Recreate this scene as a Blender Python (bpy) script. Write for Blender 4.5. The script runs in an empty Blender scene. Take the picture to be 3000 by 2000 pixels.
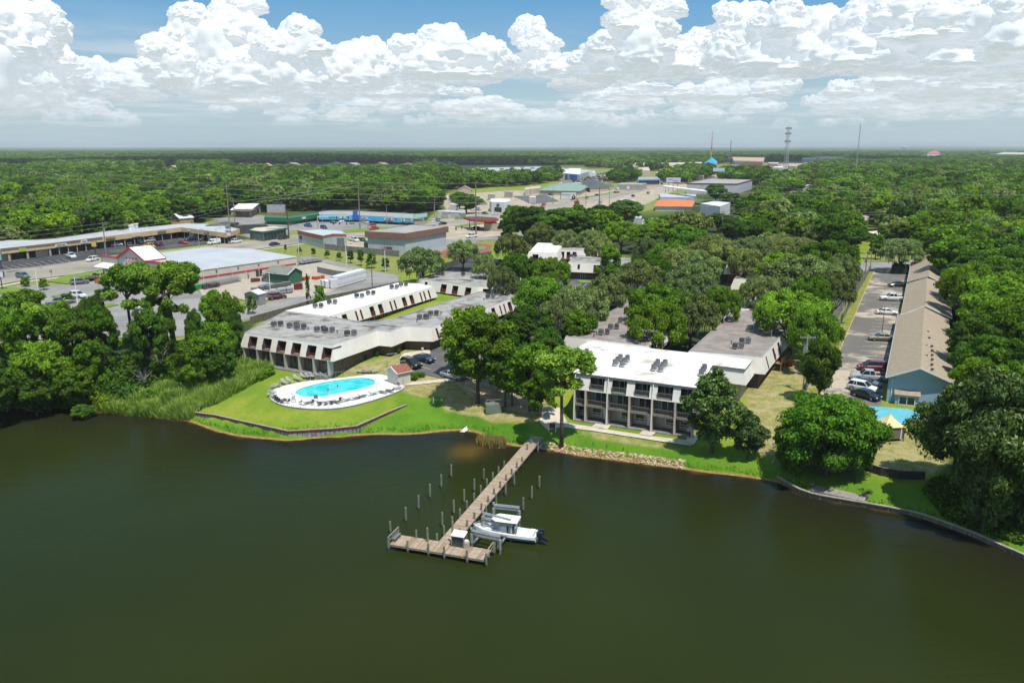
import bpy,bmesh,math,random
import numpy as np
from mathutils import Vector,Matrix
from mathutils.geometry import tessellate_polygon
R_=math.radians
S=bpy.context.scene
COL=S.collection
rng=random.Random(7)
# ------------------------------------------------------------------ camera
CAMZ=44.0
FPX=2333.0
PITCH=math.atan(570.0/FPX)
cam_d=bpy.data.cameras.new('camera')
cam_d.sensor_width=36.0
cam_d.lens=36.0*FPX/3000.0
cam_d.clip_start=0.5
cam_d.clip_end=90000.0
cam=bpy.data.objects.new('camera',cam_d)
COL.objects.link(cam)
cam.location=(0,0,CAMZ)
cam.rotation_euler=(R_(90)- PITCH,0,0)
S.camera=cam
S.view_settings.view_transform='Standard'
S.view_settings.look='None'
S.view_settings.exposure=0.3
S.view_settings.gamma=1.0
S.view_settings.use_curve_mapping=False
S.cycles.max_bounces=6
S.cycles.diffuse_bounces=2
S.cycles.glossy_bounces=3
S.cycles.transmission_bounces=3
S.cycles.transparent_max_bounces=14
S.cycles.volume_bounces=0
S.cycles.caustics_reflective=False
S.cycles.caustics_refractive=False
# ------------------------------------------------------------------ sun
SUN_EL=R_(66.0)
SUN_AZ=R_(152.0)
sd=Vector((math.sin(SUN_AZ)*math.cos(SUN_EL),math.cos(SUN_AZ)*math.cos(SUN_EL),math.sin(SUN_EL)))
sun_d=bpy.data.lights.new('sun','SUN')
sun_d.energy=4.3
sun_d.angle=R_(0.53)
sun_d.color=(1.0,0.955,0.88)
sun=bpy.data.objects.new('sun',sun_d)
COL.objects.link(sun)
sun.location=(0,0,300)
sun.rotation_euler=sd.to_track_quat('Z','Y').to_euler()
# ------------------------------------------------------------------ node helpers
class NT:
 def __init__(s,tree):
  s.t=tree
 def n(s,kind,**kw):
  nd=s.t.nodes.new(kind)
  for k,v in kw.items():
   setattr(nd,k,v)
  return nd
 def link(s,a,b):
  s.t.links.new(a,b)
 def inp(s,sock,v):
  if isinstance(v,bpy.types.NodeSocket):
   s.t.links.new(v,sock)
  else:
   sock.default_value=v
 def math(s,op,a,b=None,c=None,clamp=False):
  nd=s.n('ShaderNodeMath',operation=op,use_clamp=clamp)
  for i,v in enumerate((a,b,c)):
   if v is not None:
    s.inp(nd.inputs[i],v)
  return nd.outputs[0]
 def vmath(s,op,a,b=None,c=None):
  nd=s.n('ShaderNodeVectorMath',operation=op)
  for i,v in enumerate((a,b,c)):
   if v is not None:
    s.inp(nd.inputs[i],v)
  return nd.outputs['Value'] if op in ('LENGTH','DOT_PRODUCT','DISTANCE') else nd.outputs[0]
 def sstep(s,v,a,b,x=0.0,y=1.0):
  nd=s.n('ShaderNodeMapRange',interpolation_type='SMOOTHSTEP')
  s.inp(nd.inputs[0],v)
  nd.inputs[1].default_value=a; nd.inputs[2].default_value=b
  nd.inputs[3].default_value=x; nd.inputs[4].default_value=y
  return nd.outputs[0]
 def mix(s,f,a,b,mode='MIX'):
  nd=s.n('ShaderNodeMix',data_type='RGBA',blend_type=mode)
  s.inp(nd.inputs[0],f)
  for i,v in ((6,a),(7,b)):
   if isinstance(v,(tuple,list)):
    v=(v[0],v[1],v[2],1.0)
   s.inp(nd.inputs[i],v)
  return nd.outputs[2]
 def noise(s,vec,scale,detail=3.0,rough=0.55,dist=0.0,dim='3D',out=0):
  nd=s.n('ShaderNodeTexNoise',noise_dimensions=dim)
  if vec is not None:
   s.link(vec,nd.inputs['Vector'])
  nd.inputs['Scale'].default_value=scale
  nd.inputs['Detail'].default_value=detail
  nd.inputs['Roughness'].default_value=rough
  nd.inputs['Distortion'].default_value=dist
  return nd.outputs[out]
 def voro(s,vec,scale,detail=0.0,rough=0.5,dim='2D',feature='SMOOTH_F1',smooth=0.5,out=0):
  nd=s.n('ShaderNodeTexVoronoi',voronoi_dimensions=dim,feature=feature)
  if vec is not None:
   s.link(vec,nd.inputs['Vector'])
  nd.inputs['Scale'].default_value=scale
  nd.inputs['Detail'].default_value=detail
  nd.inputs['Roughness'].default_value=rough
  if feature=='SMOOTH_F1':
   nd.inputs['Smoothness'].default_value=smooth
  return nd.outputs[out]
  # ------------------------------------------------------------------ pixel -> world
cp,sp=math.cos(PITCH),math.sin(PITCH)
def ray(px,py):
 a=(px-1500.0)/FPX; b=(1000.0- py)/FPX
 return Vector((a,cp+b*sp,-sp+b*cp))
def P(px,py,z):
 "point at height z seen at a pixel of the photograph"
 d=ray(px,py)
 t=(z- CAMZ)/d.z
 return Vector((d.x*t,d.y*t,z))
def proj(X,Y,Z):
 zc=Y*cp-(Z- CAMZ)*sp
 return 1500+FPX*X/zc,1000- FPX*(Y*sp+(Z- CAMZ)*cp)/zc
 # ------------------------------------------------------------------ sky
world=bpy.data.worlds.new('World')
S.world=world
world.use_nodes=True
def build_sky():
 t=world.node_tree
 t.nodes.clear()
 N=NT(t)
 out=N.n('ShaderNodeOutputWorld')
 bg=N.n('ShaderNodeBackground')
 N.link(bg.outputs[0],out.inputs[0])
 sky=N.n('ShaderNodeTexSky',sky_type='NISHITA')
 sky.sun_disc=False
 sky.sun_elevation=SUN_EL
 sky.sun_rotation=SUN_AZ
 sky.altitude=0; sky.air_density=1.0; sky.dust_density=0.5; sky.ozone_density=2.0
 STR=0.1
 bg.inputs['Strength'].default_value=STR
 tc=N.n('ShaderNodeTexCoord').outputs['Generated']
 sep=N.n('ShaderNodeSeparateXYZ'); N.link(tc,sep.inputs[0])
 el=sep.outputs[2]
 den=N.math('ADD',N.math('MAXIMUM',el,0.0),0.035)
 q=N.n('ShaderNodeCombineXYZ')
 N.link(N.math('DIVIDE',sep.outputs[0],den),q.inputs[0]); N.link(N.math('DIVIDE',sep.outputs[1],den),q.inputs[1])
 skyc=N.vmath('SCALE',sky.outputs[0]); skyc.node.inputs['Scale'].default_value=STR
 top=N.mix(N.sstep(el,0.0,0.20),(0.38,0.51,0.57),(0.070,0.285,0.54))
 blue=N.mix(0.85,skyc,top)
 ln=N.noise(q.outputs[0],0.55,4.0,0.6)
 la=N.sstep(ln,0.46,0.66,0.0,0.55)
 band=N.math('MULTIPLY',N.sstep(el,0.0,0.03),N.sstep(el,0.16,0.07))
 c1=N.mix(N.math('MULTIPLY',la,band),blue,(0.66,0.69,0.71))
 hz=N.math('POWER',2.718,N.math('MULTIPLY',N.math('MAXIMUM',el,0.0),-30.0))
 c3=N.mix(N.math('MULTIPLY',hz,0.9),c1,(0.37,0.485,0.53))
 below=N.sstep(el,-0.03,0.0)
 c4=N.mix(below,(0.10,0.13,0.10),c3)
 fin=N.vmath('SCALE',c4); fin.node.inputs['Scale'].default_value=1.0/STR
 N.link(fin,bg.inputs['Color'])
build_sky()
world.cycles.sampling_method='MANUAL'
world.cycles.sample_map_resolution=256
# ------------------------------------------------------------------ cumulus clouds as real masses, kilometres away
def ico(sub):
 bm=bmesh.new()
 bmesh.ops.create_icosphere(bm,subdivisions=sub,radius=1.0)
 v=np.array([x.co[:] for x in bm.verts]); f=np.array([[a.index for a in p.verts] for p in bm.faces])
 bm.free()
 return v/np.linalg.norm(v,axis=1)[:,None],f
def rdirs(n,r):
 d=r.normal(size=(n,3)); return d/np.linalg.norm(d,axis=1)[:,None]
def bumps(dirs,n,cen,rad,r,base=None):
 "radius of the union of n spheres seen from the centre along dirs"
 m=rdirs(n,r)
 rr=np.ones(n) if base is None else base(m)
 c=m*(rr*cen)[:,None]
 rho=rad*(0.7+0.6*r.random(n))
 b=dirs @ c.T
 disc=rho[None]**2-(c**2).sum(1)[None]+b*b
 out=np.where(disc>0,b+np.sqrt(np.maximum(disc,0)),0)
 return out.max(1)
def puff_mesh(seed,sub=5):
 v,f=ico(sub)
 def lvl1(d): return np.maximum(bumps(d,26,0.62,0.42,np.random.RandomState(seed)),0.55)
 def lvl2(d): return np.maximum(lvl1(d),bumps(d,170,0.93,0.16,np.random.RandomState(seed+1),lvl1))
 R=lvl2(v)
 R=np.maximum(R,bumps(v,700,0.982,0.055,np.random.RandomState(seed+2),lvl2))
 w=v*R[:,None]
 w[:,2]=np.where(w[:,2]<0,w[:,2]*0.45,w[:,2])
 me=bpy.data.meshes.new('cloud_puff')
 me.from_pydata(w.tolist(),[],f.tolist())
 me.shade_smooth()
 return me
def cloud_material():
 m=bpy.data.materials.new('cloud'); m.use_nodes=True
 N=NT(m.node_tree); m.node_tree.nodes.clear()
 out=N.n('ShaderNodeOutputMaterial')
 df=N.n('ShaderNodeBsdfDiffuse'); df.inputs['Color'].default_value=(0.38,0.378,0.372,1)
 em=N.n('ShaderNodeEmission'); em.inputs['Color'].default_value=(0.85,0.925,1.0,1); em.inputs['Strength'].default_value=0.46  # bluish glow added to the cloud, standing in for light scattered inside it
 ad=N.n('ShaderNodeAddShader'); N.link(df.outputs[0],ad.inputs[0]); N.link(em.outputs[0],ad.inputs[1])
 tr=N.n('ShaderNodeBsdfTransparent')
 lw=N.n('ShaderNodeLayerWeight'); lw.inputs[0].default_value=0.5
 edge=N.sstep(lw.outputs['Facing'],0.42,1.0,0.0,0.97)
 geo=N.n('ShaderNodeNewGeometry')
 sp_=N.n('ShaderNodeSeparateXYZ'); N.link(geo.outputs['Position'],sp_.inputs[0])
 vl=N.vmath('LENGTH',geo.outputs['Position'])
 elv=N.math('DIVIDE',sp_.outputs[2],vl)
 low=N.sstep(elv,0.012,0.125,0.96,0.0)  # low clouds thinned out by elevation, in place of horizon haze
 fac=N.math('MAXIMUM',edge,low)
 mx=N.n('ShaderNodeMixShader'); N.link(fac,mx.inputs[0]); N.link(ad.outputs[0],mx.inputs[1]); N.link(tr.outputs[0],mx.inputs[2])
 N.link(mx.outputs[0],out.inputs[0])
 return m
CLOUD=cloud_material()
def gn_scatter(obj,protos,kind_attr='kind_id',scale_attr='scl',rot_attr='rot'):
 "instances the prototypes (objects) on the object's vertices, driven by its attributes"
 col=bpy.data.collections.new('prototypes_' +obj.name)
 for i,p in enumerate(protos):
  p.name='proto_%03d_' % i+p.name
  col.objects.link(p)
 g=bpy.data.node_groups.new('scatter','GeometryNodeTree')
 g.interface.new_socket('Geometry',in_out='INPUT',socket_type='NodeSocketGeometry')
 g.interface.new_socket('Geometry',in_out='OUTPUT',socket_type='NodeSocketGeometry')
 N=NT(g)
 gi=N.n('NodeGroupInput'); go=N.n('NodeGroupOutput')
 ci=N.n('GeometryNodeCollectionInfo'); ci.inputs[0].default_value=col
 ci.inputs['Separate Children'].default_value=True; ci.inputs['Reset Children'].default_value=True
 ip=N.n('GeometryNodeInstanceOnPoints')
 N.link(gi.outputs[0],ip.inputs['Points']); N.link(ci.outputs[0],ip.inputs['Instance'])
 ip.inputs['Pick Instance'].default_value=True
 def attr(nm,ty):
  a=N.n('GeometryNodeInputNamedAttribute',data_type=ty); a.inputs[0].default_value=nm
  return a.outputs[0]
 N.link(attr(kind_attr,'INT'),ip.inputs['Instance Index'])
 N.link(attr(rot_attr,'FLOAT_VECTOR'),ip.inputs['Rotation'])
 N.link(attr(scale_attr,'FLOAT_VECTOR'),ip.inputs['Scale'])
 N.link(ip.outputs[0],go.inputs[0])
 md=obj.modifiers.new('scatter','NODES'); md.node_group=g
def point_cloud(name,pts,kinds,scl,rot):
 me=bpy.data.meshes.new(name)
 me.from_pydata([tuple(p) for p in pts],[],[])
 a=me.attributes.new('kind_id','INT','POINT'); a.data.foreach_set('value',np.array(kinds,dtype=np.int32))
 a=me.attributes.new('scl','FLOAT_VECTOR','POINT'); a.data.foreach_set('vector',np.array(scl,dtype=np.float32).ravel())
 a=me.attributes.new('rot','FLOAT_VECTOR','POINT'); a.data.foreach_set('vector',np.array(rot,dtype=np.float32).ravel())
 o=bpy.data.objects.new(name,me); COL.objects.link(o)
 return o
def build_clouds():
 protos=[]
 for k in range(5):
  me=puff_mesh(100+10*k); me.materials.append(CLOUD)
  protos.append(bpy.data.objects.new('cloud_puff',me))
 r=random.Random(4)
 B=[(-80,200,200,150,12),(80,90,100,75,12),(165,60,30,30,12),(30,280,150,70,12),(170,210,75,65,12.5),(290,235,95,50,14),(420,230,110,45,14),
(500,190,80,55,11.6),(560,110,85,75,11.6),(690,60,75,62,12),(620,170,140,95,11.6),(740,100,60,45,11.8),(860,130,80,70,11.3),(860,210,110,60,11.3),(720,225,130,50,11.4),
(1040,195,110,60,12.6),(1080,165,60,45,12.6),(1000,235,90,32,12.6),(1190,165,65,50,13),(1300,140,75,55,13),(1330,190,170,50,13),(1420,165,70,50,13),(1220,205,110,38,13),
(1545,95,45,38,14),(1590,130,45,36,14),(1590,185,80,35,14),(1700,200,120,35,13),(1690,245,80,22,13),
(1870,50,85,70,11),(1850,120,105,80,11),(1800,180,120,55,11.2),(1960,170,90,50,11.5),(2055,140,85,48,12),(2010,200,120,36,12),
(2180,100,100,70,11),(2290,60,70,48,11),(2240,160,140,60,11),(2390,110,120,70,11),(2130,150,70,45,11),(2360,190,120,32,10.8),
(2115,30,28,20,12),(2150,45,22,14,12),(2560,60,120,55,10.5),(2500,160,140,50,10),(2620,170,130,42,10.2),(2700,70,190,65,10),(2780,160,190,55,10),(2950,90,200,90,10),(2930,200,190,42,10),(3150,120,220,120,10)]
 P_,K,SC,RT=[],[],[],[]
 def add(az,el,dist,a,b,sq=1.0):
  P_.append((math.sin(az)*math.cos(el)*dist,math.cos(az)*math.cos(el)*dist,math.sin(el)*dist+CAMZ))
  K.append(r.randrange(5))
  s=(a,a*sq,b)
  SC.append(s); RT.append((0,0,-az+r.uniform(-0.3,0.3)+(math.pi if r.random()<.5 else 0)))
 for (x,y,a,b,dk) in B:
  d=ray(x,y); L=d.length
  az0=math.atan2(d.x,d.y); el0=math.asin(d.z/L)
  dist=dk*1000*r.uniform(0.98,1.02)
  pm=dist/FPX*(math.cos(az0) ** 2)
  pmv=dist/FPX*math.cos(az0)
  A,Bz=a*pm,b*pmv
  elb=el0- Bz*0.45/dist
  add(az0,elb,dist,A*0.92,Bz*1.45)
  n=5+int(a/14)
  for k in range(n):
   th=r.uniform(0,math.pi*2)
   q=r.uniform(0.55,0.95)
   ca,sa=math.cos(th)*q,math.sin(th)*q
   if sa<-0.25: sa *= 0.3
   s=r.uniform(0.28,0.52)*min(A,Bz*1.2)
   add(az0+ca*A/dist,el0+(sa*Bz*0.95)/dist-0.2*s/dist,dist- r.uniform(0.1,0.8)*A*(1.15- q),s*r.uniform(1,1.3),s)
 for row,(el_,dk,n,sz) in enumerate([(3.3,15,26,330),(2.75,19,40,330),(2.2,24,44,340),(1.75,32,44,380)]):
  for k in range(n):
   az0=R_(r.uniform(-37,37)); e=R_(el_+r.gauss(0,0.22)); dist=dk*1000*r.uniform(.95,1.05)
   A=sz*r.uniform(.5,1.5)
   add(az0,e,dist,A*r.uniform(1.0,1.9),A*r.uniform(.45,.8))
   for j in range(r.randrange(2,5)):
    add(az0+r.uniform(-1.2,1.2)*A/dist,e+0.3*A/dist*r.random(),dist-200,A*r.uniform(.3,.7),A*r.uniform(.35,.6))
 for k in range(150):
  az0=R_(r.uniform(42,318)); e=R_(r.uniform(3.5,9)); dist=r.uniform(10,16)*1000
  A=r.uniform(500,1100)
  for j in range(5):
   add(az0+r.uniform(-1,1)*A/dist,e+r.uniform(0,.6)*A/dist,dist,A*r.uniform(.4,1),A*r.uniform(.4,.7))
 for k in range(26):
  az0=R_(r.uniform(0,360)); e=R_(r.uniform(18,50)); dist=1400/math.sin(e)
  A=r.uniform(250,420)
  for j in range(6):
   add(az0+r.uniform(-1,1)*A/dist,e+r.uniform(-.3,.3)*A/dist,dist,A*r.uniform(.5,1),A*r.uniform(.3,.5))
 o=point_cloud('clouds',P_,K,SC,RT)
 o['kind']='structure'
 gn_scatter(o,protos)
build_clouds()
# ------------------------------------------------------------------ terrain height
SHORE_PX=[(-500,1200),(-200,1196),(0,1196),(150,1192),(240,1180),(310,1205),(400,1215),(460,1222),(520,1226),(566,1234),(600,1247),(640,1262),
(700,1275),(760,1282),(820,1286),(900,1283),(1000,1276),(1100,1270),(1180,1271),(1240,1268),(1280,1262),(1345,1258),
(1400,1264),(1440,1288),(1500,1302),(1580,1312),(1620,1318),(1700,1333),(1800,1345),(1900,1358),(2010,1372),(2060,1380),
(2180,1393),(2250,1404),(2280,1408),(2326,1431),(2360,1444),(2404,1456),(2533,1479),(2669,1504),(2744,1526),(2829,1557),
(2856,1567),(2948,1608),(3000,1630),(3200,1725),(3500,1900)]
SHORE=np.array([P(x,y,0.0)[:2] for x,y in SHORE_PX])
LAND=np.vstack([SHORE,[[300,SHORE[-1][1]],[60000,0],[60000,60000],[-60000,60000],[-60000,SHORE[0][1]]]])
def in_poly(X,Y,poly):
 X=np.asarray(X,float); Y=np.asarray(Y,float)
 c=np.zeros(X.shape,bool)
 n=len(poly)
 for i in range(n):
  x0,y0=poly[i]; x1,y1=poly[(i+1) % n]
  if y0==y1: continue
  k=((y0>Y) != (y1>Y)) & (X<(x1- x0)*(Y- y0)/(y1- y0)+x0)
  c ^= k
 return c
def dist_line(X,Y,pl,closed=False):
 X=np.asarray(X,float); Y=np.asarray(Y,float)
 best=np.full(X.shape,1e18)
 n=len(pl)
 for i in range(n if closed else n-1):
  a=pl[i]; b=pl[(i+1) % n]
  dx,dy=b[0]- a[0],b[1]- a[1]
  L=dx*dx+dy*dy+1e-12
  t=np.clip(((X- a[0])*dx+(Y- a[1])*dy)/L,0,1)
  best=np.minimum(best,(X- a[0]- t*dx)**2+(Y- a[1]- t*dy)**2)
 return np.sqrt(best)
HD=([-60,-6,-1.5,0,1.0,4,10,20,35,70,120,1e6],[-6,-1.3,-0.35,0.12,0.40,0.95,2.0,2.8,3.9,5.3,6.2,6.2])
LAWN=None; POOLHOLE=None; PADS=[]
def hfun(X,Y):
 d=dist_line(X,Y,SHORE)
 s=np.where(in_poly(X,Y,LAND),d,-d)
 h=np.interp(s,HD[0],HD[1])
 if LAWN is not None:
  dl=dist_line(X,Y,LAWN,True)
  ins=in_poly(X,Y,LAWN)
  w=np.where(ins,np.clip((dl+0.1)/0.5,0,1),0)
  h=h+w*np.clip(1.25- h,0,1)
  for pg,pz,bl,md in PADS:
   ds=np.where(in_poly(X,Y,pg),0.0,dist_line(X,Y,pg,True)); k=np.clip(1- ds/bl,0,1); k=k*k*(3-2*k)
   h=h+k*(np.minimum(h,pz)- h if md else pz- h)
  w2=np.where(in_poly(X,Y,POOLHOLE),1.0,0.0)
  h=np.where(w2>0,0.4,h)
 return h
def H1(x,y):
 return float(hfun(np.array([x]),np.array([y]))[0])
def G(px,py):
 "ground point seen at a pixel"
 z=3.0
 d=ray(px,py)
 for _ in range(14):
  t=(z- CAMZ)/d.z
  z2=H1(d.x*t,d.y*t)
  if abs(z2- z)<0.005: break
  z=z*0.4+z2*0.6
 t=(z- CAMZ)/d.z
 return Vector((d.x*t,d.y*t,z))
def G2(lst):
 return [G(x,y) for x,y in lst]
def pxm(p):
 "pixels per metre, sideways, at a world point"
 return FPX/(p[1]*cp-(p[2]- CAMZ)*sp)
def cat_rom(pts,n=6,closed=True):
 out=[]
 m=len(pts)
 for i in range(m if closed else m-1):
  p0=pts[(i-1) % m] if closed or i>0 else pts[0]; p1=pts[i]; p2=pts[(i+1) % m]; p3=pts[(i+2) % m] if closed or i+2<m else pts[-1]
  for k in range(n):
   t=k/n
   out.append(0.5*((2*p1)+(p2- p0)*t+(2*p0-5*p1+4*p2- p3)*t*t+(3*p1- p0-3*p2+p3)*t**3))
 if not closed: out.append(pts[-1].copy())
 return out
 # ------------------------------------------------------------------ materials
MATS={}
def pm(name,col,col2=None,rough=0.8,spec=0.35,metal=0.0,scale=0.5,detail=4.0,lo=0.35,hi=0.65,bump=0.0,bscale=8.0,coords='pos',stripe=None,extra=None,trans=None):
 "plain material with procedural colour variation; stripe=(axis, period, depth)"
 if name in MATS: return MATS[name]
 m=bpy.data.materials.new(name); m.use_nodes=True
 N=NT(m.node_tree)
 b=m.node_tree.nodes['Principled BSDF']
 b.inputs['Roughness'].default_value=rough
 b.inputs['Specular IOR Level'].default_value=spec
 b.inputs['Metallic'].default_value=metal
 pos=N.n('ShaderNodeNewGeometry').outputs['Position'] if coords=='pos' else N.n('ShaderNodeTexCoord').outputs['Object']
 c=(col[0],col[1],col[2],1.0)
 if col2 is not None:
  nz=N.noise(pos,scale,detail,0.6)
  c=N.mix(N.sstep(nz,lo,hi),col,col2)
 if stripe is not None:
  ax,per,dep=stripe
  sx=N.n('ShaderNodeSeparateXYZ'); N.link(pos,sx.inputs[0])
  fr=N.math('FRACT',N.math('MULTIPLY',sx.outputs[ax],1.0/per))
  k=N.sstep(fr,0.0,0.16,1.0- dep,1.0)
  c=N.mix(1.0,c,k,'MULTIPLY')
 if extra is not None:
  c=extra(N,pos,c)
 N.inp(b.inputs['Base Color'],c)
 if bump>0:
  bn=N.n('ShaderNodeBump'); bn.inputs['Strength'].default_value=bump; bn.inputs['Distance'].default_value=0.1
  N.link(N.noise(pos,bscale,3.0),bn.inputs['Height']); N.link(bn.outputs[0],b.inputs['Normal'])
 MATS[name]=m
 return m
def paint_mat():
 if 'paint' in MATS: return MATS['paint']
 m=bpy.data.materials.new('car_paint'); m.use_nodes=True
 N=NT(m.node_tree); b=m.node_tree.nodes['Principled BSDF']
 oi=N.n('ShaderNodeObjectInfo')
 N.link(oi.outputs['Color'],b.inputs['Base Color'])
 b.inputs['Roughness'].default_value=0.28; b.inputs['Coat Weight'].default_value=0.5; b.inputs['Coat Roughness'].default_value=0.06
 MATS['paint']=m
 return m
def objcol(name,rough=0.7):
 "matt material that takes the object's own colour, slightly mottled"
 if name in MATS: return MATS[name]
 m=bpy.data.materials.new(name); m.use_nodes=True
 N=NT(m.node_tree); b=m.node_tree.nodes['Principled BSDF']
 oi=N.n('ShaderNodeObjectInfo'); pos=N.n('ShaderNodeNewGeometry').outputs['Position']
 nz=N.sstep(N.noise(pos,1.2,4.0,0.6),0.3,0.7,0.78,1.08)
 N.link(N.mix(1.0,oi.outputs['Color'],nz,'MULTIPLY'),b.inputs['Base Color'])
 b.inputs['Roughness'].default_value=rough
 MATS[name]=m
 return m
def seams(per,ax,dark=0.72,w=0.02):
 def f(N,pos,c):
  s=N.n('ShaderNodeSeparateXYZ'); N.link(pos,s.inputs[0])
  fr=N.math('FRACT',N.math('MULTIPLY',s.outputs[ax],1.0/per))
  return N.mix(1.0,c,N.sstep(fr,w*.5,w,dark,1.0),'MULTIPLY')
 return f
def stains(cols,sc=0.16,lo=0.55,hi=0.72,amt=0.7):
 def f(N,pos,c):
  a=N.sstep(N.noise(pos,sc,5.0,0.62),lo,hi,0.0,amt)
  c=N.mix(a,c,cols[0])
  st=N.vmath('MULTIPLY',pos,(0.25,1.6,1.0))
  b_=N.sstep(N.noise(st,0.7,4.0,0.6),0.55,0.75,0.0,amt*0.7)
  c=N.mix(b_,c,cols[1])
  return c
 return f
WHITE_ROOF=pm('white_roof_membrane',(0.82,0.81,0.79),(0.66,0.63,0.58),scale=0.12,lo=0.45,hi=0.75,rough=0.6)
WHITE_ROOF2=pm('white_coated_roof',(0.74,0.725,0.70),(0.44,0.39,0.32),scale=0.20,lo=0.46,hi=0.70,rough=0.6)
GREY_ROOF=pm('weathered_roof',(0.35,0.335,0.31),(0.26,0.245,0.225),scale=0.35,rough=0.9,extra=stains(((0.085,0.060,0.045),(0.15,0.12,0.10)),0.22,0.49,0.66,0.85))
BROWN_ROOF=pm('brown_grey_roof',(0.29,0.25,0.225),(0.21,0.18,0.16),scale=0.4,rough=0.9,extra=stains(((0.26,0.15,0.10),(0.13,0.10,0.085)),0.2,0.55,0.75,0.7))
SIDING=pm('cream_siding',(0.66,0.62,0.56),(0.60,0.56,0.50),scale=0.4,rough=0.7,stripe=(2,0.2,0.16))
SIDING2=pm('white_siding',(0.68,0.66,0.61),(0.62,0.60,0.55),scale=0.4,rough=0.7,stripe=(2,0.22,0.18))
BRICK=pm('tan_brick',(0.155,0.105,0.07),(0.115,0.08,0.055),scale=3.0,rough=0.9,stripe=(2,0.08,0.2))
MAROON=pm('maroon_paint',(0.17,0.028,0.03),(0.12,0.022,0.022),scale=1.0,rough=0.6)
MAROON_LT=pm('faded_red_sill',(0.42,0.17,0.12),(0.36,0.14,0.1),scale=1.0,rough=0.7)
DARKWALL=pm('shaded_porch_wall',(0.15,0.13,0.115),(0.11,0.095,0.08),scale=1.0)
TAUPE=pm('taupe_stucco',(0.44,0.38,0.32),(0.38,0.33,0.28),scale=0.8)
GLASS=pm('dark_window_glass',(0.02,0.026,0.028),rough=0.06,spec=0.6)
GLASS2=pm('green_tinted_glass',(0.035,0.075,0.07),rough=0.05,spec=0.6)
WHITE=pm('white_trim',(0.74,0.73,0.70),(0.68,0.67,0.64),scale=0.7,rough=0.5)
METAL=pm('galvanised_metal',(0.50,0.51,0.52),(0.40,0.41,0.42),scale=2.0,rough=0.45,metal=0.5)
DMETAL=pm('dark_metal',(0.055,0.055,0.06),(0.08,0.078,0.075),scale=2.0,rough=0.5,metal=0.3)
GMETAL=pm('grey_metal',(0.23,0.23,0.235),(0.17,0.17,0.175),scale=2.0,rough=0.5,metal=0.3)
BLACK=pm('black_rubber',(0.014,0.014,0.015),rough=0.7)
WOODPOLE=pm('weathered_pole',(0.23,0.20,0.16),(0.16,0.135,0.11),scale=3.0,rough=0.9)
PILE=pm('treated_piling',(0.20,0.215,0.14),(0.12,0.15,0.12),scale=1.6,rough=0.85,lo=.3,hi=.7)
PILE2=pm('grey_piling',(0.22,0.20,0.17),(0.14,0.125,0.10),scale=2.0,rough=0.9)
CONCRETE=pm('pale_concrete',(0.56,0.49,0.39),(0.47,0.41,0.33),scale=0.6,rough=0.85)
CONC_GREY=pm('grey_concrete',(0.22,0.21,0.195),(0.15,0.145,0.135),scale=0.9,rough=0.9)
POOLDECK=pm('pool_deck_coating',(0.80,0.78,0.75),(0.72,0.69,0.65),scale=0.5,rough=0.6)
BARK=pm('bark',(0.105,0.083,0.065),(0.06,0.048,0.04),scale=3.0,rough=0.95,coords='obj',bump=0.5)
PINEBARK=pm('pine_bark',(0.13,0.095,0.075),(0.075,0.055,0.045),scale=3.0,rough=0.95,coords='obj',bump=0.5)
YELLOWLINE=pm('yellow_paint',(0.52,0.38,0.09),(0.36,0.29,0.12),scale=0.8)
WHITELINE=pm('white_line_paint',(0.62,0.60,0.56),(0.40,0.38,0.35),scale=1.2)
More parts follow.
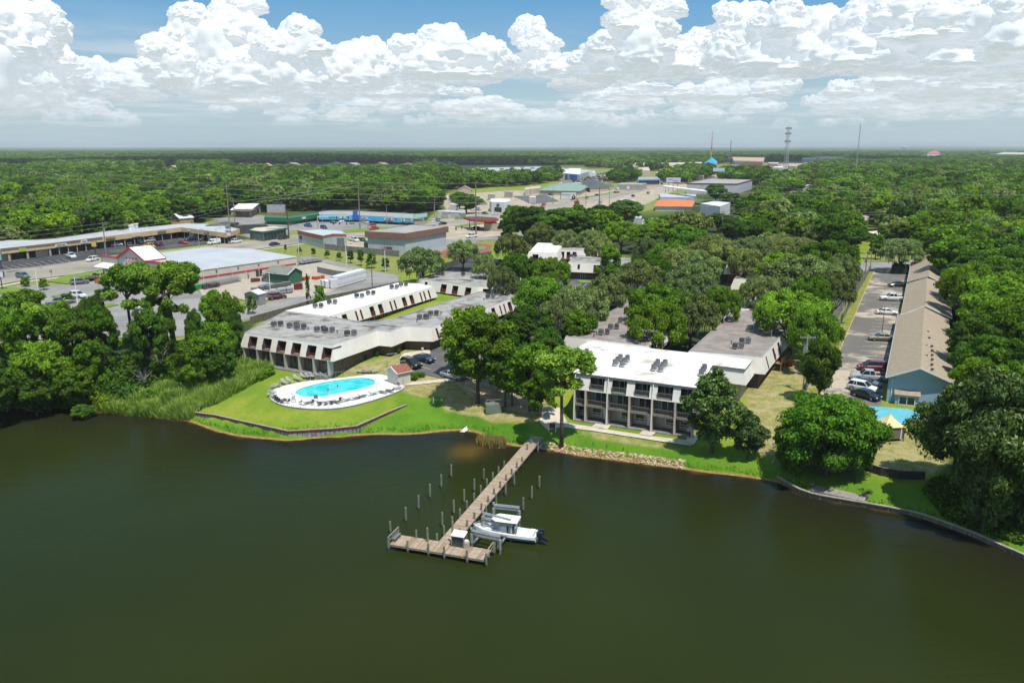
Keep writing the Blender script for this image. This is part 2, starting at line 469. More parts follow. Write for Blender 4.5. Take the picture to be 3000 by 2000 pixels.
# ------------------------------------------------------------------ mesh builder
class MB:
 def __init__(s):
  s.v=[]; s.f=[]; s.m=[]; s.mats=[]; s.col=None
 def mi(s,mat):
  if mat not in s.mats: s.mats.append(mat)
  return s.mats.index(mat)
 def face(s,pts,mat):
  i=len(s.v)
  s.v +=[tuple(p) for p in pts]
  s.f.append(tuple(range(i,i+len(pts)))); s.m.append(s.mi(mat))
 def hull(s,vs,fs,mat):
  i=len(s.v); s.v +=[tuple(p) for p in vs]; k=s.mi(mat)
  for f in fs:
   s.f.append(tuple(a+i for a in f)); s.m.append(k)
 def box(s,c,size,mat,rot=0.0,tilt=None):
  hx,hy,hz=size[0]/2,size[1]/2,size[2]/2
  vs=[Vector((x,y,z)) for z in (-hz,hz) for x,y in ((-hx,-hy),(hx,-hy),(hx,hy),(-hx,hy))]
  M_=Matrix.Rotation(rot,3,'Z')
  if tilt is not None: M_=M_ @ tilt
  c=Vector(c)
  s.hull([M_ @ v+c for v in vs],[(3,2,1,0),(4,5,6,7),(0,1,5,4),(1,2,6,5),(2,3,7,6),(3,0,4,7)],mat)
 def beam(s,a,b,w,h,mat):
  "rectangular bar from a to b"
  a=Vector(a); b=Vector(b); d=b- a; L=d.length
  if L<1e-6: return
  d.normalize()
  up=Vector((0,0,1)) if abs(d.z)<0.98 else Vector((0,1,0))
  x=d.cross(up).normalized(); y=x.cross(d)
  vs=[]
  for q in (a,b):
   for sx,sy in ((-1,-1),(1,-1),(1,1),(-1,1)):
    vs.append(q+x*sx*w/2+y*sy*h/2)
  s.hull(vs,[(0,1,2,3),(7,6,5,4),(0,4,5,1),(1,5,6,2),(2,6,7,3),(3,7,4,0)],mat)
 def tube(s,pts,rad,mat,n=6,cap=True):
  pts=[Vector(p) for p in pts]
  if not hasattr(rad,'__len__'): rad=[rad]*len(pts)
  i0=len(s.v); k=s.mi(mat)
  for j,p in enumerate(pts):
   d=(pts[min(j+1,len(pts)-1)]- pts[max(j-1,0)])
   d=d.normalized() if d.length>1e-9 else Vector((0,0,1))
   up=Vector((0,0,1)) if abs(d.z)<0.95 else Vector((1,0,0))
   x=d.cross(up).normalized(); y=x.cross(d)
   for a in range(n):
    t=2*math.pi*a/n
    s.v.append(tuple(p+x*math.cos(t)*rad[j]+y*math.sin(t)*rad[j]))
  for j in range(len(pts)-1):
   for a in range(n):
    b=(a+1) % n
    s.f.append((i0+j*n+a,i0+j*n+b,i0+(j+1)*n+b,i0+(j+1)*n+a)); s.m.append(k)
  if cap:
   s.f.append(tuple(i0+a for a in reversed(range(n)))); s.m.append(k)
   e=i0+(len(pts)-1)*n
   s.f.append(tuple(e+a for a in range(n))); s.m.append(k)
 def cyl(s,base,h,r,mat,n=10,r2=None):
  b=Vector(base)
  s.tube([b,b+Vector((0,0,h))],[r,r if r2 is None else r2],mat,n)
 def prism(s,poly,z0,z1,mat,top=None,bottom=False):
  n=len(poly)
  for i in range(n):
   a=poly[i]; b=poly[(i+1) % n]
   s.face([(a[0],a[1],z0),(b[0],b[1],z0),(b[0],b[1],z1),(a[0],a[1],z1)],mat)
  s.face([(p[0],p[1],z1) for p in poly],top or mat)
  if bottom: s.face([(p[0],p[1],z0) for p in reversed(poly)],mat)
 def mesh(s,name,smooth=False):
  me=bpy.data.meshes.new(name)
  me.from_pydata(s.v,[],s.f)
  for m in s.mats: me.materials.append(m)
  me.polygons.foreach_set('material_index',s.m)
  if smooth: me.shade_smooth()
  me.update()
  return me
 def obj(s,name,parent=None,smooth=False,loc=None,rot=0.0):
  me=s.mesh(name,smooth)
  return link(name,me,parent,loc,rot)
def link(name,me,parent=None,loc=None,rot=0.0,col=None):
 o=bpy.data.objects.new(name,me); COL.objects.link(o)
 if parent is not None: o.parent=parent
 if loc is not None: o.location=loc
 o.rotation_euler=(0,0,rot)
 if col is not None: o.color=(col[0],col[1],col[2],1)
 return o
def tag(o,label=None,cat=None,group=None,kind=None):
 if label: o['label']=label
 if cat: o['category']=cat
 if group: o['group']=group
 if kind: o['kind']=kind
 return o
def thing(name,label,cat,loc=(0,0,0),rot=0.0,group=None):
 o=bpy.data.objects.new(name,None); COL.objects.link(o)
 o.location=loc; o.rotation_euler=(0,0,rot); o.empty_display_size=0.3
 return tag(o,label,cat,group)
def dup(root,loc,rot,label,group=None,scale=None,color=None,paint=()):
 r=root.copy(); COL.objects.link(r); r.location=loc; r.rotation_euler=(0,0,rot)
 if scale is not None: r.scale=scale
 r['label']=label
 if group: r['group']=group
 for ch in list(root.children):
  c=ch.copy(); COL.objects.link(c); c.parent=r
  if color is not None: c.color=(*color[:3],1)
  for g in ch.children:
   d=g.copy(); COL.objects.link(d); d.parent=c
 return r
def ordn(k):
 return '%d%s' % (k,'th' if 10<k % 100<14 else {1: 'st',2: 'nd',3: 'rd'}.get(k % 10,'th'))
def ccw(poly):
 a=sum(poly[i][0]*poly[(i+1) % len(poly)][1]- poly[(i+1) % len(poly)][0]*poly[i][1] for i in range(len(poly)))
 return poly if a>0 else list(reversed(poly))
def offset(poly,d):
 "offset a counter-clockwise polygon outwards by d (mitred)"
 n=len(poly); out=[]
 for i in range(n):
  p0=Vector(poly[i-1][:2]); p1=Vector(poly[i][:2]); p2=Vector(poly[(i+1) % n][:2])
  e1=(p1- p0).normalized(); e2=(p2- p1).normalized()
  n1=Vector((e1.y,-e1.x)); n2=Vector((e2.y,-e2.x))
  b=n1+n2
  k=d/max(0.35,(1+n1.dot(n2)))
  out.append(p1+b*k)
 return out
 # ------------------------------------------------------------------ ground sheets that follow the terrain
def sheet(name,poly,mat,off=0.08,sub=3.0,z=None,stuff=None,parent=None):
 "poly: world points; draped on the terrain"
 bm=bmesh.new()
 cc_=ccw(poly)
 vs=[bm.verts.new((p[0],p[1],0)) for p in cc_]
 for tri in tessellate_polygon([[Vector((p[0],p[1],0)) for p in cc_]]):
  a,b,c=[cc_[i] for i in tri]
  ar=(b[0]- a[0])*(c[1]- a[1])-(c[0]- a[0])*(b[1]- a[1])
  if abs(ar)<1e-6: continue
  try: bm.faces.new([vs[i] for i in (tri if ar>0 else tri[::-1])])
  except ValueError: pass
 xs=[p[0] for p in poly]; ys=[p[1] for p in poly]
 if z is None and min(ys)<330 and sub:
  for a,(lo,hi) in enumerate(((min(xs),max(xs)),(min(ys),min(max(ys),330)))):
   q=math.floor(lo/sub)*sub+sub
   while q<hi:
    co=[0,0,0]; no=[0,0,0]; co[a]=q; no[a]=1
    bmesh.ops.bisect_plane(bm,geom=bm.verts[:]+bm.edges[:]+bm.faces[:],plane_co=co,plane_no=no)
    q +=sub
 bmesh.ops.triangulate(bm,faces=[f for f in bm.faces if len(f.verts)>4],ngon_method='EAR_CLIP')
 X=np.array([v.co.x for v in bm.verts]); Y=np.array([v.co.y for v in bm.verts])
 Z=hfun(X,Y)+off if z is None else np.full(X.shape,z)
 for v,zz in zip(bm.verts,Z): v.co.z=zz
 me=bpy.data.meshes.new(name); bm.to_mesh(me); bm.free()
 me.materials.append(mat)
 o=link(name,me,parent)
 if parent is None: o['kind']='structure'
 return o
def ribbon_mesh(me_b,pts,w,mat,off):
 "adds a strip along a world polyline to an MB, draped"
 P2=[]
 for i in range(len(pts)-1):
  a=Vector(pts[i][:2]); b=Vector(pts[i+1][:2]); n=max(1,int((b- a).length/4))
  for k in range(n): P2.append(a.lerp(b,k/n))
 P2.append(Vector(pts[-1][:2]))
 L=[]; Rr=[]
 for i,p in enumerate(P2):
  d=(P2[min(i+1,len(P2)-1)]- P2[max(i-1,0)]).normalized(); nrm=Vector((-d.y,d.x))
  L.append(p+nrm*w/2); Rr.append(p- nrm*w/2)
 X=np.array([q.x for q in L+Rr]); Y=np.array([q.y for q in L+Rr]); Z=hfun(X,Y)+off
 i0=len(me_b.v); n=len(L); k=me_b.mi(mat)
 me_b.v +=[(x,y,z) for x,y,z in zip(X,Y,Z)]
 for i in range(n-1):
  me_b.f.append((i0+n+i,i0+n+i+1,i0+i+1,i0+i)); me_b.m.append(k)
def ribbon(name,pts,w,mat,off=0.1,kind='structure'):
 mb=MB(); ribbon_mesh(mb,pts,w,mat,off)
 o=mb.obj(name); o['kind']=kind
 return o
WALL_PX=[(570,1207),(630,1215),(700,1231),(770,1246),(843,1262),(900,1259),(980,1254),(1045,1247),(1090,1227),(1140,1205),(1190,1185)]
WALL_Z=[1.25]*8+[1.4,1.65,1.9]
LAWN_W=[P(x,y,z)[:2] for (x,y),z in zip(WALL_PX,WALL_Z)]
LAWN=np.array([p[:] for p in LAWN_W]+[G(1150,1130)[:2],G(900,1085)[:2],G(640,1130)[:2],G(560,1190)[:2]])
POOLZ=2.55
DECK_PX=[(790,1155),(797,1172),(830,1186),(880,1194),(935,1197),(990,1194),(1050,1183),(1110,1166),(1155,1150),(1180,1138),(1184,1128),
(1165,1115),(1140,1103),(1111,1096),(1070,1098),(1000,1106),(940,1112),(880,1119),(830,1130),(800,1142)]
POOL_PX=[(866,1148),(872,1156),(900,1162),(940,1161),(1000,1150),(1060,1138),(1092,1128),(1099,1119),(1090,1111),(1062,1107),(1020,1110),(950,1120),(890,1135)]
POOLHOLE=np.array([P(x,y,POOLZ)[:2] for x,y in POOL_PX])
PADS.append((np.array([P(x,y,POOLZ)[:2] for x,y in DECK_PX]),2.3,5.0,False))
PADS.append((np.array([P(x,y,.9)[:2] for x,y in [(1668,1240),(2052,1300),(2060,1262),(2040,1235),(1690,1185),(1668,1190)]]),.9,2.5,True))
# ------------------------------------------------------------------ terrain, one sheet to the horizon
def ground_material():
 m=bpy.data.materials.new('ground'); m.use_nodes=True
 N=NT(m.node_tree); b=m.node_tree.nodes['Principled BSDF']
 b.inputs['Roughness'].default_value=0.95; b.inputs['Specular IOR Level'].default_value=0.15
 pos=N.n('ShaderNodeNewGeometry').outputs['Position']
 at=N.n('ShaderNodeAttribute'); at.attribute_name='zone'
 s=N.n('ShaderNodeSeparateColor'); N.link(at.outputs['Color'],s.inputs[0])
 n1=N.noise(pos,0.14,5.0,0.6); n2=N.noise(pos,1.6,5.0,0.65); n3=N.noise(pos,0.035,3.0)
 lush=N.mix(N.sstep(n1,0.3,0.7),(0.055,0.155,0.008),(0.105,0.215,0.014))
 lawn=N.mix(N.sstep(n1,0.35,0.68),(0.140,0.225,0.018),(0.240,0.265,0.032))
 lawn=N.mix(N.sstep(n2,0.55,0.74,0,0.6),lawn,(0.33,0.29,0.10))
 dry=N.mix(N.sstep(N.noise(pos,0.55,8.0,0.7),0.36,0.66),(0.20,0.20,0.05),(0.36,0.30,0.15))
 c=N.mix(s.outputs[0],lawn,lush)
 dmask=N.sstep(N.math('ADD',s.outputs[1],N.math('MULTIPLY_ADD',n1,0.9,-0.45)),0.35,0.65)
 c=N.mix(dmask,c,dry)
 n4=N.noise(pos,5.0,3.0,0.7)
 c=N.mix(1.0,c,N.sstep(n4,0.3,0.7,0.80,1.15),'MULTIPLY')
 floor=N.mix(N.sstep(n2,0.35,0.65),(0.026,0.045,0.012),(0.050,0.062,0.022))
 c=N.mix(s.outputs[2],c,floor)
 sp_=N.n('ShaderNodeSeparateXYZ'); N.link(pos,sp_.inputs[0])
 sand=N.mix(N.sstep(n2,0.3,0.7),(0.20,0.11,0.035),(0.36,0.23,0.09))
 edge=N.math('ADD',sp_.outputs[2],N.math('MULTIPLY_ADD',n2,0.3,-0.15))
 c=N.mix(N.sstep(edge,0.10,0.17),sand,c)
 N.link(c,b.inputs['Base Color'])
 bn=N.n('ShaderNodeBump'); bn.inputs['Strength'].default_value=0.5; bn.inputs['Distance'].default_value=0.08
 N.link(n4,bn.inputs['Height']); N.link(bn.outputs[0],b.inputs['Normal'])
 return m
DRY_PX=[[(1180,1030),(1330,1100),(1330,1160),(1230,1160),(1000,1100),(1030,1070)],
[(1300,1110),(1620,1110),(1620,1200),(1560,1240),(1450,1240),(1300,1200)],
[(2180,1070),(2420,1050),(2380,1180),(2300,1330),(2200,1330),(2190,1200)],
[(2540,1280),(2700,1260),(2800,1370),(2680,1395),(2540,1370)],
[(1690,1255),(2010,1310),(2010,1325),(1690,1275)],
[(2535,745),(2670,750),(2670,775),(2535,775)],
[(1200,1015),(1320,990),(1320,1015),(1180,1060)]]
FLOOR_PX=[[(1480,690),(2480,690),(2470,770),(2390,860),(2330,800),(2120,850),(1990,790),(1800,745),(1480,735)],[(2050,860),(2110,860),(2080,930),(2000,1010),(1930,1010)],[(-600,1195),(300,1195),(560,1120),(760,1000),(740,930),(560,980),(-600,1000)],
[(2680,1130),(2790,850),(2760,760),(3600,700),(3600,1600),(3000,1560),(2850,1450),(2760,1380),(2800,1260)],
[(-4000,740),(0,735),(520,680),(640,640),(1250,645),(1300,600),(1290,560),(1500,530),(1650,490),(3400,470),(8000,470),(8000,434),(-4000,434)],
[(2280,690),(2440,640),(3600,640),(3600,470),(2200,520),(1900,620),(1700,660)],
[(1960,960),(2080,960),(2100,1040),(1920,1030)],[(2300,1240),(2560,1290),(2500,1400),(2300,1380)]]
def build_ground():
 xs=np.concatenate([[-60000,-20000,-8000,-3000,-1200,-600,-350,-240],np.arange(-190,200.1,1.5),[230,280,350,600,1200,3000,8000,20000,60000]])
 ys=np.concatenate([[-3000,-500,0,60],np.arange(78,262,1.5),[266,272,280,292,310,340,380,440,520,620,760,950,1200,1600,2200,3200,5000,8000,14000,24000,40000,70000]])
 nx,ny=len(xs),len(ys)
 X,Y=np.meshgrid(xs,ys)
 X=X.ravel(); Y=Y.ravel()
 Z=hfun(X,Y)
 Z=np.maximum(Z,-6)
 idx=np.arange(nx*ny).reshape(ny,nx)
 f=np.stack([idx[:-1,:-1],idx[:-1,1:],idx[1:,1:],idx[1:,:-1]],-1).reshape(-1,4)
 me=bpy.data.meshes.new('ground')
 me.from_pydata(np.stack([X,Y,Z],1).tolist(),[],f.tolist())
 me.shade_smooth()
 d=dist_line(X,Y,SHORE)
 lush=np.interp(d,[0,4.0,9,20],[1,0.85,0.25,0.0])
 ins=in_poly(X,Y,LAWN); lush=np.where(ins,0.12,lush)
 zc=np.maximum(Y*cp-(Z- CAMZ)*sp,1.0)
 px=1500+FPX*X/zc; py=1000- FPX*(Y*sp+(Z- CAMZ)*cp)/zc
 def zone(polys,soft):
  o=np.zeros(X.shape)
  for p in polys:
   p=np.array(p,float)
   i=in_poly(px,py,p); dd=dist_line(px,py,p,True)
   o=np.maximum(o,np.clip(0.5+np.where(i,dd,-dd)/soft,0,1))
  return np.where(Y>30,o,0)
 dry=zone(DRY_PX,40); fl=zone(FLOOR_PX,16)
 wl=G(1400,1270); lush=np.where((X<G(1560,1240).x) & (X>G(1140,1240).x) & (d<16),np.maximum(lush,np.interp(d,[0,9,16],[1,.95,.1])),lush)
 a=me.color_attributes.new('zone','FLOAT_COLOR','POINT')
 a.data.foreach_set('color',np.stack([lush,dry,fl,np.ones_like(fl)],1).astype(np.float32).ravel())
 me.materials.append(ground_material())
 o=link('ground',me); o['kind']='structure'
def water_material():
 m=bpy.data.materials.new('lake_water'); m.use_nodes=True
 N=NT(m.node_tree); b=m.node_tree.nodes['Principled BSDF']
 pos=N.n('ShaderNodeNewGeometry').outputs['Position']
 at=N.n('ShaderNodeAttribute'); at.attribute_name='shallow'
 s=N.n('ShaderNodeSeparateColor'); N.link(at.outputs['Color'],s.inputs[0])
 n1=N.noise(pos,0.02,3.0)
 n2=N.noise(pos,0.25,4.0,0.6)
 deep=N.mix(N.sstep(n1,0.3,0.7),(0.0160,0.0230,0.0042),(0.0215,0.0295,0.0056))
 sh=N.math('ADD',s.outputs[0],N.math('MULTIPLY',N.math('SUBTRACT',n2,0.5),N.math('MULTIPLY',s.outputs[0],0.5)))
 c=N.mix(N.sstep(sh,0.05,0.7),deep,(0.0145,0.0145,0.0070))
 c=N.mix(N.sstep(sh,0.72,1.0),c,(0.085,0.050,0.014))
 c=N.mix(s.outputs[1],c,(0.13,0.085,0.02))
 N.link(c,b.inputs['Base Color'])
 b.inputs['Roughness'].default_value=0.16
 b.inputs['IOR'].default_value=1.33
 b.inputs['Specular IOR Level'].default_value=0.085; b.inputs['Specular Tint'].default_value=(1.0,0.95,0.8,1)
 st=N.vmath('MULTIPLY',pos,(1.0,1.7,1.0))
 w1=N.noise(st,1.6,3.0,0.55); w2=N.noise(st,0.35,2.0,0.5)
 h=N.math('ADD',N.math('MULTIPLY',w1,0.05),N.math('MULTIPLY',w2,0.10))
 bn=N.n('ShaderNodeBump'); bn.inputs['Strength'].default_value=0.55; bn.inputs['Distance'].default_value=1.0
 N.link(h,bn.inputs['Height']); N.link(bn.outputs[0],b.inputs['Normal'])
 return m
def build_water():
 xs=np.concatenate([[-3000,-800,-300],np.arange(-200,200.1,2.0),[300,800,3000]])
 ys=np.concatenate([[-3000,-1000,-200,0],np.arange(30,150,2.0)])
 X,Y=np.meshgrid(xs,ys); nx,ny=len(xs),len(ys); X=X.ravel(); Y=Y.ravel()
 idx=np.arange(nx*ny).reshape(ny,nx)
 f=np.stack([idx[:-1,:-1],idx[:-1,1:],idx[1:,1:],idx[1:,:-1]],-1).reshape(-1,4)
 me=bpy.data.meshes.new('lake_water')
 me.from_pydata(np.stack([X,Y,np.zeros_like(X)],1).tolist(),[],f.tolist())
 d=dist_line(X,Y,SHORE)
 sh=np.where(in_poly(X,Y,LAND),1.0,np.interp(d,[0,0.8,4,12,30],[1,0.75,0.5,0.25,0.0]))
 c=P(1368,1322,0); c2=P(1440,1300,0)
 spot=np.exp(-(((X- c.x)/2.2)**2+((Y- c.y)/3.0)**2))*0.75+np.exp(-(((X- c2.x)/1.6)**2+((Y- c2.y)/1.6)**2))*0.4
 a=me.color_attributes.new('shallow','FLOAT_COLOR','POINT')
 a.data.foreach_set('color',np.stack([sh,np.clip(spot,0,1),sh*0,np.ones_like(sh)],1).astype(np.float32).ravel())
 me.materials.append(water_material())
 o=link('lake_water',me); o['kind']='structure'
build_ground()
build_water()
# ------------------------------------------------------------------ roads, lots, paths
ASPH=pm('asphalt',(0.085,0.082,0.080),(0.13,0.122,0.112),scale=0.22,rough=0.9,extra=stains(((0.17,0.155,0.135),(0.06,0.058,0.056)),0.5,0.55,0.75,0.5))
ASPH_DARK=pm('dark_asphalt',(0.040,0.040,0.043),(0.062,0.060,0.060),scale=0.12,rough=0.9,extra=stains(((0.10,0.095,0.085),(0.03,0.03,0.03)),0.3,0.6,0.8,0.4))
ASPH_SANDY=pm('sandy_asphalt',(0.13,0.118,0.105),(0.20,0.175,0.145),scale=0.12,rough=0.9,extra=stains(((0.48,0.40,0.29),(0.10,0.093,0.085)),0.12,0.47,0.60,0.85))
ROADTAN=pm('highway_concrete',(0.33,0.285,0.225),(0.26,0.235,0.20),scale=0.06,rough=0.9,extra=stains(((0.17,0.16,0.15),(0.23,0.205,0.175)),0.04,0.5,0.65,0.6))
LOTGREY=pm('pale_lot',(0.27,0.255,0.24),(0.20,0.19,0.18),scale=0.1,rough=0.9,extra=stains(((0.14,0.13,0.125),(0.30,0.28,0.25)),0.1,0.55,0.75,0.5))
SANDLOT=pm('sandy_lot',(0.43,0.36,0.26),(0.31,0.26,0.19),scale=0.15,rough=0.95)
GRAVEL=pm('yard_ground',(0.42,0.36,0.28),(0.33,0.29,0.23),scale=0.5,rough=0.95)
GRASSP=pm('verge_grass',(0.15,0.185,0.03),(0.23,0.23,0.06),scale=0.5,rough=0.95,bump=0.3,extra=stains(((0.36,0.31,0.15),(0.10,0.15,0.02)),0.6,0.58,0.75,0.6))
GRASSLUSH=pm('mown_grass',(0.11,0.20,0.02),(0.17,0.215,0.03),scale=0.3,rough=0.95,bump=0.3)
GREENPAINT=pm('green_painted_kerb',(0.14,0.30,0.06),(0.11,0.24,0.05),scale=0.5)
COURT=pm('red_court',(0.28,0.09,0.055),(0.24,0.08,0.05),scale=0.5)
COURTG=pm('green_court',(0.13,0.24,0.11),(0.11,0.21,0.10),scale=0.5)
BLUEPAINT=pm('blue_painted_slab',(0.12,0.40,0.48),(0.10,0.35,0.43),scale=0.5)
DIRT=pm('bare_dirt',(0.30,0.20,0.12),(0.42,0.32,0.2),scale=0.9,rough=0.95)
sheet('verge',G2([(-900,880),(-300,775),(0,733),(350,704),(520,676),(640,640),(760,630),(1000,640),(1250,645),(1300,600),(1290,568),(1480,556),(1600,553),(1650,492),
(2000,488),(2250,476),(2480,474),(2480,494),(2270,522),(2080,545),(1980,600),(1860,625),(1700,660),(1560,700),(1480,715),(1330,745),(1180,800),(1165,840),(760,930),(500,1005),(-900,1010)]),GRASSP,0.05,sub=9)
sheet('sandy_lot',G2([(1300,600),(1300,572),(1480,560),(1600,557),(1660,526),(1700,532),(1780,558),(1870,550),(1990,498),(2180,492),(2330,477),(2470,477),(2470,491),(2250,507),
(2060,534),(1960,565),(1900,595),(1760,650),(1690,640),(1500,640),(1480,702),(1300,702),(1320,640)]),SANDLOT,0.10,sub=0)
HWY_PX=[(-700,940),(-150,838),(0,812),(150,794),(320,771),(520,747),(700,724),(850,704),(1000,687),(1180,671),(1320,652),(1480,627),(1640,600),(1790,572),(1900,546),(1990,524),(2090,508),(2250,495),(2350,486),(2460,478)]
HWY=cat_rom([G(x,y) for x,y in HWY_PX],5,False)
ribbon('highway',HWY,23.0,ROADTAN,0.16)
def off_line(pts,d):
 o=[]
 for i,p in enumerate(pts):
  t=(pts[min(i+1,len(pts)-1)]- pts[max(i-1,0)]); t.z=0; t.normalize()
  o.append(Vector((p.x- t.y*d,p.y+t.x*d,p.z)))
 return o
def dashes(name,line,d,w,mat,dash,gap,off):
 mb=MB(); L=off_line(line,d)
 seg=0.0; on=True; cur=[L[0]]
 for i in range(len(L)-1):
  a=L[i]; b=L[i+1]; le=(b- a).length; t=0
  while t<le:
   need=(dash if on else gap)- seg
   if t+need <= le:
    t +=need; seg=0
    q=a.lerp(b,t/le)
    if on and len(cur) >= 1: ribbon_mesh(mb,cur+[q],w,mat,off)
    on=not on; cur=[q]
   else:
    seg +=le- t; t=le
  if on: cur.append(b)
 o=mb.obj(name); o['kind']='structure'
for d_ in (-7.2,-3.6,3.6,7.2):
 if abs(d_)>4: dashes('lane_marking',HWY,d_,0.2,WHITELINE,3,9,0.22)
ribbon('centre_line',off_line(HWY,1.8),0.25,YELLOWLINE,0.22); ribbon('centre_line',off_line(HWY,-1.8),0.25,YELLOWLINE,0.22)
ribbon('kerb',off_line(HWY,11.9),0.5,CONCRETE,0.28); ribbon('kerb',off_line(HWY,-11.9),0.5,CONCRETE,0.28)
ribbon('pavement',off_line(HWY[:60],-14.5),1.6,CONCRETE,0.14)
SIDE=[G(x,y) for x,y in [(1180,722),(1310,712),(1480,694),(1640,672)]]
ribbon('side_road',SIDE,9,LOTGREY,0.15)
XROAD=[G(x,y) for x,y in [(800,703),(780,672),(740,655),(640,640)]]
ribbon('side_road',XROAD,10,LOTGREY,0.19)
sheet('mall_car_park',G2([(-150,824),(40,796),(150,779),(245,762),(325,748),(420,738),(560,722),(664,709),(735,699),(700,690),(664,700),(524,694),(300,719),(146,743),(-150,788)]),ASPH_DARK,0.13,sub=0)
sheet('forecourt',G2([(640,660),(640,645),(760,632),(880,650),(900,668),(800,692),(735,699),(700,682)]),LOTGREY,0.12,sub=0)
sheet('strip_car_park',G2([(860,668),(880,650),(960,634),(1060,640),(1250,648),(1235,661),(1110,672),(1000,684),(900,690)]),LOTGREY,0.14,sub=0)
sheet('hardware_store_lot',G2([(-300,950),(-100,862),(0,845),(80,835),(140,836),(190,836),(255,830),(300,813),(566,815),(560,850),(740,905),(1165,818),(1165,842),(1010,880),(760,925),(560,985),(-300,1005)]),LOTGREY,0.10,sub=4)
sheet('delivery_drive',G2([(868,775),(875,755),(905,750),(1000,772),(1090,795),(1168,808),(1165,845),(1040,862),(760,922),(740,900),(1020,828)]),LOTGREY,0.16,sub=4)
sheet('storage_yard',G2([(575,835),(868,783),(930,768),(1060,800),(1075,812),(940,866),(740,885),(690,876),(600,880)]),GRAVEL,0.20,sub=4)
sheet('warehouse_yard',G2([(1000,728),(1010,706),(1080,700),(1100,722),(1090,735)]),SANDLOT,0.15,sub=0)
sheet('building_apron',G2([(1240,738),(1320,700),(1400,705),(1380,725),(1300,742)]),LOTGREY,0.13,sub=0)
sheet('tennis_court',G2([(1290,738),(1372,712),(1440,718),(1434,742),(1400,758),(1300,755)]),COURT,0.17,sub=0)
sheet('tennis_court',G2([(1385,722),(1428,724),(1418,732),(1375,731)]),COURTG,0.22,sub=0)
sheet('tennis_court',G2([(1360,740),(1425,741),(1402,754),(1340,752)]),COURTG,0.22,sub=0)
for i,pl in enumerate([[(140,826),(200,806),(298,794),(300,812),(250,828),(190,833)],[(-20,846),(40,843),(90,852),(60,862),(-20,862)],[(255,897),(330,890),(350,895),(300,906)],
[(150,868),(175,866),(180,871),(152,873)],[(1000,675),(1100,665),(1210,665),(1180,672),(1010,684)],[(1660,584),(1760,570),(1800,562),(1780,570),(1700,583)],
[(1330,662),(1430,650),(1425,655),(1340,668)],[(1435,612),(1490,610),(1480,620),(1440,622)],[(1340,632),(1420,640),(1330,645)]]):
 sheet('grass_island',G2(pl),GRASSLUSH,0.26,sub=0)
for pl in ([(1500,575),(1600,572),(1640,590),(1560,600)],[(1330,592),(1420,588),(1430,600),(1350,606)],[(1700,545),(1790,538),(1800,548),(1720,553)],[(1890,535),(1960,520),(1980,530),(1900,545)],[(2000,528),(2080,512),(2100,520),(2010,540)]):
 sheet('asphalt_lot',G2(pl),ASPH,0.14,sub=0)
sheet('apartment_car_park',G2([(1195,1092),(1310,1112),(1500,1105),(1560,1150),(1660,1000),(1700,1000),(1860,865),(1960,800),(2100,770),(1700,760),(1560,810),(1530,870),(1460,925),(1270,1010)]),ASPH,0.10,sub=3)
sheet('apartment_car_park',G2([(1270,800),(1300,776),(1400,752),(1480,762),(1700,812),(1660,830),(1520,815),(1480,800)]),ASPH_DARK,0.14,sub=3)
sheet('apartment_car_park',G2([(1700,828),(1790,832),(1900,850),(1850,865),(1690,850)]),ASPH_DARK,0.16,sub=3)
sheet('painted_kerb',G2([(1690,822),(1765,826),(1770,831),(1700,829)]),GREENPAINT,0.22,sub=0)
sheet('apartment_path',G2([(1183,1036),(1258,1024),(1262,1036),(1222,1048),(1185,1056),(1170,1050)]),CONCRETE,0.14,sub=2)
sheet('pool_path',G2([(1180,1123),(1240,1117),(1350,1108),(1350,1116),(1240,1126),(1183,1130)]),CONCRETE,0.12,sub=2)
sheet('bare_ground',G2([(1330,1120),(1470,1105),(1540,1150),(1600,1170),(1575,1215),(1450,1195),(1380,1165)]),DIRT,0.09,sub=2)
sheet('plaza',G2([(1580,1196),(1640,1196),(1662,1236),(1650,1252),(1605,1262),(1582,1240)]),CONCRETE,0.15,sub=2)
sheet('lakeside_path',G2([(1648,1237),(2012,1291),(2026,1308),(1650,1252)]),CONCRETE,0.13,sub=2)
for pl in ([(1752,1235),(1793,1243),(1772,1259),(1733,1250)],[(1889,1256),(1926,1262),(1906,1280),(1868,1273)],[(2012,1276),(2047,1281),(2030,1306),(2010,1300)]):
 sheet('patio_slab',G2(pl),CONCRETE,0.17,sub=2)
sheet('motel_car_park',G2([(2395,1175),(2440,1070),(2500,935),(2562,792),(2660,785),(2655,830),(2628,925),(2598,1100),(2575,1215),(2450,1240)]),ASPH_SANDY,0.10,sub=2.5)
sheet('verge',G2([(2380,1150),(2400,1080),(2440,1020),(2500,890),(2556,792),(2562,792),(2500,935),(2440,1070),(2395,1175)]),GRASSP,0.13,sub=2.5)
sheet('service_lane',G2([(2350,1020),(2390,925),(2440,850),(2500,788),(2545,774),(2553,782),(2500,860),(2440,955),(2400,1020)]),ASPH,0.09,sub=2.5)
sheet('cross_road',G2([(2380,800),(2480,775),(2540,769),(2700,768),(2760,775),(2700,790),(2560,794),(2500,795)]),LOTGREY,0.12,sub=4)
sheet('verge',G2([(2537,767),(2537,751),(2660,752),(2665,767)]),GRASSP,0.15,sub=4)
sheet('blue_patio',G2([(2540,1192),(2660,1200),(2700,1215),(2680,1245),(2560,1240)]),BLUEPAINT,0.18,sub=2)
sheet('neighbourhood_road',G2([(2700,640),(2722,640),(2745,690),(2715,690)]),LOTGREY,0.1,sub=0)
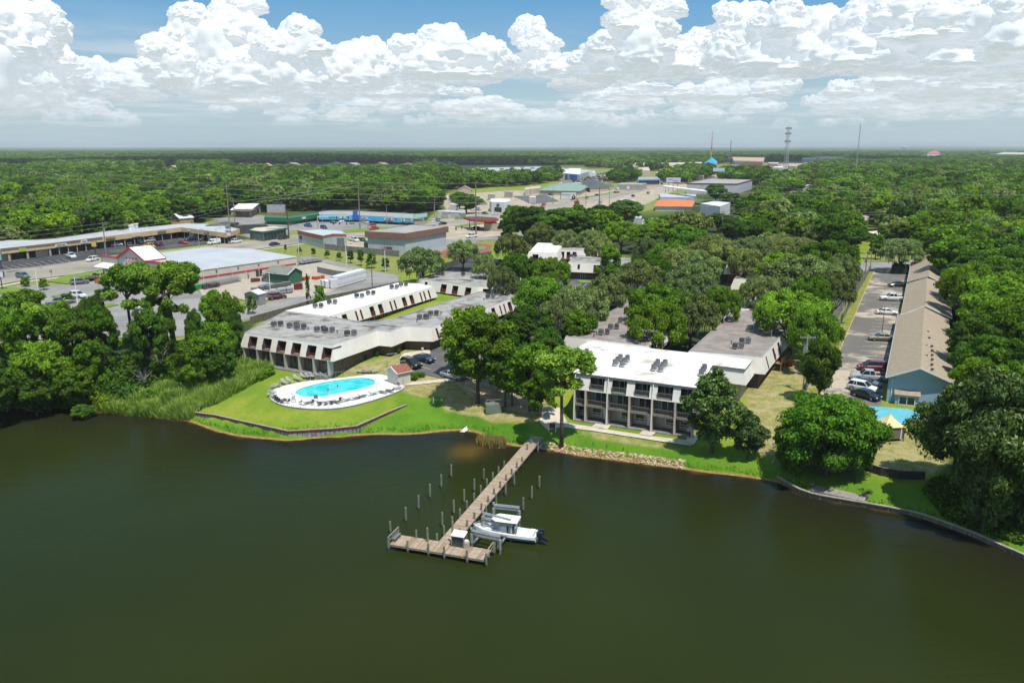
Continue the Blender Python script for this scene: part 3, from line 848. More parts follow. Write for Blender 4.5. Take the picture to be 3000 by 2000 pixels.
def stripes(name,a0,b0,a1,b1,n,w,mat,off):
 "n stripes from segment a0-b0 to segment a1-b1 (photograph pixels, on the ground)"
 A0,B0,A1,B1=[G(*q) for q in (a0,b0,a1,b1)]
 mb=MB()
 for i in range(n):
  t=i/(n-1)
  ribbon_mesh(mb,[A0.lerp(A1,t),B0.lerp(B1,t)],w,mat,off)
 o=mb.obj(name); o['kind']='structure'
stripes('bay_marking',(2500,1074),(2590,1080),(2632,806),(2655,808),32,0.14,WHITELINE,0.26)
stripes('hatch_marking',(2385,1140),(2404,1140),(2440,1025),(2460,1025),8,0.16,YELLOWLINE,0.28)
stripes('hatch_marking',(2447,1010),(2468,1010),(2548,800),(2562,798),34,0.16,YELLOWLINE,0.28)
ribbon('edge_line',[G(2397,1170),G(2448,1058),G(2500,936),G(2562,793)],0.17,YELLOWLINE,0.26)
stripes('bay_marking',(8,781),(36,789),(183,760),(206,768),9,0.14,WHITELINE,0.19)
stripes('bay_marking',(168,741),(196,747),(260,728),(290,733),7,0.14,WHITELINE,0.19)
stripes('bay_marking',(320,736),(350,741),(420,722),(452,727),10,0.14,WHITELINE,0.19)
stripes('bay_marking',(400,714),(430,719),(520,700),(552,704),10,0.14,WHITELINE,0.19)
stripes('bay_marking',(470,722),(500,727),(600,706),(630,710),11,0.14,WHITELINE,0.19)
ribbon('lot_line',[G(-20,775),G(74,759),G(166,746)],0.2,WHITELINE,0.19)
ribbon('lot_line',[G(150,743),G(272,728),G(330,720),G(440,708),G(530,696),G(640,703)],0.4,CONCRETE,0.19)
stripes('bay_marking',(1236,1062),(1272,1069),(1228,1075),(1262,1084),2,0.12,WHITELINE,0.17)
stripes('bay_marking',(1380,1100),(1420,1070),(1440,1110),(1480,1080),5,0.12,WHITELINE,0.17)
stripes('bay_marking',(1702,832),(1690,842),(1790,836),(1780,846),6,0.12,WHITELINE,0.22)
stripes('bay_marking',(1355,764),(1390,764),(1355,800),(1395,800),4,0.12,WHITELINE,0.22)
# ------------------------------------------------------------------ apartment buildings with flared upper storeys
def wall_holes(mb,b0,b1,t0,t1,holes,mat):
 """sloped wall between bottom edge b0-b1 and top edge t0-t1 (3D points, parallel edges);
    holes: (u0, u1, v0, v1), u in metres along the bottom edge, v 0..1 bottom to top. Returns function mapping (u, v) -> point"""
 e=(b1- b0); Lb=e.length; e=e/Lb
 ut0=(t0- b0).dot(e); ut1=(t1- b0).dot(e)
 slope=(t0- b0)- e*ut0
 def pt(u,v):
  return b0+e*u+slope*v
 cols=sorted(set([h[0] for h in holes]+[h[1] for h in holes]))
 rows=sorted(set([0.0,1.0]+[h[2] for h in holes]+[h[3] for h in holes]))
 def left(v): return pt(ut0*v,v)
 def right(v): return pt(Lb+(ut1- Lb)*v,v)
 for j in range(len(rows)-1):
  v0,v1=rows[j],rows[j+1]; vm=(v0+v1)/2
  xs=[('L',0)]+[('u',c) for c in cols]+[('R',0)]
  for i in range(len(xs)-1):
   def q(x,v):
    return left(v) if x[0]=='L' else right(v) if x[0]=='R' else pt(x[1],v)
   if xs[i][0]=='u' and xs[i+1][0]=='u':
    um=(xs[i][1]+xs[i+1][1])/2
    if any(h[0]<um<h[1] and h[2]<vm<h[3] for h in holes): continue
   mb.face([q(xs[i],v0),q(xs[i+1],v0),q(xs[i+1],v1),q(xs[i],v1)],mat)
 return pt,e,slope
def rail_slats(mb,a,b,h,mat,step=0.16,solid=False):
 a=Vector(a); b=Vector(b)
 if solid:
  mb.beam(a+Vector((0,0,h*.5)),b+Vector((0,0,h*.5)),0.05,h,mat)
  return
 up=Vector((0,0,h))
 mb.beam(a+up,b+up,0.07,0.08,mat); mb.beam(a+Vector((0,0,0.08)),b+Vector((0,0,0.08)),0.05,0.06,mat)
 n=max(2,int((b- a).length/step))
 for i in range(n+1):
  p=a.lerp(b,i/n)
  mb.beam(p+Vector((0,0,.06)),p+up,0.045,0.03,mat)
SPECIAL={}
def apartment(name,label,px_poly,zr,zg,wins,roofmat,siding=None,out=0.85,drop=2.65,wall_in=0.35,lower=None,lip=True,lowdoors=(),seed=1,parent=None):
 """px_poly: roof corners in photograph pixels at height zr. wins: {edge: [(frac, width, kind)]}"""
 siding=siding or SIDING; lower=lower or BRICK
 T=[P(x,y,zr) for x,y in px_poly]
 T=ccw(T)
 Bm=offset(T,out); W=offset(T,-wall_in)
 zm=zr- drop; n=len(T)
 r=random.Random(seed)
 root=thing(name,label,'building',(T[0].x,T[0].y,zg)) if parent is None else parent
 O=Vector(root.location)
 def sh(mb):
  mb.v=[(x- O.x,y- O.y,z- O.z) for x,y,z in mb.v]; return mb
 roof=MB(); roof.face([(p.x,p.y,zr) for p in T],roofmat)
 if lip:
  I=offset(T,-0.28)
  for i in range(n):
   j=(i+1) % n
   a,b=T[i],T[j]; c,d=I[j],I[i]
   roof.face([(a.x,a.y,zr+.12),(b.x,b.y,zr+.12),(c.x,c.y,zr+.12),(d.x,d.y,zr+.12)],METAL if roofmat is not WHITE_ROOF and roofmat is not WHITE_ROOF2 else WHITE)
   roof.face([(d.x,d.y,zr+.12),(c.x,c.y,zr+.12),(c.x,c.y,zr),(d.x,d.y,zr)],roofmat)
   roof.face([(b.x,b.y,zr+.12),(a.x,a.y,zr+.12),(a.x,a.y,zr),(b.x,b.y,zr)],WHITE)
 sh(roof).obj('roof',root)
 up=MB()
 for i in range(n):
  j=(i+1) % n
  b0=Vector((Bm[i].x,Bm[i].y,zm)); b1=Vector((Bm[j].x,Bm[j].y,zm)); t0=Vector((T[i].x,T[i].y,zr)); t1=Vector((T[j].x,T[j].y,zr))
  Lb=(b1- b0).length
  spec=wins.get(i,[])
  holes=[]; info=[]
  for (fr,w,kind) in spec:
   u=fr*Lb
   if u- w/2<0.35 or u+w/2>Lb-0.35: continue
   v0,v1=(0.06,0.84) if kind != 'win' else (0.35,0.84)
   holes.append((u- w/2,u+w/2,v0,v1)); info.append(kind)
  pt,e,sl=wall_holes(up,b0,b1,t0,t1,holes,siding)
  nin=Vector((-e.y,e.x,0))
  for h,kind in zip(holes,info):
   u0,u1,v0,v1=h
   A=pt(u0,v0); B_=pt(u1,v0); C=pt(u1,v1); D=pt(u0,v1)
   dep=2.3 if kind=='balc' else 0.35
   wall_d=nin*(out+dep-(out*v0))
   Ai=Vector((A.x,A.y,A.z))+wall_d; Bi=B_+wall_d
   Ci=Vector((Bi.x,Bi.y,C.z)); Di=Vector((Ai.x,Ai.y,D.z))
   bal=MB()
   inner=pm('shaded_balcony_lining',(0.075,0.06,0.055),(0.05,0.042,0.038),scale=2) if kind=='balc' else MAROON  # recess shade is put into this dark lining colour, sun still reaches in
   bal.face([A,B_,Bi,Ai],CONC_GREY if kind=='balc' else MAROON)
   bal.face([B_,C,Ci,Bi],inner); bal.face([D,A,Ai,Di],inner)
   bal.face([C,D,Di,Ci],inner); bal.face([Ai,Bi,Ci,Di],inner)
   fm=MAROON_LT if SPECIAL.get('frame',True) else WHITE
   o_=-nin*0.03
   bal.beam(A+o_,B_+o_,0.08,0.10,fm)
   bal.beam(A+o_,D+o_,0.05,0.05,MAROON); bal.beam(B_+o_,C+o_,0.05,0.05,MAROON)
   bo=sh(bal).obj('balcony' if kind=='balc' else 'window',root)
   g=MB()
   ins=-nin*0.05
   p0=Ai+e*0.25+ins; p1=Bi- e*0.25+ins
   if kind=='balc':
    g.face([p0,p1,Vector((p1.x,p1.y,C.z-0.15)),Vector((p0.x,p0.y,D.z-0.15))],GLASS)
    m_=(p0+p1)/2
    g.beam(m_+ins,Vector((m_.x,m_.y,C.z-.15))+ins,0.07,0.05,WHITE)
   else:
    zs=A.z+(D.z- A.z)*0.45
    q0=Vector((Ai.x,Ai.y,zs))+ins; q1=Vector((Bi.x,Bi.y,zs))+ins
    g.face([q0,q1,Vector((q1.x,q1.y,C.z)),Vector((q0.x,q0.y,D.z))],GLASS)
   sh(g).obj('glass',bo)
   rl=MB()
   rin=nin*0.12
   if kind=='balc':
    solid=SPECIAL.get('rail','solid')=='solid'
    rail_slats(rl,A+rin,B_+rin,0.95 if solid else .8,MAROON,step=.3,solid=solid)
    sh(rl).obj('railing',bo)
 sh(up).obj('upper_wall',root)
 low=MB()
 poly=[(p.x,p.y) for p in W]
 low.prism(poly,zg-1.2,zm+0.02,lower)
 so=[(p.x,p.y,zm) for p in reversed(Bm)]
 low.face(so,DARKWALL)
 sh(low).obj('lower_wall',root)
 for (ei,fr,w,kind) in lowdoors:
  a=Vector((W[ei].x,W[ei].y,zg)); b=Vector((W[(ei+1) % n].x,W[(ei+1) % n].y,zg))
  e=(b- a); L=e.length; e /= L; no=Vector((e.y,-e.x,0))
  c=a+e*(fr*L)+no*0.04
  mb=MB()
  if kind=='door':
   mb.box(c+Vector((0,0,1.05)),(w,0.08,2.1),GLASS2,math.atan2(e.y,e.x))
   for s_ in (-1,0,1): mb.box(c+e*(s_*w/2)+no*.05+Vector((0,0,1.05)),(0.08,0.06,2.15),WHITE if r.random()<.5 else MAROON,math.atan2(e.y,e.x))
   sh(mb).obj('glass_door',root)
  elif kind=='post':
   mb.beam(c+no*1.05,c+no*1.05+Vector((0,0,zm- zg)),0.18,0.18,MAROON)
   sh(mb).obj('post',root)
  elif kind=='window':
   mb.box(c+Vector((0,0,1.5)),(w,0.08,1.1),GLASS,math.atan2(e.y,e.x))
   for s_ in (-1,0,1): mb.box(c+e*(s_*w/2)+no*.05+Vector((0,0,1.5)),(0.07,0.05,1.15),WHITE,math.atan2(e.y,e.x))
   sh(mb).obj('window',root)
 return root,T,Bm,W,zm
def edges_px(T):
 return [tuple(round(q) for q in proj(p.x,p.y,p.z)) for p in T]
ZR=8.7
def edge_of(T,a,b):
 "index of the edge of T whose ends project nearest to pixels a and b (either order), and whether it runs a->b"
 best=None
 for i in range(len(T)):
  p=proj(*T[i]); q=proj(*T[(i+1) % len(T)])
  for fl,(u,v) in ((0,(a,b)),(1,(b,a))):
   s=math.dist(p,u)+math.dist(q,v)
   if best is None or s<best[0]: best=(s,i,fl)
 return best[1],best[2]
def apt(name,label,poly,zr,zg,specs,roofmat,low=(),**kw):
 T=ccw([P(x,y,zr) for x,y in poly])
 wins={}
 for a,b,lst in specs:
  i,fl=edge_of(T,a,b)
  wins[i]=[((1- f) if fl else f,w,k) for f,w,k in lst]
 ld=[]
 for a,b,lst in low:
  i,fl=edge_of(T,a,b)
  ld +=[(i,(1- f) if fl else f,w,k) for f,w,k in lst]
 return apartment(name,label,poly,zr,zg,wins,roofmat,lowdoors=ld,**kw)
A_POLY=[(717,975),(972,1013),(1104,970),(1142,973),(1182,958),(1062,944),(960,927),(836,912)]
SPECIAL['rail']='bars'
A6=[(0.135+0.158*k,2.1,'balc') for k in range(6)]
rootA,TA,BA,WA,zmA=apt('apartment_building','weathered grey flat-roofed apartment building with six dark balconies facing the pool lawn',A_POLY,ZR,3.2,
[((717,975),(972,1013),A6),((717,975),(836,912),[(0.2,1.6,'balc'),(0.7,1.6,'balc')])],GREY_ROOF,wall_in=0.35,out=0.95)
def patios(root,T,W,a,b,zg,zm,n,depth=1.3,posts=TAUPE):
 i,fl=edge_of(T,a,b)
 O=Vector(root.location)
 p=Vector((W[i].x,W[i].y,zg)); q=Vector((W[(i+1) % len(W)].x,W[(i+1) % len(W)].y,zg))
 e=(q- p); L=e.length; e /= L; no=Vector((e.y,-e.x,0))
 ang=math.atan2(e.y,e.x)
 for k in range(n+1):
  mb=MB(); c=p+e*(L*k/n)+no*(depth/2)- O
  mb.box(c+Vector((0,0,(zm- zg)/2)),(0.28,depth,zm- zg-0.02),posts,ang)
  mb.obj('party_wall',root)
 sl=MB(); c=p+e*(L/2)+no*(depth/2+.3)- O
 sl.box(c+Vector((0,0,-0.35)),(L,depth+0.7,0.8),CONC_GREY,ang); sl.obj('patio_slab',root)
 for k in range(n):
  mb=MB(); c=p+e*(L*(k+0.55)/n)+no*0.06- O
  mb.box(c+Vector((0,0,1.05)),(L/n*0.5,0.06,2.1),GLASS2,ang)
  for s_ in (-1,0,1): mb.box(c+e*(s_*L/n*.25)+no*.05+Vector((0,0,1.05)),(0.07,0.06,2.15),GMETAL,ang)
  mb.obj('glass_door',root)
patios(rootA,TA,WA,(717,975),(972,1013),3.15,zmA,6)
SPECIAL['rail']='solid'
apt('apartment_building','long weathered flat-roofed wing behind the yellow-topped tree',[(1182,958),(1262,960),(1425,903),(1503,874),(1512,862),(1405,855),(1303,885),(1150,934),(1062,944)],ZR,3.7,
[((1262,960),(1425,903),[(0.10,0.55,'slit'),(0.32,1.7,'balc'),(0.55,1.7,'balc'),(0.8,1.7,'balc')]),((1425,903),(1503,874),[(0.2,1.5,'balc'),(0.45,.5,'slit'),(0.6,.5,'slit'),(0.8,1.6,'balc')]),
((1303,885),(1150,934),[(0.2,1.7,'balc'),(0.4,1.7,'balc'),(0.6,1.7,'balc'),(0.8,1.7,'balc')])],GREY_ROOF,seed=2)
apt('apartment_building','pale flat-roofed cross wing with red-panelled balconies beside the lone oak',[(1224,814),(1304,796),(1400,800),(1525,812),(1532,842),(1400,841),(1236,819)],ZR,4.4,
[((1236,819),(1400,841),[(0.10,.9,'win'),(0.42,1.9,'balc'),(0.62,1.9,'balc'),(0.84,1.9,'balc')]),((1400,841),(1532,842),[(0.2,1.9,'balc'),(0.45,1.9,'balc'),(0.75,1.3,'win')])],GREY_ROOF,
low=[((1236,819),(1400,841),[(0.3,1.8,'door'),(0.5,0,'post'),(0.6,1.8,'door'),(0.75,0,'post'),(0.9,1.8,'door')])],seed=3)
DW=[]
for f0 in (0.055,0.36,0.66):
 DW +=[(f0,1.5,'balc'),(f0+0.075,1.5,'balc'),(f0+0.17,0.5,'slit'),(f0+0.21,0.5,'slit')]
DW +=[(0.92,0.6,'slit')]
dl=[]
for k in range(14):
 dl +=[((k+.5)/14,1.6,'door' if k % 2 else 'window'),((k+1)/14,0,'post')]
apt('apartment_building','long apartment building with bright white roof and red-railed balconies along the courtyard',[(836,911),(964,927),(1270,840),(1228,832),(1167,829)],ZR+0.15,3.6,
[((964,927),(1270,840),DW)],WHITE_ROOF,low=[((964,927),(1270,840),dl)],seed=4)
apt('apartment_building','brown-grey roofed wing behind the left part of the lakeside block',[(1657,986),(1814,1006),(1893,1016),(2010,900),(2000,872),(1872,868),(1720,949)],ZR+0.5,3.9,
[((1893,1016),(2010,900),[(0.12,1.7,'balc'),(0.26,1.7,'balc'),(0.5,1.7,'balc'),(0.8,1.7,'balc')]),((1657,986),(1872,868),[])],BROWN_ROOF,seed=5)
apt('apartment_building','brown-grey roofed wing with brick base at the right of the lakeside block',[(2017,1031),(2232,1048),(2330,936),(2302,905),(2150,905),(2106,950)],ZR+0.4,3.3,
[((2232,1048),(2330,936),[(0.10,0.5,'slit'),(0.28,1.3,'balc'),(0.42,1.3,'balc'),(0.7,1.7,'balc')]),((2106,950),(2017,1031),[(0.3,1.6,'balc'),(0.7,1.6,'balc')])],BROWN_ROOF,seed=6,lower=pm('brown_wood_base',(0.12,0.085,0.06),(0.09,0.065,0.05),scale=2,stripe=(0,0.3,0.3)))
apt('apartment_building','pale flat-roofed rear wing glimpsed between the moss-hung oaks',[(2125,906),(2180,860),(2290,862),(2300,905)],ZR+0.6,4.4,
[((2125,906),(2300,905),[(0.2,2.4,'balc')]),((2125,906),(2180,860),[(0.5,2.2,'balc')])],GREY_ROOF,seed=7)
apt('apartment_building','bright white-roofed apartment wing among the oaks behind the parked black pickups',[(1548,741),(1632,741),(1650,714),(1575,712)],11.6,6.0,[((1548,741),(1632,741),[(0.3,1.8,'balc')])],WHITE_ROOF,seed=8)
apt('apartment_building','white apartment wing with red doors beyond the bright white-roofed wing',[(1640,733),(1760,736),(1770,717),(1660,714)],11.0,6.0,[((1640,733),(1760,736),[(0.12,1.2,'balc'),(0.25,1.2,'balc'),(0.38,1.2,'balc'),(0.8,2,'balc')])],GREY_ROOF,seed=9)
apt('apartment_building','white apartment wing over the green-kerbed parking bays',[(1665,769),(1800,774),(1965,790),(1985,770),(1800,752),(1680,750)],11.0,5.6,
[((1665,769),(1800,774),[(0.28,0.6,'win'),(0.66,2.0,'balc')]),((1800,774),(1965,790),[(0.2,1.8,'balc'),(0.6,1.8,'balc')])],GREY_ROOF,seed=10,low=[((1665,769),(1800,774),[(0.3,1.2,'window'),(0.7,2.4,'door')])])
apt('apartment_building','patchy white-roofed wing under the central oaks',[(1958,800),(2060,805),(2085,785),(1975,770)],10.6,5.6,[((1958,800),(2060,805),[(0.5,1.8,'balc')])],WHITE_ROOF2,seed=11)
apt('apartment_building','light-roofed block with square dark openings under the big right-hand oak',[(2130,775),(2250,775),(2260,745),(2150,738)],11.6,5.8,[((2130,775),(2250,775),[(0.25,2.4,'balc'),(0.7,1.6,'balc')])],WHITE_ROOF2,seed=12)
apt('apartment_building','low tan-eaved wing below the big right-hand oak',[(2150,818),(2330,828),(2340,800),(2170,792)],8.8,5.4,[],pm('tan_shingle_roof',(0.42,0.36,0.28),(0.34,0.29,0.22),scale=2),seed=13)
def lakeside_block():
 zr=8.95; zg=1.0
 Z=lambda x,y: (1600+x/3.357,950+y/3.357)
 poly=[Z(290,462),Z(1480,608),Z(1620,385),Z(1940,424),Z(2005,345),Z(420,165),Z(310,235),Z(480,252)]
 T=ccw([P(x,y,zr) for x,y in poly])
 root=thing('lakeside_apartment_block','three-storey white apartment block with bright white roof facing the lake','building',(T[0].x,T[0].y,zg))
 O=Vector(root.location)
 def sh(mb):
  mb.v=[(x- O.x,y- O.y,z- O.z) for x,y,z in mb.v]; return mb
 n=len(T)
 i,fl=edge_of(T,poly[0],poly[1])
 a=T[i]; b=T[(i+1) % n]
 if fl: pass
 e=(b- a); e.z=0; L=e.length; e.normalize(); no=Vector((e.y,-e.x,0)); nin=-no
 ang=math.atan2(e.y,e.x)
 roof=MB(); roof.face([(p.x,p.y,zr) for p in T],WHITE_ROOF2)
 I=offset(T,0.35)
 for k in range(n):
  j=(k+1) % n
  roof.face([(I[k].x,I[k].y,zr-.12),(I[j].x,I[j].y,zr-.12),(T[j].x,T[j].y,zr),(T[k].x,T[k].y,zr)],WHITE_ROOF2)
  roof.face([(I[k].x,I[k].y,zr-.34),(I[j].x,I[j].y,zr-.34),(I[j].x,I[j].y,zr-.12),(I[k].x,I[k].y,zr-.12)],GMETAL)
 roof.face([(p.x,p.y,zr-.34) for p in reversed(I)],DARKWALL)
 sh(roof).obj('roof',root)
 zt=zr-0.34; z2=zr-2.75; z1=z2-2.55
 flare=0.75
 up=MB(); Bm=offset(T,flare)
 cen=[(-55+0,),]
 bx=[258,470,691,920,1149,1380]
 us=[]
 for x in bx:
  q=P(1600+x/3.357,950+(462+(x-290)*0.1227+120)/3.357,zr-1.4)
  us.append((q- a).dot(e))
 pitch=(us[-1]- us[0])/5
 us=[us[0]- pitch]*0+us
 for k in range(n):
  j=(k+1) % n
  b0=Vector((Bm[k].x,Bm[k].y,z2)); b1=Vector((Bm[j].x,Bm[j].y,z2)); t0=Vector((T[k].x,T[k].y,zt)); t1=Vector((T[j].x,T[j].y,zt))
  holes=[]
  if k==i:
   du=(a- b0).dot(e)
   holes=[(u+du-1.2,u+du+1.2,0.06,0.88) for u in us if u+du>1.3 and u+du<(b1- b0).length-1.25]
  pt,ee,sl=wall_holes(up,b0,b1,t0,t1,holes,SIDING2)
  for h in holes:
   A,B_,C,D=pt(h[0],h[2]),pt(h[1],h[2]),pt(h[1],h[3]),pt(h[0],h[3])
   d_=nin*2.1; Ai=A+d_; Bi=B_+d_; Ci=Vector((Bi.x,Bi.y,C.z)); Di=Vector((Ai.x,Ai.y,D.z))
   bal=MB()
   for q in ([A,B_,Bi,Ai],): bal.face(q,CONC_GREY)
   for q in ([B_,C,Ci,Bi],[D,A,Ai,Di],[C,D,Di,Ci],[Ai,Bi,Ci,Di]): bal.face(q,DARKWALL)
   bo=sh(bal).obj('balcony',root)
   g=MB(); p0=Ai+e*0.75+no*.05; p1=Bi- e*.1+no*.05
   g.face([p0,p1,Vector((p1.x,p1.y,C.z-.1)),Vector((p0.x,p0.y,D.z-.1))],GLASS)
   for t_ in (0.0,0.5,1.0):
    m_=p0.lerp(p1,t_)+no*.04; g.beam(m_,Vector((m_.x,m_.y,C.z-.12)),0.07,0.05,WHITE)
   sh(g).obj('glass_door',bo)
   rl=MB(); rail_slats(rl,A+nin*.06,B_+nin*.06,0.98,GMETAL,step=0.2)
   ro=sh(rl).obj('railing',bo)
   if abs((h[0]+h[1])/2-(us[2]+du))<0.3:
    st=MB(); st.beam(A+no*.05+Vector((0,0,.02)),B_+no*.05+Vector((0,0,.02)),0.05,0.12,GREENPAINT); sh(st).obj('green_strip',bo)
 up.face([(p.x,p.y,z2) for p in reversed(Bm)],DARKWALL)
 sh(up).obj('upper_wall',root)
 W=[Vector((p.x,p.y)) for p in T]
 Wd=offset(T,-0.2)
 k0,k1=i,(i+1) % n
 dirL=(Vector(T[i-1][:2])- Vector(T[i][:2])).normalized(); dirR=(Vector(T[(i+2) % n][:2])- Vector(T[(i+1) % n][:2])).normalized()
 Wd[k0]=Wd[k0]+dirL*1.3; Wd[k1]=Wd[k1]+dirR*1.3
 low=MB(); low.prism([(p.x,p.y) for p in Wd],zg-1.0,z2+.01,TAUPE); sh(low).obj('lower_wall',root)
 wl0=Vector((Wd[k0].x,Wd[k0].y,0)); wl1=Vector((Wd[k1].x,Wd[k1].y,0))
 LL=(wl1- wl0).length
 fr0=Vector((Bm[k0].x,Bm[k0].y,0));
 def front(u,z,o=0.0):
  q=a+e*u+no*(flare+o); return Vector((q.x,q.y,z))
 def back(u,z,o=0.0):
  q=wl0+e*((Vector((a.x,a.y,0))+e*u- wl0).dot(e))+no*o; return Vector((q.x,q.y,z))
 depth=(front(0,0)- back(0,0)).dot(no)
 sl=MB(); cc=(front(L/2,z1)+back(L/2,z1))/2
 sl.box(cc,(L+.2,depth,0.22),CONC_GREY,ang); sh(sl).obj('balcony_slab',root)
 sl=MB(); cc=(front(L/2,zg-.3)+back(L/2,zg-.3))/2
 sl.box(cc,(L+.2,depth+.5,0.75),CONC_GREY,ang); sh(sl).obj('patio_slab',root)
 walls=[us[0]- pitch*0.5+pitch*k for k in range(7)]
 for j_,u in enumerate(walls):
  if u<0.1: u=0.15
  if u>L: u=L-.15
  mb=MB(); c=(front(u,0)+back(u,0))/2
  mb.box((c.x,c.y,(zg+z2)/2),(0.22,depth,z2- zg),TAUPE,ang)
  sh(mb).obj('party_wall',root)
  mb=MB(); mb.beam(front(u,zg,.04),front(u,z2+.1,.04),0.3,0.12,TAUPE)
  if j_ % 2==0: mb.beam(front(u,zg,.13),front(u,z2+.1,.13),0.1,0.08,WHITE)
  if j_ % 2==0: mb.beam(front(u,z2-.1,.08),front(u,zr-.4,-.35),0.12,0.1,WHITE)
  sh(mb).obj('column',root)
 for j_ in range(len(walls)-1):
  u0,u1=max(walls[j_],.15)+.12,min(walls[j_+1],L-.15)-.12
  rl=MB(); rail_slats(rl,front(u0,z1+.1,-.06),front(u1,z1+.1,-.06),0.95,pm('brown_rail',(.13,.115,.10)),step=0.24); sh(rl).obj('railing',root)
  g=MB(); um=u1-1.55
  c=back(um,z1+1.2,.05)
  g.box(c,(1.9,0.06,2.0),GLASS2 if j_ % 3 else GLASS,ang)
  for t_ in (-.95,0,.95): g.box(c+e*t_+no*.05,(0.08,0.06,2.05),WHITE,ang)
  for t_ in (-1.0,1.0): g.box(c+Vector((0,0,t_))+no*.05,(1.98,0.06,0.08),WHITE,ang)
  sh(g).obj('glass_door',root)
  g=MB(); um=(u0+1.1) if j_ % 2 else (u1-1.0)
  c=back(um,zg+1.25,.05)
  g.box(c,(1.55,0.06,1.15),GLASS,ang)
  for t_ in (-.78,.78): g.box(c+e*t_+no*.05,(0.09,0.06,1.2),WHITE,ang)
  for t_ in (-.58,-.22,.58): g.box(c+Vector((0,0,t_))+no*.05,(1.6,0.06,0.08),WHITE,ang)
  g.box(c+Vector((0,0,-.4))+no*.05,(0.08,0.06,0.36),WHITE,ang)
  sh(g).obj('window',root)
  if j_ % 2:
   g=MB(); g.box(back(u1-.7,zg+1.05,.05),(0.85,0.06,2.0),WHITE,ang); sh(g).obj('door',root)
 return root,a,e,no,zr
lake=lakeside_block()
# ------------------------------------------------------------------ roof machinery
def make_ac(name,label,mat_body,round_=False):
 t=thing(name,label,'air conditioner')
 b=MB()
 if round_:
  b.cyl((0,0,.35),.72,.40,mat_body,12)
 else:
  b.box((0,0,.72),(.82,.82,.74),mat_body)
  for k in range(6): b.box((0,0,.42+k*.12),(.86,.86,.03),GMETAL)
 b.obj('casing',t)
 f=MB(); f.cyl((0,0,1.08),.06,.36,GMETAL,12); f.cyl((0,0,1.13),.05,.10,BLACK,8)
 for k in range(4):
  q=k*math.pi/2; f.beam((0,0,1.15),(math.cos(q)*.33,math.sin(q)*.33,1.15),.10,.02,BLACK)
 f.obj('fan',t)
 s=MB()
 for x in (-.38,.38):
  s.beam((x,-.5,.3),(x,.5,.3),.07,.1,METAL)
  for y in (-.42,.42): s.beam((x,y,0),(x,y,.3),.06,.06,METAL)
 s.obj('stand',t)
 return t
ac_sq=make_ac('air_conditioner','dark box air conditioner',DMETAL)
ac_gr=make_ac('air_conditioner','grey box air conditioner',GMETAL)
ac_rd=make_ac('air_conditioner','round-topped grey air conditioner',GMETAL,True)
AC=[

(812,957,ZR,'on the weathered left roof, far-left pair',2),(852+6,961,ZR,'on the weathered left roof, second cluster, left',2),(880,966,ZR,'on the weathered left roof, second cluster, right',2),
(938,972,ZR,'on the weathered left roof, third cluster, left',2),(963,975,ZR,'on the weathered left roof, third cluster, right',2),(1027,984,ZR,'on the weathered left roof, nearest the right edge',2),
(1238,936,ZR,'on the long wing, nearer pair',2),(1270,925,ZR,'on the long wing, middle pair',2),(1437,875,ZR,'on the long wing behind the yellow-topped tree',2),(1452,863,ZR,'on the long wing at its far end',2),
(1290,807,ZR,'on the cross wing, leftmost',2),(1357,809,ZR,'on the cross wing, second from left',1),(1446,815,ZR,'on the cross wing, third from left',1),(1496,819,ZR,'on the cross wing, rightmost',1),
(932,903,ZR+.15,'on the long white roof, nearest pair',2),(973,892,ZR+.15,'on the long white roof, second pair',2),(1053,873,ZR+.15,'on the long white roof, third pair',2),(1086,865,ZR+.15,'on the long white roof, fourth pair',2),
(1155,847,ZR+.15,'on the long white roof, fifth pair',2),(1182,840,ZR+.15,'on the long white roof, farthest pair',2),
(1770,981,ZR+.5,'on the left brown roof, nearer pair',2),(1798,965,ZR+.5,'on the left brown roof, farther pair',2),(1818,945,ZR+.5,'on the left brown roof, smallest and farthest',1),
(2163,1022,ZR+.4,'on the right brown roof, nearest cluster',2),(2183,1007,ZR+.4,'on the right brown roof, second cluster',2),(2207,972,ZR+.4,'on the right brown roof, third cluster',2),(2228,957,ZR+.4,'on the right brown roof, fourth cluster',2),
(2187,869,ZR+.6,'on the rear wing, left',1),(2210,869,ZR+.6,'on the rear wing, middle',1),(2227,871,ZR+.6,'on the rear wing, right',1),(1680,755,11.0,'on the white wing over the green kerb',2)]
firstuse={}
def put_ac(proto,key,p,rot,label,group):
 if key not in firstuse:
  firstuse[key]=1
  proto.location=p; proto.rotation_euler=(0,0,rot); proto['label']=label; proto['group']=group
  return proto
 return dup(proto,p,rot,label,group)
AXD=math.atan2((P(964,927,8.8)- P(1270,840,8.8)).y,(P(964,927,8.8)- P(1270,840,8.8)).x)
for (x,y,z,where,k) in AC:
 p=P(x,y,z)
 for j in range(k):
  q=p+Vector((0.62*(j*2-(k-1)),0.35*j,0))
  pr,key=((ac_sq,'sq') if (j+x) % 2 else (ac_gr,'gr'))
  side='' if k==1 else (', left unit' if j==0 else ', right unit')
  put_ac(pr,key,q,AXD+(0.3 if j else 0),('dark' if key=='sq' else 'grey')+' box air conditioner ' +where+side,'air conditioners on the flat roofs')
Zz=lambda x,y: P(1600+x/3.357,950+y/3.357,8.95)
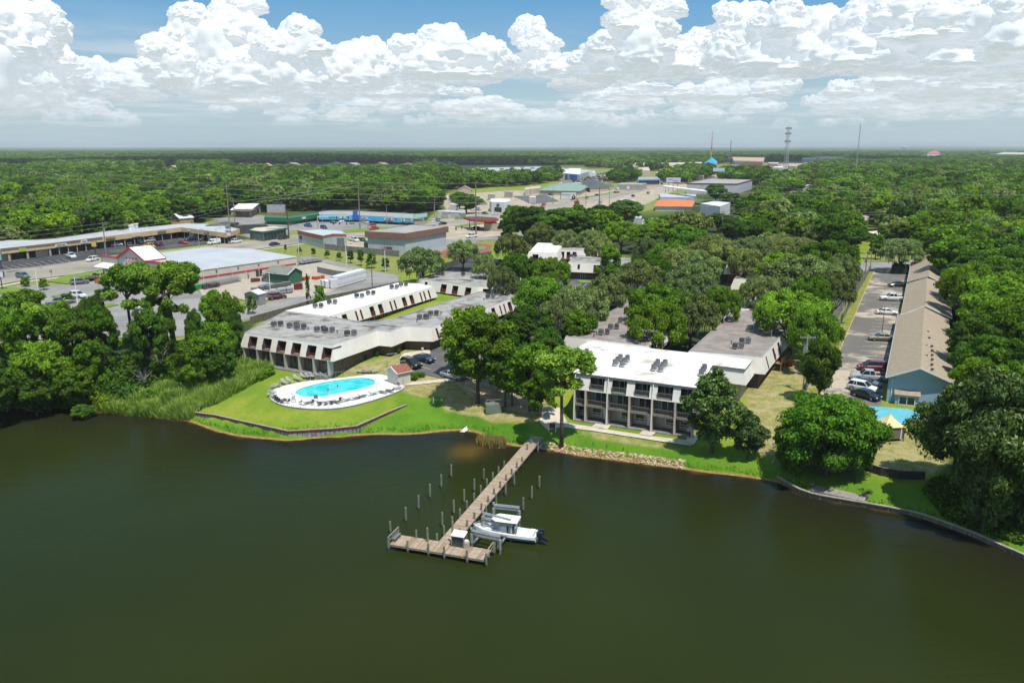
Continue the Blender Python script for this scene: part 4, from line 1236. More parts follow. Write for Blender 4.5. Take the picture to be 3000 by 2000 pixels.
for gi,lst in enumerate([[(676,410),(702,385),(730,362),(748,420),(776,392),(800,367)],[(1055,460),(1078,435),(1096,408),(1125,468),(1148,435),(1170,412)],[(1522,510),(1540,482),(1555,458)],[(375,320),(400,305)]]):
 for k,(x,y) in enumerate(lst):
  nm=['left','middle','right','far-left'][gi]
  row=('left' if k<3 else 'right')+' row, ' +['nearest','middle','farthest'][k % 3]
  put_ac(ac_rd,'rd',Zz(x,y),0.1,'round grey air conditioner on the lakeside white roof, %s cluster, %s' % (nm,row),'air conditioners on the lakeside roof')
vp=MB(); vp.cyl((0,0,0),.55,.09,DMETAL,8); vp.cyl((0,0,.5),.12,.13,DMETAL,8); vpm=vp.mesh('vent_pipe')
for k,(x,y,z) in enumerate([(903,966,ZR),(925,968,ZR),(988,976,ZR),(1010,978,ZR),(1222,945,ZR),(1255,934,ZR),(1292,921,ZR),(1418,880,ZR),(1380,810,ZR),(1425,813,ZR),(1740,987,ZR+.5),(1748,980,ZR+.5),(2142,1008,ZR+.4),(2255,870,ZR+.6)]):
 o=link('vent_pipe',vpm,None,P(x,y,z)); tag(o,'small dark vent pipe on the weathered flat roofs, %s listed from the pool side' % ordn(k+1),'vent pipe','vent pipes on the flat roofs')
 # ------------------------------------------------------------------ blue house with tan gable roofs
TANROOF=pm('tan_shingles',(0.35,0.28,0.20),(0.29,0.23,0.165),scale=1.5,rough=0.95,extra=seams(0.6,1,0.86,0.08),bump=0.3)
BLUESID=pm('blue_siding',(0.30,0.43,0.53),(0.27,0.40,0.50),scale=0.5,rough=0.6,stripe=(2,0.17,0.22))
def gable(root,fl,fr,fridge,bl,br,bridge,zg,wall,roofm,eave=0.45,front=True):
 "front-left eave, front-right eave, front ridge, back ... (3D points)"
 O=Vector(root.location)
 def sh(mb):
  mb.v=[(x- O.x,y- O.y,z- O.z) for x,y,z in mb.v]; return mb
 th=Vector((0,0,.18))
 for nm,a,b,c,d in (('roof_slope',fl,fridge,bridge,bl),('roof_slope',fridge,fr,br,bridge)):
  mb=MB()
  mb.hull([a,b,c,d,a- th,b- th,c- th,d- th],[(3,2,1,0),(4,5,6,7),(0,1,5,4),(1,2,6,5),(2,3,7,6),(3,0,4,7)],roofm)
  sh(mb).obj(nm,root)
 ax=(bridge- fridge); ax.z=0; ax.normalize(); ac_=(fr- fl).normalized()
 w=MB()
 i0=fl+ac_*eave+ax*.35; i1=fr- ac_*eave+ax*.35; i2=br- ac_*eave- ax*.35; i3=bl+ac_*eave- ax*.35
 zt=fl.z-.05
 for p in (i0,i1,i2,i3): p.z=zt
 w.prism([(p.x,p.y) for p in (i0,i1,i2,i3)],zg-1,zt,wall)
 rp=fridge+ax*.35; rb=bridge- ax*.35
 w.face([i0,i1,(rp.x,rp.y,fridge.z-.2)],wall); w.face([i2,i3,(rb.x,rb.y,bridge.z-.2)],wall)
 sh(w).obj('wall',root)
 g=MB()
 g.beam(fl+th*-.5,fridge+th*-.5,.12,.22,WHITE); g.beam(fr+th*-.5,fridge+th*-.5,.12,.22,WHITE)
 g.beam(fl- th*.6,bl- th*.6,.13,.12,WHITE); g.beam(fr- th*.6,br- th*.6,.13,.12,WHITE)
 sh(g).obj('gutter',root)
 return i0,i1
zE,zRd=8.0,10.3
bh=thing('blue_house','long blue-sided building with tan gable roof beside the parking lot','building',P(2650,1150,3.0))
FL,FR,FT=P(2595,1104,zE),P(2798,1123,zE),P(2697,1077,zRd)
BL,BT=P(2631,920,zE),P(2708,900,zRd)
BR=BL+(FR- FL)*1.0
BR.z=zE
i0,i1=gable(bh,FL,FR,FT,BL,BR,BT,3.0,BLUESID,TANROOF)
O=bh.location
ev=(i1- i0).normalized(); nv=Vector((ev.y,-ev.x,0)); angb=math.atan2(ev.y,ev.x)
bw=MB(); c=i0+ev*2.9; c.z=3.0+1.55; c=c- O
bw.box(c+nv*.45,(3.4,.9,1.9),BLUESID,angb)
bo=bw.obj('bay_window',bh)
g=MB(); g.box(c+nv*.93,(2.3,.05,1.35),GLASS,angb)
for t_ in (-1.15,0,1.15): g.box(c+nv*.96+ev*t_,(.1,.06,1.4),WHITE,angb)
for t_ in (-.68,.68): g.box(c+nv*.96+Vector((0,0,t_)),(2.4,.06,.1),WHITE,angb)
g.obj('window_pane',bo)
g=MB(); A_=c+Vector((0,0,1.0))- ev*1.9; B_=c+Vector((0,0,1.0))+ev*1.9
g.hull([A_+nv*1.2,B_+nv*1.2,B_+Vector((0,0,.55)),A_+Vector((0,0,.55)),A_+nv*1.2- Vector((0,0,.1)),B_+nv*1.2- Vector((0,0,.1)),B_,A_],[(0,1,2,3),(4,7,6,5),(0,4,5,1),(1,5,6,2),(3,2,6,7),(0,3,7,4)],TANROOF)
g.obj('bay_roof',bo)
g=MB(); q=i0- O; q.z=0; g.beam(q+ev*.6+nv*.06+Vector((0,0,0)),q+ev*.6+nv*.06+Vector((0,0,4.9)),.1,.08,WHITE); g.obj('downspout',bh)
for k,(x,y) in enumerate([(2713,1013),(2730,1014),(2731,1027),(2714,1042),(2731,1040),(2731,1053),(2730,1068),(2731,1082),(2718,972),(2722,990)]):
 v_=MB(); pp=P(x,y,9.85); tt=(pp- FT).dot((FR- FT).normalized());
 v_.box(pp- O+Vector((0,0,.05)),(.35,.3,.3),DMETAL); v_.obj('roof_vent',bh)
b2=thing('blue_house','middle stretch of tan gable roof stepping down behind the blue gable','building',P(2650,910,4.0))
FL2,FT2=P(2640,921,8.4),P(2712,895,10.7)
BL2,BT2=P(2658,826,8.4),P(2716,812,10.7)
w2=(FR- FL); w2.z=0
gable(b2,FL2,FL2+w2,FT2,BL2,BL2+w2,BT2,4.2,BLUESID,TANROOF)
b3=thing('blue_house','farthest stretch of the tan gable roof by the dark bin enclosure','building',P(2690,820,5.0))
FL3,FT3=P(2658,825,8.9),P(2722,808,11.2)
BL3,BT3=P(2671,760,8.9),P(2722,745,11.2)
gable(b3,FL3,FL3+w2*.9,FT3,BL3,BL3+w2*.9,BT3,5.0,BLUESID,TANROOF)
# ------------------------------------------------------------------ commercial buildings
def slab_building(name,label,top_px,ztop,zg,wallm,roofm,fascia=None,fh=0.0,fout=0.0,parts=None,low=None,doors=None):
 T=ccw([P(x,y,ztop) for x,y in top_px])
 root=thing(name,label,'building',(T[0].x,T[0].y,zg)); O=Vector(root.location)
 def sh(mb):
  mb.v=[(x- O.x,y- O.y,z- O.z) for x,y,z in mb.v]; return mb
 mb=MB(); mb.face([(p.x,p.y,ztop) for p in T],roofm)
 I=offset(T,-.35)
 for i in range(len(T)):
  j=(i+1) % len(T)
  mb.face([(T[i].x,T[i].y,ztop+.2),(T[j].x,T[j].y,ztop+.2),(I[j].x,I[j].y,ztop+.2),(I[i].x,I[i].y,ztop+.2)],fascia or wallm)
  mb.face([(I[i].x,I[i].y,ztop+.2),(I[j].x,I[j].y,ztop+.2),(I[j].x,I[j].y,ztop),(I[i].x,I[i].y,ztop)],roofm)
 sh(mb).obj('roof',root)
 if fascia is not None:
  f=MB()
  for i in range(len(T)):
   j=(i+1) % len(T)
   a,b=T[i],T[j]
   f.face([(a.x,a.y,ztop- fh),(b.x,b.y,ztop- fh),(b.x,b.y,ztop+.2),(a.x,a.y,ztop+.2)],fascia)
  f.face([(p.x,p.y,ztop- fh) for p in reversed(T)],DARKWALL)
  sh(f).obj('fascia',root)
 W=offset(T,-fout) if fout else [Vector((p.x,p.y)) for p in T]
 w=MB(); w.prism([(p.x,p.y) for p in W],zg-.6,ztop-(fh if fascia is not None else 0)+.01-(0 if fascia is not None else .0),wallm); sh(w).obj('wall',root)
 return root,T,W,sh
def on_edge(root,T,a,b,items,zbase):
 "items: (frac, width, z0, z1, mat, name, proud) boxes on the face of an edge"
 i,fl=edge_of([Vector((p.x,p.y,T[0].z if len(T[0])==3 else 0)) for p in T],a,b)
 p=Vector((T[i].x,T[i].y,0)); q=Vector((T[(i+1) % len(T)].x,T[(i+1) % len(T)].y,0))
 e=(q- p); L=e.length; e /= L; no=Vector((e.y,-e.x,0)); ang=math.atan2(e.y,e.x); O=Vector(root.location)
 res=[]
 for (fr,w,z0,z1,m,nm,pr) in items:
  f=1- fr if fl else fr
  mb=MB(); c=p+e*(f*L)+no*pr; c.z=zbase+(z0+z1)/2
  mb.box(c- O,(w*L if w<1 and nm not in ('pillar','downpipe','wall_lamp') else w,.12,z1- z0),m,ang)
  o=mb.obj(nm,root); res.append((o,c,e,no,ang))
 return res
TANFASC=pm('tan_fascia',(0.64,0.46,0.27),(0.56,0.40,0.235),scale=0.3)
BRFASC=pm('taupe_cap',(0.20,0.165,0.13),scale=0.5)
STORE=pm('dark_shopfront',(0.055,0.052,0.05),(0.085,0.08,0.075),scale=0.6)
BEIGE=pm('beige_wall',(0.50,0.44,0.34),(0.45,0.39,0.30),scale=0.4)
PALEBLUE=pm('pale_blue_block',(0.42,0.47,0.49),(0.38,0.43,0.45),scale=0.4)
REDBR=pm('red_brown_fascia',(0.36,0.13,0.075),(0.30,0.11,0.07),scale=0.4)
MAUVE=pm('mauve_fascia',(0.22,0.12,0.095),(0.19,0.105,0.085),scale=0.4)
GRROOF=pm('grey_gravel_roof',(0.34,0.32,0.30),(0.28,0.265,0.25),scale=0.2)
PALEROOF=pm('pale_metal_roof',(0.46,0.47,0.48),(0.40,0.41,0.42),scale=0.15,rough=0.5)
WH=pm('white_wall',(0.62,0.62,0.62),(0.56,0.56,0.56),scale=0.3)
ml,Tm,Wm,shm=slab_building('shopping_strip','long strip mall with tan fascia and dark shopfronts behind the dark parking lot',
[(-150,750),(0,730),(148,714),(300,695),(530,667),(664,684),(702,672),(640,658),(545,655),(330,676),(162,700),(110,704),(0,705),(-150,718)],10.6,6.2,STORE,PALEROOF,TANFASC,1.7,1.6)
ed=on_edge(ml,Tm,(0,730),(148,714),[(0.05,.4,0.1,2.6,BEIGE,'shop_wall',-1.45),(.45,.5,0.0,2.8,GLASS,'shop_window',-1.45),(.85,.26,.1,2.7,BEIGE,'shop_wall',-1.4),(.16,.7,0,2.9,TAUPE,'pillar',-.3),(.52,.7,0,2.9,TAUPE,'pillar',-.3),(.98,.7,0,2.9,TAUPE,'pillar',-.3)],6.2)
on_edge(ml,Tm,(148,714),(300,695),[(.12+.2*k,.12,0.1,2.6,GLASS,'shop_window',-1.5) for k in range(5)]+[(.15+.17*k,.3,0,2.9,TAUPE,'pillar',-.3) for k in range(5)],6.2)
on_edge(ml,Tm,(300,695),(530,667),[(.08+.12*k,.08,0.1,2.6,GLASS2 if k in (2,3) else GLASS,'shop_window',-1.5) for k in range(8)]+[(.02+.12*k,.3,0,2.9,TAUPE,'pillar',-.3) for k in range(8)],6.2)
on_edge(ml,Tm,(530,667),(664,684),[(.15+.2*k,.1,0.1,2.6,GLASS if k % 2 else WH,'shop_window',-1.5) for k in range(4)]+[(.05+.22*k,.3,0,2.9,TAUPE,'pillar',-.3) for k in range(5)],6.2)
on_edge(ml,Tm,(0,730),(148,714),[(.5,.99,3.9,4.58,BRFASC,'cap',.08)],6.2); on_edge(ml,Tm,(148,714),(300,695),[(.5,.99,3.9,4.58,BRFASC,'cap',.08)],6.2)
def text_mesh(txt,size,mat,depth=0.02,bold=0.0,align='CENTER'):
 cu=bpy.data.curves.new('lettering','FONT'); cu.body=txt; cu.size=size; cu.extrude=depth; cu.align_x=align; cu.align_y='CENTER'; cu.offset=bold
 o=bpy.data.objects.new('lettering',cu)
 me=bpy.data.meshes.new_from_object(o)
 bpy.data.objects.remove(o); bpy.data.curves.remove(cu)
 me.materials.clear(); me.materials.append(mat)
 me.name='lettering'
 return me
def put_text(parent,txt,c,ang,size,mat,bold=0.0,squeeze=1.0):
 "c relative to the parent's origin; ang = direction the line of text runs"
 me=text_mesh(txt,size,mat,bold=bold)
 o=link('lettering',me,parent,c)
 o.rotation_euler=(R_(90),0,ang); o.scale=(squeeze,1,1)
 return o
REDP=pm('red_paint',(0.50,0.035,0.035),(0.42,0.03,0.03),scale=0.4,rough=0.5)
GREENF=pm('green_fascia',(0.035,0.16,0.085),(0.03,0.13,0.07),scale=0.3)
CYANF=pm('sky_blue_fascia',(0.10,0.44,0.68),(0.08,0.38,0.62),scale=0.3)
ORANGER=pm('orange_metal_roof',(0.66,0.19,0.05),(0.58,0.16,0.04),scale=0.3,rough=0.6)
GREENR=pm('pale_green_roof',(0.22,0.31,0.26),(0.18,0.26,0.22),scale=0.3)
DKR=pm('dark_slate_roof',(0.085,0.10,0.10),(0.07,0.08,0.08),scale=0.3)
LILAC=pm('pale_lilac_wall',(0.46,0.46,0.52),(0.42,0.42,0.48),scale=0.3)
SIGNBLUE=pm('sign_blue',(0.03,0.12,0.42),rough=0.5)
BRIGHTBLUE=pm('store_blue',(0.02,0.22,0.58),rough=0.5)
NAVY=pm('navy_paint',(0.02,0.03,0.09),rough=0.5)
SIGNBLACK=pm('sign_black',(0.02,0.02,0.022),rough=0.5)
PURPLE=pm('purple_wall',(0.12,0.05,0.16),rough=0.8)
TERRA=pm('terracotta_roof',(0.40,0.17,0.10),(0.34,0.14,0.08),scale=0.5)
SIGNYEL=pm('sign_yellow',(0.55,0.40,0.10),rough=0.5)
SIGNGREEN=pm('sign_green',(0.02,0.28,0.12),rough=0.5)
LIME=pm('lime_logo',(0.30,0.50,0.05),rough=0.5)
def fascia_sign(root,T,a,b,fr,z,txt,size,tm,board=None,bw=3.0,bh=.9,proud=0.12):
 i,fl=edge_of([Vector(p) for p in T],a,b)
 p=Vector((T[i].x,T[i].y,0)); q=Vector((T[(i+1) % len(T)].x,T[(i+1) % len(T)].y,0))
 e=(q- p); L=e.length; e /= L; no=Vector((e.y,-e.x,0)); ang=math.atan2(e.y,e.x)
 f=1- fr if fl else fr
 c=p+e*(f*L)+no*proud; c.z=z
 O=Vector(root.location)
 s=None
 mb=MB(); mb.box(c- O,(bw,.14,bh),board or WHITE,ang); s=mb.obj('shop_sign',root)
 if txt:
  put_text(s,txt,c- O+no*.1 ,ang,size,tm,bold=.012)
 return s
fascia_sign(ml,Tm,(0,730),(148,714),.42,9.6,'',.8,WHITE,LIME,2.4,1.2)
fascia_sign(ml,Tm,(148,714),(300,695),.18,9.7,'SUPER NAILS',.62,MAROON,WHITE,4.8,.95)
fascia_sign(ml,Tm,(148,714),(300,695),.62,9.9,'TEXAS',.6,REDP,WH,2.8,1.3)
fascia_sign(ml,Tm,(300,695),(530,667),.09,9.7,'URBAN MUSE',.6,SIGNYEL,SIGNBLACK,4.2,.9)
fascia_sign(ml,Tm,(300,695),(530,667),.40,9.8,'VIETNAM',.9,WHITE,TANFASC,4.6,1.2)
fascia_sign(ml,Tm,(300,695),(530,667),.73,9.8,'',.6,WHITE,BRFASC,4.6,1.0)
fascia_sign(ml,Tm,(530,667),(664,684),.18,9.8,'',.6,WHITE,WH,2.6,.6)
fascia_sign(ml,Tm,(530,667),(664,684),.58,9.8,'Pizza',.8,WHITE,SIGNBLACK,3.2,.7)
for k,(x,y) in enumerate([(383,673),(389,670),(400,668)]):
 mb=MB(); mb.cyl((0,0,0),1.6,.75,WHITE,12); mb.cyl((0,0,1.6),.3,.95,WHITE,12)
 tag(mb.obj('roof_ventilator',loc=P(x,y,10.6)),'white round roof ventilator on the strip mall, %s of three' % ['leftmost','middle','rightmost'][k],'ventilator','strip mall roof ventilators')
mbld,Tq,Wq,_=slab_building('glazed_restaurant','flat-roofed corner building with painted mural wall and glazed porch',[(728,675),(768,680),(842,669),(810,663),(745,668)],10.2,6.2,STORE,pm('tan_flat_roof',(0.5,0.44,0.36),scale=.3),GREENF,.5,.6)
on_edge(mbld,Tq,(728,675),(768,680),[(.5,.98,.1,3.2,pm('mural_wall',(0.10,0.22,0.17),(0.26,0.22,0.28),scale=.7,lo=.45,hi=.55),'mural_wall',-.5)],6.2)
on_edge(mbld,Tq,(768,680),(842,669),[(.08+.13*k,.1,.4,3.0,GLASS2,'window',-.5) for k in range(7)],6.2)
slab_building('low_shop','low white-roofed building with dark walls behind the strip mall',[(690,664),(745,660),(786,661),(770,655),(700,658)],9.8,6.2,STORE,WH)
slab_building('white_shop','low white-roofed building behind the mall sign',[(600,663),(650,662),(700,652),(660,649),(620,655)],10.6,6.2,STORE,WH)
def gable_box(name,label,eaveL,eaveR,ridge,depth,zg,wall,roofm,cat='building',eave=.4):
 """front eaves and ridge as (px, py, z); runs back by depth metres square to the front"""
 fl,fr,ft=P(*eaveL),P(*eaveR),P(*ridge)
 fr.z=fl.z
 d=(fr- fl).normalized(); bk=Vector((-d.y,d.x,0))*depth
 ft=(fl+fr)/2; ft.z=ridge[2]
 root=thing(name,label,cat,(fl.x,fl.y,zg))
 gable(root,fl,fr,ft,fl+bk,fr+bk,ft+bk,zg,wall,roofm,eave)
 return root,fl,fr,ft,bk
gable_box('barn','grey-walled metal barn with bright white roof at the edge of the wood',(735,615,9.0),(782,604,9.0),(760,596,11.5),12,6.2,pm('grey_barn_wall',(0.36,0.38,0.36),scale=.3),WHITE_ROOF)
slab_building('open_shed','open-fronted shed with bright white roof beside the grey barn',[(683,619),(735,621),(762,605),(735,600),(690,600)],9.4,6.2,pm('brown_shed_wall',(0.20,0.13,0.10),(0.05,0.04,0.04),scale=.25,lo=.45,hi=.5),WHITE_ROOF)
gs,Tg,Wg,_=slab_building('green_shops','long low shop row with dark green metal fascia',[(774,638),(850,640),(935,628),(935,622),(850,633),(780,628)],9.6,6.2,GREENF,GREENF,GREENF,1.7,1.0)
fascia_sign(gs,Tg,(850,640),(935,628),.45,8.9,'',.6,WHITE,WH,3.2,1.0)
bs_,Tb,Wb,_=slab_building('blue_shops','shop row with bright sky-blue fascia facing its parking lot',[(935,630),(965,630),(1050,632),(1212,640),(1212,627),(1050,619),(960,618),(935,621)],9.9,6.2,STORE,GRROOF,CYANF,2.3,1.4)
for fr,w,tx,bd in ((.12,3.6,'Bakery',WH),(.55,5.2,'MARKET',pm('cream_sign',(.6,.55,.4))),(.82,2.2,'',WH),(.93,2.8,'Deli',WH)):
 fascia_sign(bs_,Tb,(1050,632),(1212,640),fr,8.9,tx,.8,REDP,bd,w,1.1)
fascia_sign(bs_,Tb,(965,630),(1050,632),.45,8.9,'',.8,REDP,pm('cream_sign',(.6,.55,.4)),3.6,1.1)
fascia_sign(bs_,Tb,(965,630),(1050,632),.93,9.1,'',.8,WHITE,SIGNBLUE,4.4,2.4)
for k in range(9): on_edge(bs_,Tb,(1050,632),(1212,640),[(.06+.11*k,.07,.3,2.4,GLASS if k % 3 else GLASS2,'shop_window',-1.3)],6.2)
slab_building('green_roofed_shed','tan shed end with green metal roof at the right end of the blue shops',[(1212,641),(1254,636),(1252,624),(1212,628)],9.6,6.2,pm('tan_block',(0.34,0.30,0.23)),GREENR,GREENF,.9,.3)
so,Ts,Ws,shs=slab_building('small_office','small pale blue-grey office with rust-red fascia beside the highway',[(872,676),(947,692),(975,686),(1015,687),(1000,676),(940,672)],11.0,6.2,PALEBLUE,GRROOF)
on_edge(so,Ts,(872,676),(947,692),[(.5,.995,3.5,5.02,REDBR,'fascia',.08),(.12,2.0,1.6,3.0,GLASS,'window',.06)],6.2)
on_edge(so,Ts,(947,692),(975,686),[(.5,.99,4.3,5.02,REDBR,'fascia',.08),(.5,1.0,.2,1.2,MAROON,'meter_box',.2)],6.2)
on_edge(so,Ts,(975,686),(1015,687),[(.5,.99,4.3,5.02,REDBR,'fascia',.08),(.55,3.0,.1,3.4,GMETAL,'roller_door',.06)],6.2)
wh,Tw,Ww,shw=slab_building('warehouse','large windowless pale blue warehouse with mauve fascia and grey roof',[(1068,679),(1188,685),(1314,665),(1208,659)],13.4,6.2,PALEBLUE,GRROOF,MAUVE,2.0,.7)
on_edge(wh,Ww,(1068,679),(1188,685),[(.13,1.6,4.0,4.9,GLASS,'window',.06),(.78,1.0,2.6,3.3,GLASS,'window',.06),(.58,1.4,2.0,4.6,MAROON,'door',.07),(.58,1.2,4.6,5.6,MAROON,'canopy',.2)],6.2)
on_edge(wh,Ww,(1188,685),(1314,665),[(.06,1.0,2.6,3.4,GLASS,'window',.06),(.19,1.0,2.9,3.7,GLASS,'window',.06),(.5,1.5,3,5,PALEBLUE,'louvre',.06),(.78,1.0,2.9,4.0,GLASS,'window',.06),(.33,.12,0,5.3,GMETAL,'downpipe',.08),(.70,.12,0,5.3,GMETAL,'downpipe',.08),(.008,.15,0,5.3,DMETAL,'downpipe',.08)],6.2)
i,fl=edge_of([Vector(p) for p in Tw],(1068,679),(1188,685))
p=Vector((Ww[i].x,Ww[i].y,0)); q=Vector((Ww[(i+1) % 4].x,Ww[(i+1) % 4].y,0)); e=(q- p).normalized(); no=Vector((e.y,-e.x,0)); Lw=(q- p).length
st=MB(); c=p+e*(Lw*.58)+no*.8- Vector(wh.location); c.z=2.0
st.box(c,(2.6,1.5,.15),MAROON,math.atan2(e.y,e.x))
for k in range(9):
 st.box(c- e*(1.5+k*.32)- Vector((0,0,.1+k*.22)),(.3,1.2,.05),MAROON,math.atan2(e.y,e.x))
st.beam(c- e*1.3+no*.6+Vector((0,0,.95)),c- e*4.3+no*.6+Vector((0,0,-1.0)),.06,.06,MAROON)
st.beam(c- e*1.3+no*.7+Vector((0,0,.95)),c+e*1.3+no*.7+Vector((0,0,.95)),.06,.06,MAROON)
for s_ in (-1.2,0,1.2): st.beam(c+e*s_+no*.7- Vector((0,0,2)),c+e*s_+no*.7+Vector((0,0,.95)),.08,.08,MAROON)
st.obj('stair',wh)
slab_building('green_container','dark green container standing against the pale blue warehouse',[(1066,712),(1090,716),(1092,708),(1068,706)],8.6,6.2,pm('dark_green_steel',(0.03,0.075,0.045)),pm('dark_green_steel',(0.03,0.075,0.045)))
def long_wall(name,label,px,h,mat,thick=.25,cat='wall',panel=None,capm=None,ground=G):
 pts=[ground(x,y) for x,y in px]
 root=thing(name,label,cat,pts[0]); O=Vector(root.location)
 for i in range(len(pts)-1):
  a,b=pts[i],pts[i+1]; L=(b- a).length
  n=1 if not panel else max(1,round(L/panel))
  for k in range(n):
   p_,q_=a.lerp(b,k/n),a.lerp(b,(k+1)/n)
   q2=q_-(q_- p_).normalized()*.05
   mb=MB(); mb.beam(p_- O+Vector((0,0,h/2-.2)),q2- O+Vector((0,0,h/2-.2)),thick,h+.4,mat)
   mb.obj('wall_panel',root)
   if panel:
    mb=MB(); mb.beam(p_- O+Vector((0,0,-.4)),p_- O+Vector((0,0,h+.12)),thick*1.5,thick*1.5,mat); mb.obj('post',root)
  if capm:
   mb=MB(); mb.beam(a- O+Vector((0,0,h+.06)),b- O+Vector((0,0,h+.06)),thick*1.6,.08,capm); mb.obj('cap',root)
 return root
long_wall('masonry_wall','grey block wall behind the row of saplings',[(952,731),(1010,737),(1090,745),(1170,753)],2.2,CONC_GREY,.3,panel=6)
FENCEW=pm('weathered_fence',(0.155,0.13,0.10),(0.10,0.085,0.07),scale=1.5,rough=.95)
FENCEG=pm('grey_fence',(0.20,0.19,0.165),(0.14,0.135,0.12),scale=1.5,rough=.95)
long_wall('wooden_fence','weathered board fence between the store drive and the white-roofed apartments',[(735,950),(800,932),(860,915),(960,886),(1080,862),(1170,843)],1.8,FENCEW,.08,'fence',panel=2.4)
long_wall('wooden_fence','dark board fence by the lone oak and black pickups',[(1262,800),(1320,783),(1372,763),(1440,752)],1.9,FENCEW,.08,'fence',panel=2.4)
long_wall('wooden_fence','grey board fence along the left side of the motel parking lot',[(2353,1165),(2390,1082),(2436,1000),(2494,890),(2550,792)],1.9,FENCEG,.08,'fence',panel=2.4)
def hardware():
 zr=10.6; zg=6.2
 A,B_,C,D=P(300,759,zr),P(566,793,zr),P(868,751,zr),P(758,724,zr)
 D=A+(C- B_)
 root=thing('hardware_store','big farm-supply store with pale grey metal roof, red-trimmed gable and red wall stripe','store',(B_.x,B_.y,zg)); O=Vector(root.location)
 T=ccw([A,B_,C,D])
 def sh(mb):
  mb.v=[(x- O.x,y- O.y,z- O.z) for x,y,z in mb.v]; return mb
 mA,mC=(A+D)/2,(B_+C)/2
 ra=(A+B_)/2; rb=(D+C)/2; ra.z +=1.0; rb.z +=1.0
 r_=MB(); r_.face([A,ra,rb,D],PALEROOF); sh(r_).obj('roof_slope',root)
 r_=MB(); r_.face([ra,B_,C,rb],PALEROOF); sh(r_).obj('roof_slope',root)
 w=MB(); w.prism([(p.x,p.y) for p in T],zg-.5,zr-.02,pm('greige_metal_wall',(0.56,0.50,0.43),(0.51,0.455,0.39),scale=.3,stripe=(1,.9,.08)))
 w.face([A,B_,ra],WH); w.face([C,D,rb],WH)
 sh(w).obj('wall',root)
 on_edge(root,[Vector(p) for p in T],(566,793),(868,751),[(.5,.985,2.0,2.35,REDP,'red_stripe',.08),(.5,.99,4.2,4.4,WHITE,'gutter',.1),(.60,2.2,.1,2.2,GLASS,'door',.07)]+[(.08+.13*k,.12,0,4.3,WH,'downpipe',.12) for k in range(8)]+[(.2+.2*k,.5,3.4,3.7,DMETAL,'wall_lamp',.2) for k in range(4)],zg)
 e=(B_- A).normalized(); L=(B_- A).length; no=Vector((e.y,-e.x,0)); ang=math.atan2(e.y,e.x)
 f=MB(); c=(A+B_)/2+no*.2; c.z=zg+2.7; f.box(c,(L,.4,5.6),pm('split_block',(0.36,0.33,0.30),(0.30,0.275,0.25),scale=2),ang); sh(f).obj('front_wall',root)
 f=MB(); c.z=zg+5.6; f.box(c,(L+.1,.6,.3),REDP,ang); sh(f).obj('coping',root)
 gx=0.36
 g0=A+e*(L*(gx-.14))+no*.6; g1=A+e*(L*(gx+.16))+no*.6; gm=(g0+g1)/2
 w_=MB()
 zt=zg+5.8; zp=zg+9.0
 a0,a1=Vector((g0.x,g0.y,zg)),Vector((g1.x,g1.y,zg)); b0,b1=Vector((g0.x,g0.y,zt)),Vector((g1.x,g1.y,zt)); pk=Vector((gm.x,gm.y,zp))
 back=-no*7
 w_.face([a0,a1,b1,pk,b0],WH); w_.face([a1,a1+back,b1+back,b1],WH); w_.face([a0+back,a0,b0,b0+back],WH); w_.face([b0+back,b1+back,pk+back],WH)
 sh(w_).obj('entrance_gable',root)
 for (s0,s1) in ((b0,pk),(pk,b1)):
  m=MB(); d=(s1- s0).normalized()*.5
  p0=s0-(d if s0 is not pk else d*0)+no*.5; p1=s1+(d if s1 is not pk else d*0)+no*.5
  up_=Vector((0,0,.12))
  m.face([p0+up_,p1+up_,p1+back+up_,p0+back+up_],WHITE_ROOF); sh(m).obj('gable_roof',root)
  m=MB(); m.beam(p0,p1,.2,.5,REDP); m.beam(p0 if s0 is not pk else p1,(p0 if s0 is not pk else p1)+back,.2,.4,REDP); sh(m).obj('red_trim',root)
 sc=gm+no*.1; sc.z=zg+4.1
 s=MB(); s.box(sc,(6.2,.12,2.4),WHITE,ang); so_=sh(s).obj('store_sign',root)
 s=MB(); s.box(sc+no*.08,(5.9,.06,2.15),REDP,ang); sh(s).obj('sign_panel',so_)
 put_text(so_,'TRACTOR',sc- O+no*.14+Vector((0,0,.45)),ang,1.3,WHITE,.02)
 put_text(so_,'SUPPLY CO',sc- O+no*.14+Vector((0,0,-.55)),ang,1.0,WHITE,.02)
 for k in range(4):
  s=MB(); s.box(gm+no*.15+e*(-2.4+1.6*k)+Vector((0,0,zg+5.9- gm.z)),(.5,.3,.3),REDP,ang); sh(s).obj('wall_lamp',root)
 c0=A+e*1.0; c1=A+e*(L*(gx-.15))
 m=MB(); z0=zg+3.6
 q0,q1=Vector((c0.x,c0.y,z0))+no*.4,Vector((c1.x,c1.y,z0))+no*.4
 m.hull([q0,q1,q1+no*3.2- Vector((0,0,.9)),q0+no*3.2- Vector((0,0,.9)),q0- Vector((0,0,.2)),q1- Vector((0,0,.2)),q1+no*3.2- Vector((0,0,1.1)),q0+no*3.2- Vector((0,0,1.1))],
[(3,2,1,0),(4,5,6,7),(0,1,5,4),(1,2,6,5),(2,3,7,6),(3,0,4,7)],WHITE_ROOF)
 for k in range(4): q=q0.lerp(q1,k/3)+no*3.0; m.beam((q.x,q.y,zg),(q.x,q.y,z0-1),.15,.15,WHITE)
 sh(m).obj('canopy',root)
 return root
hardware()
gable_box('garden_shed','dark green shed with grey-green gable roof in the storage yard',(843,804,8.9),(890,795,8.9),(870,782,10.6),9,6.1,pm('green_shed_wall',(0.035,0.12,0.07),scale=.5),pm('grey_green_roof',(0.20,0.215,0.18),(0.17,0.18,0.15),scale=.4),'shed')
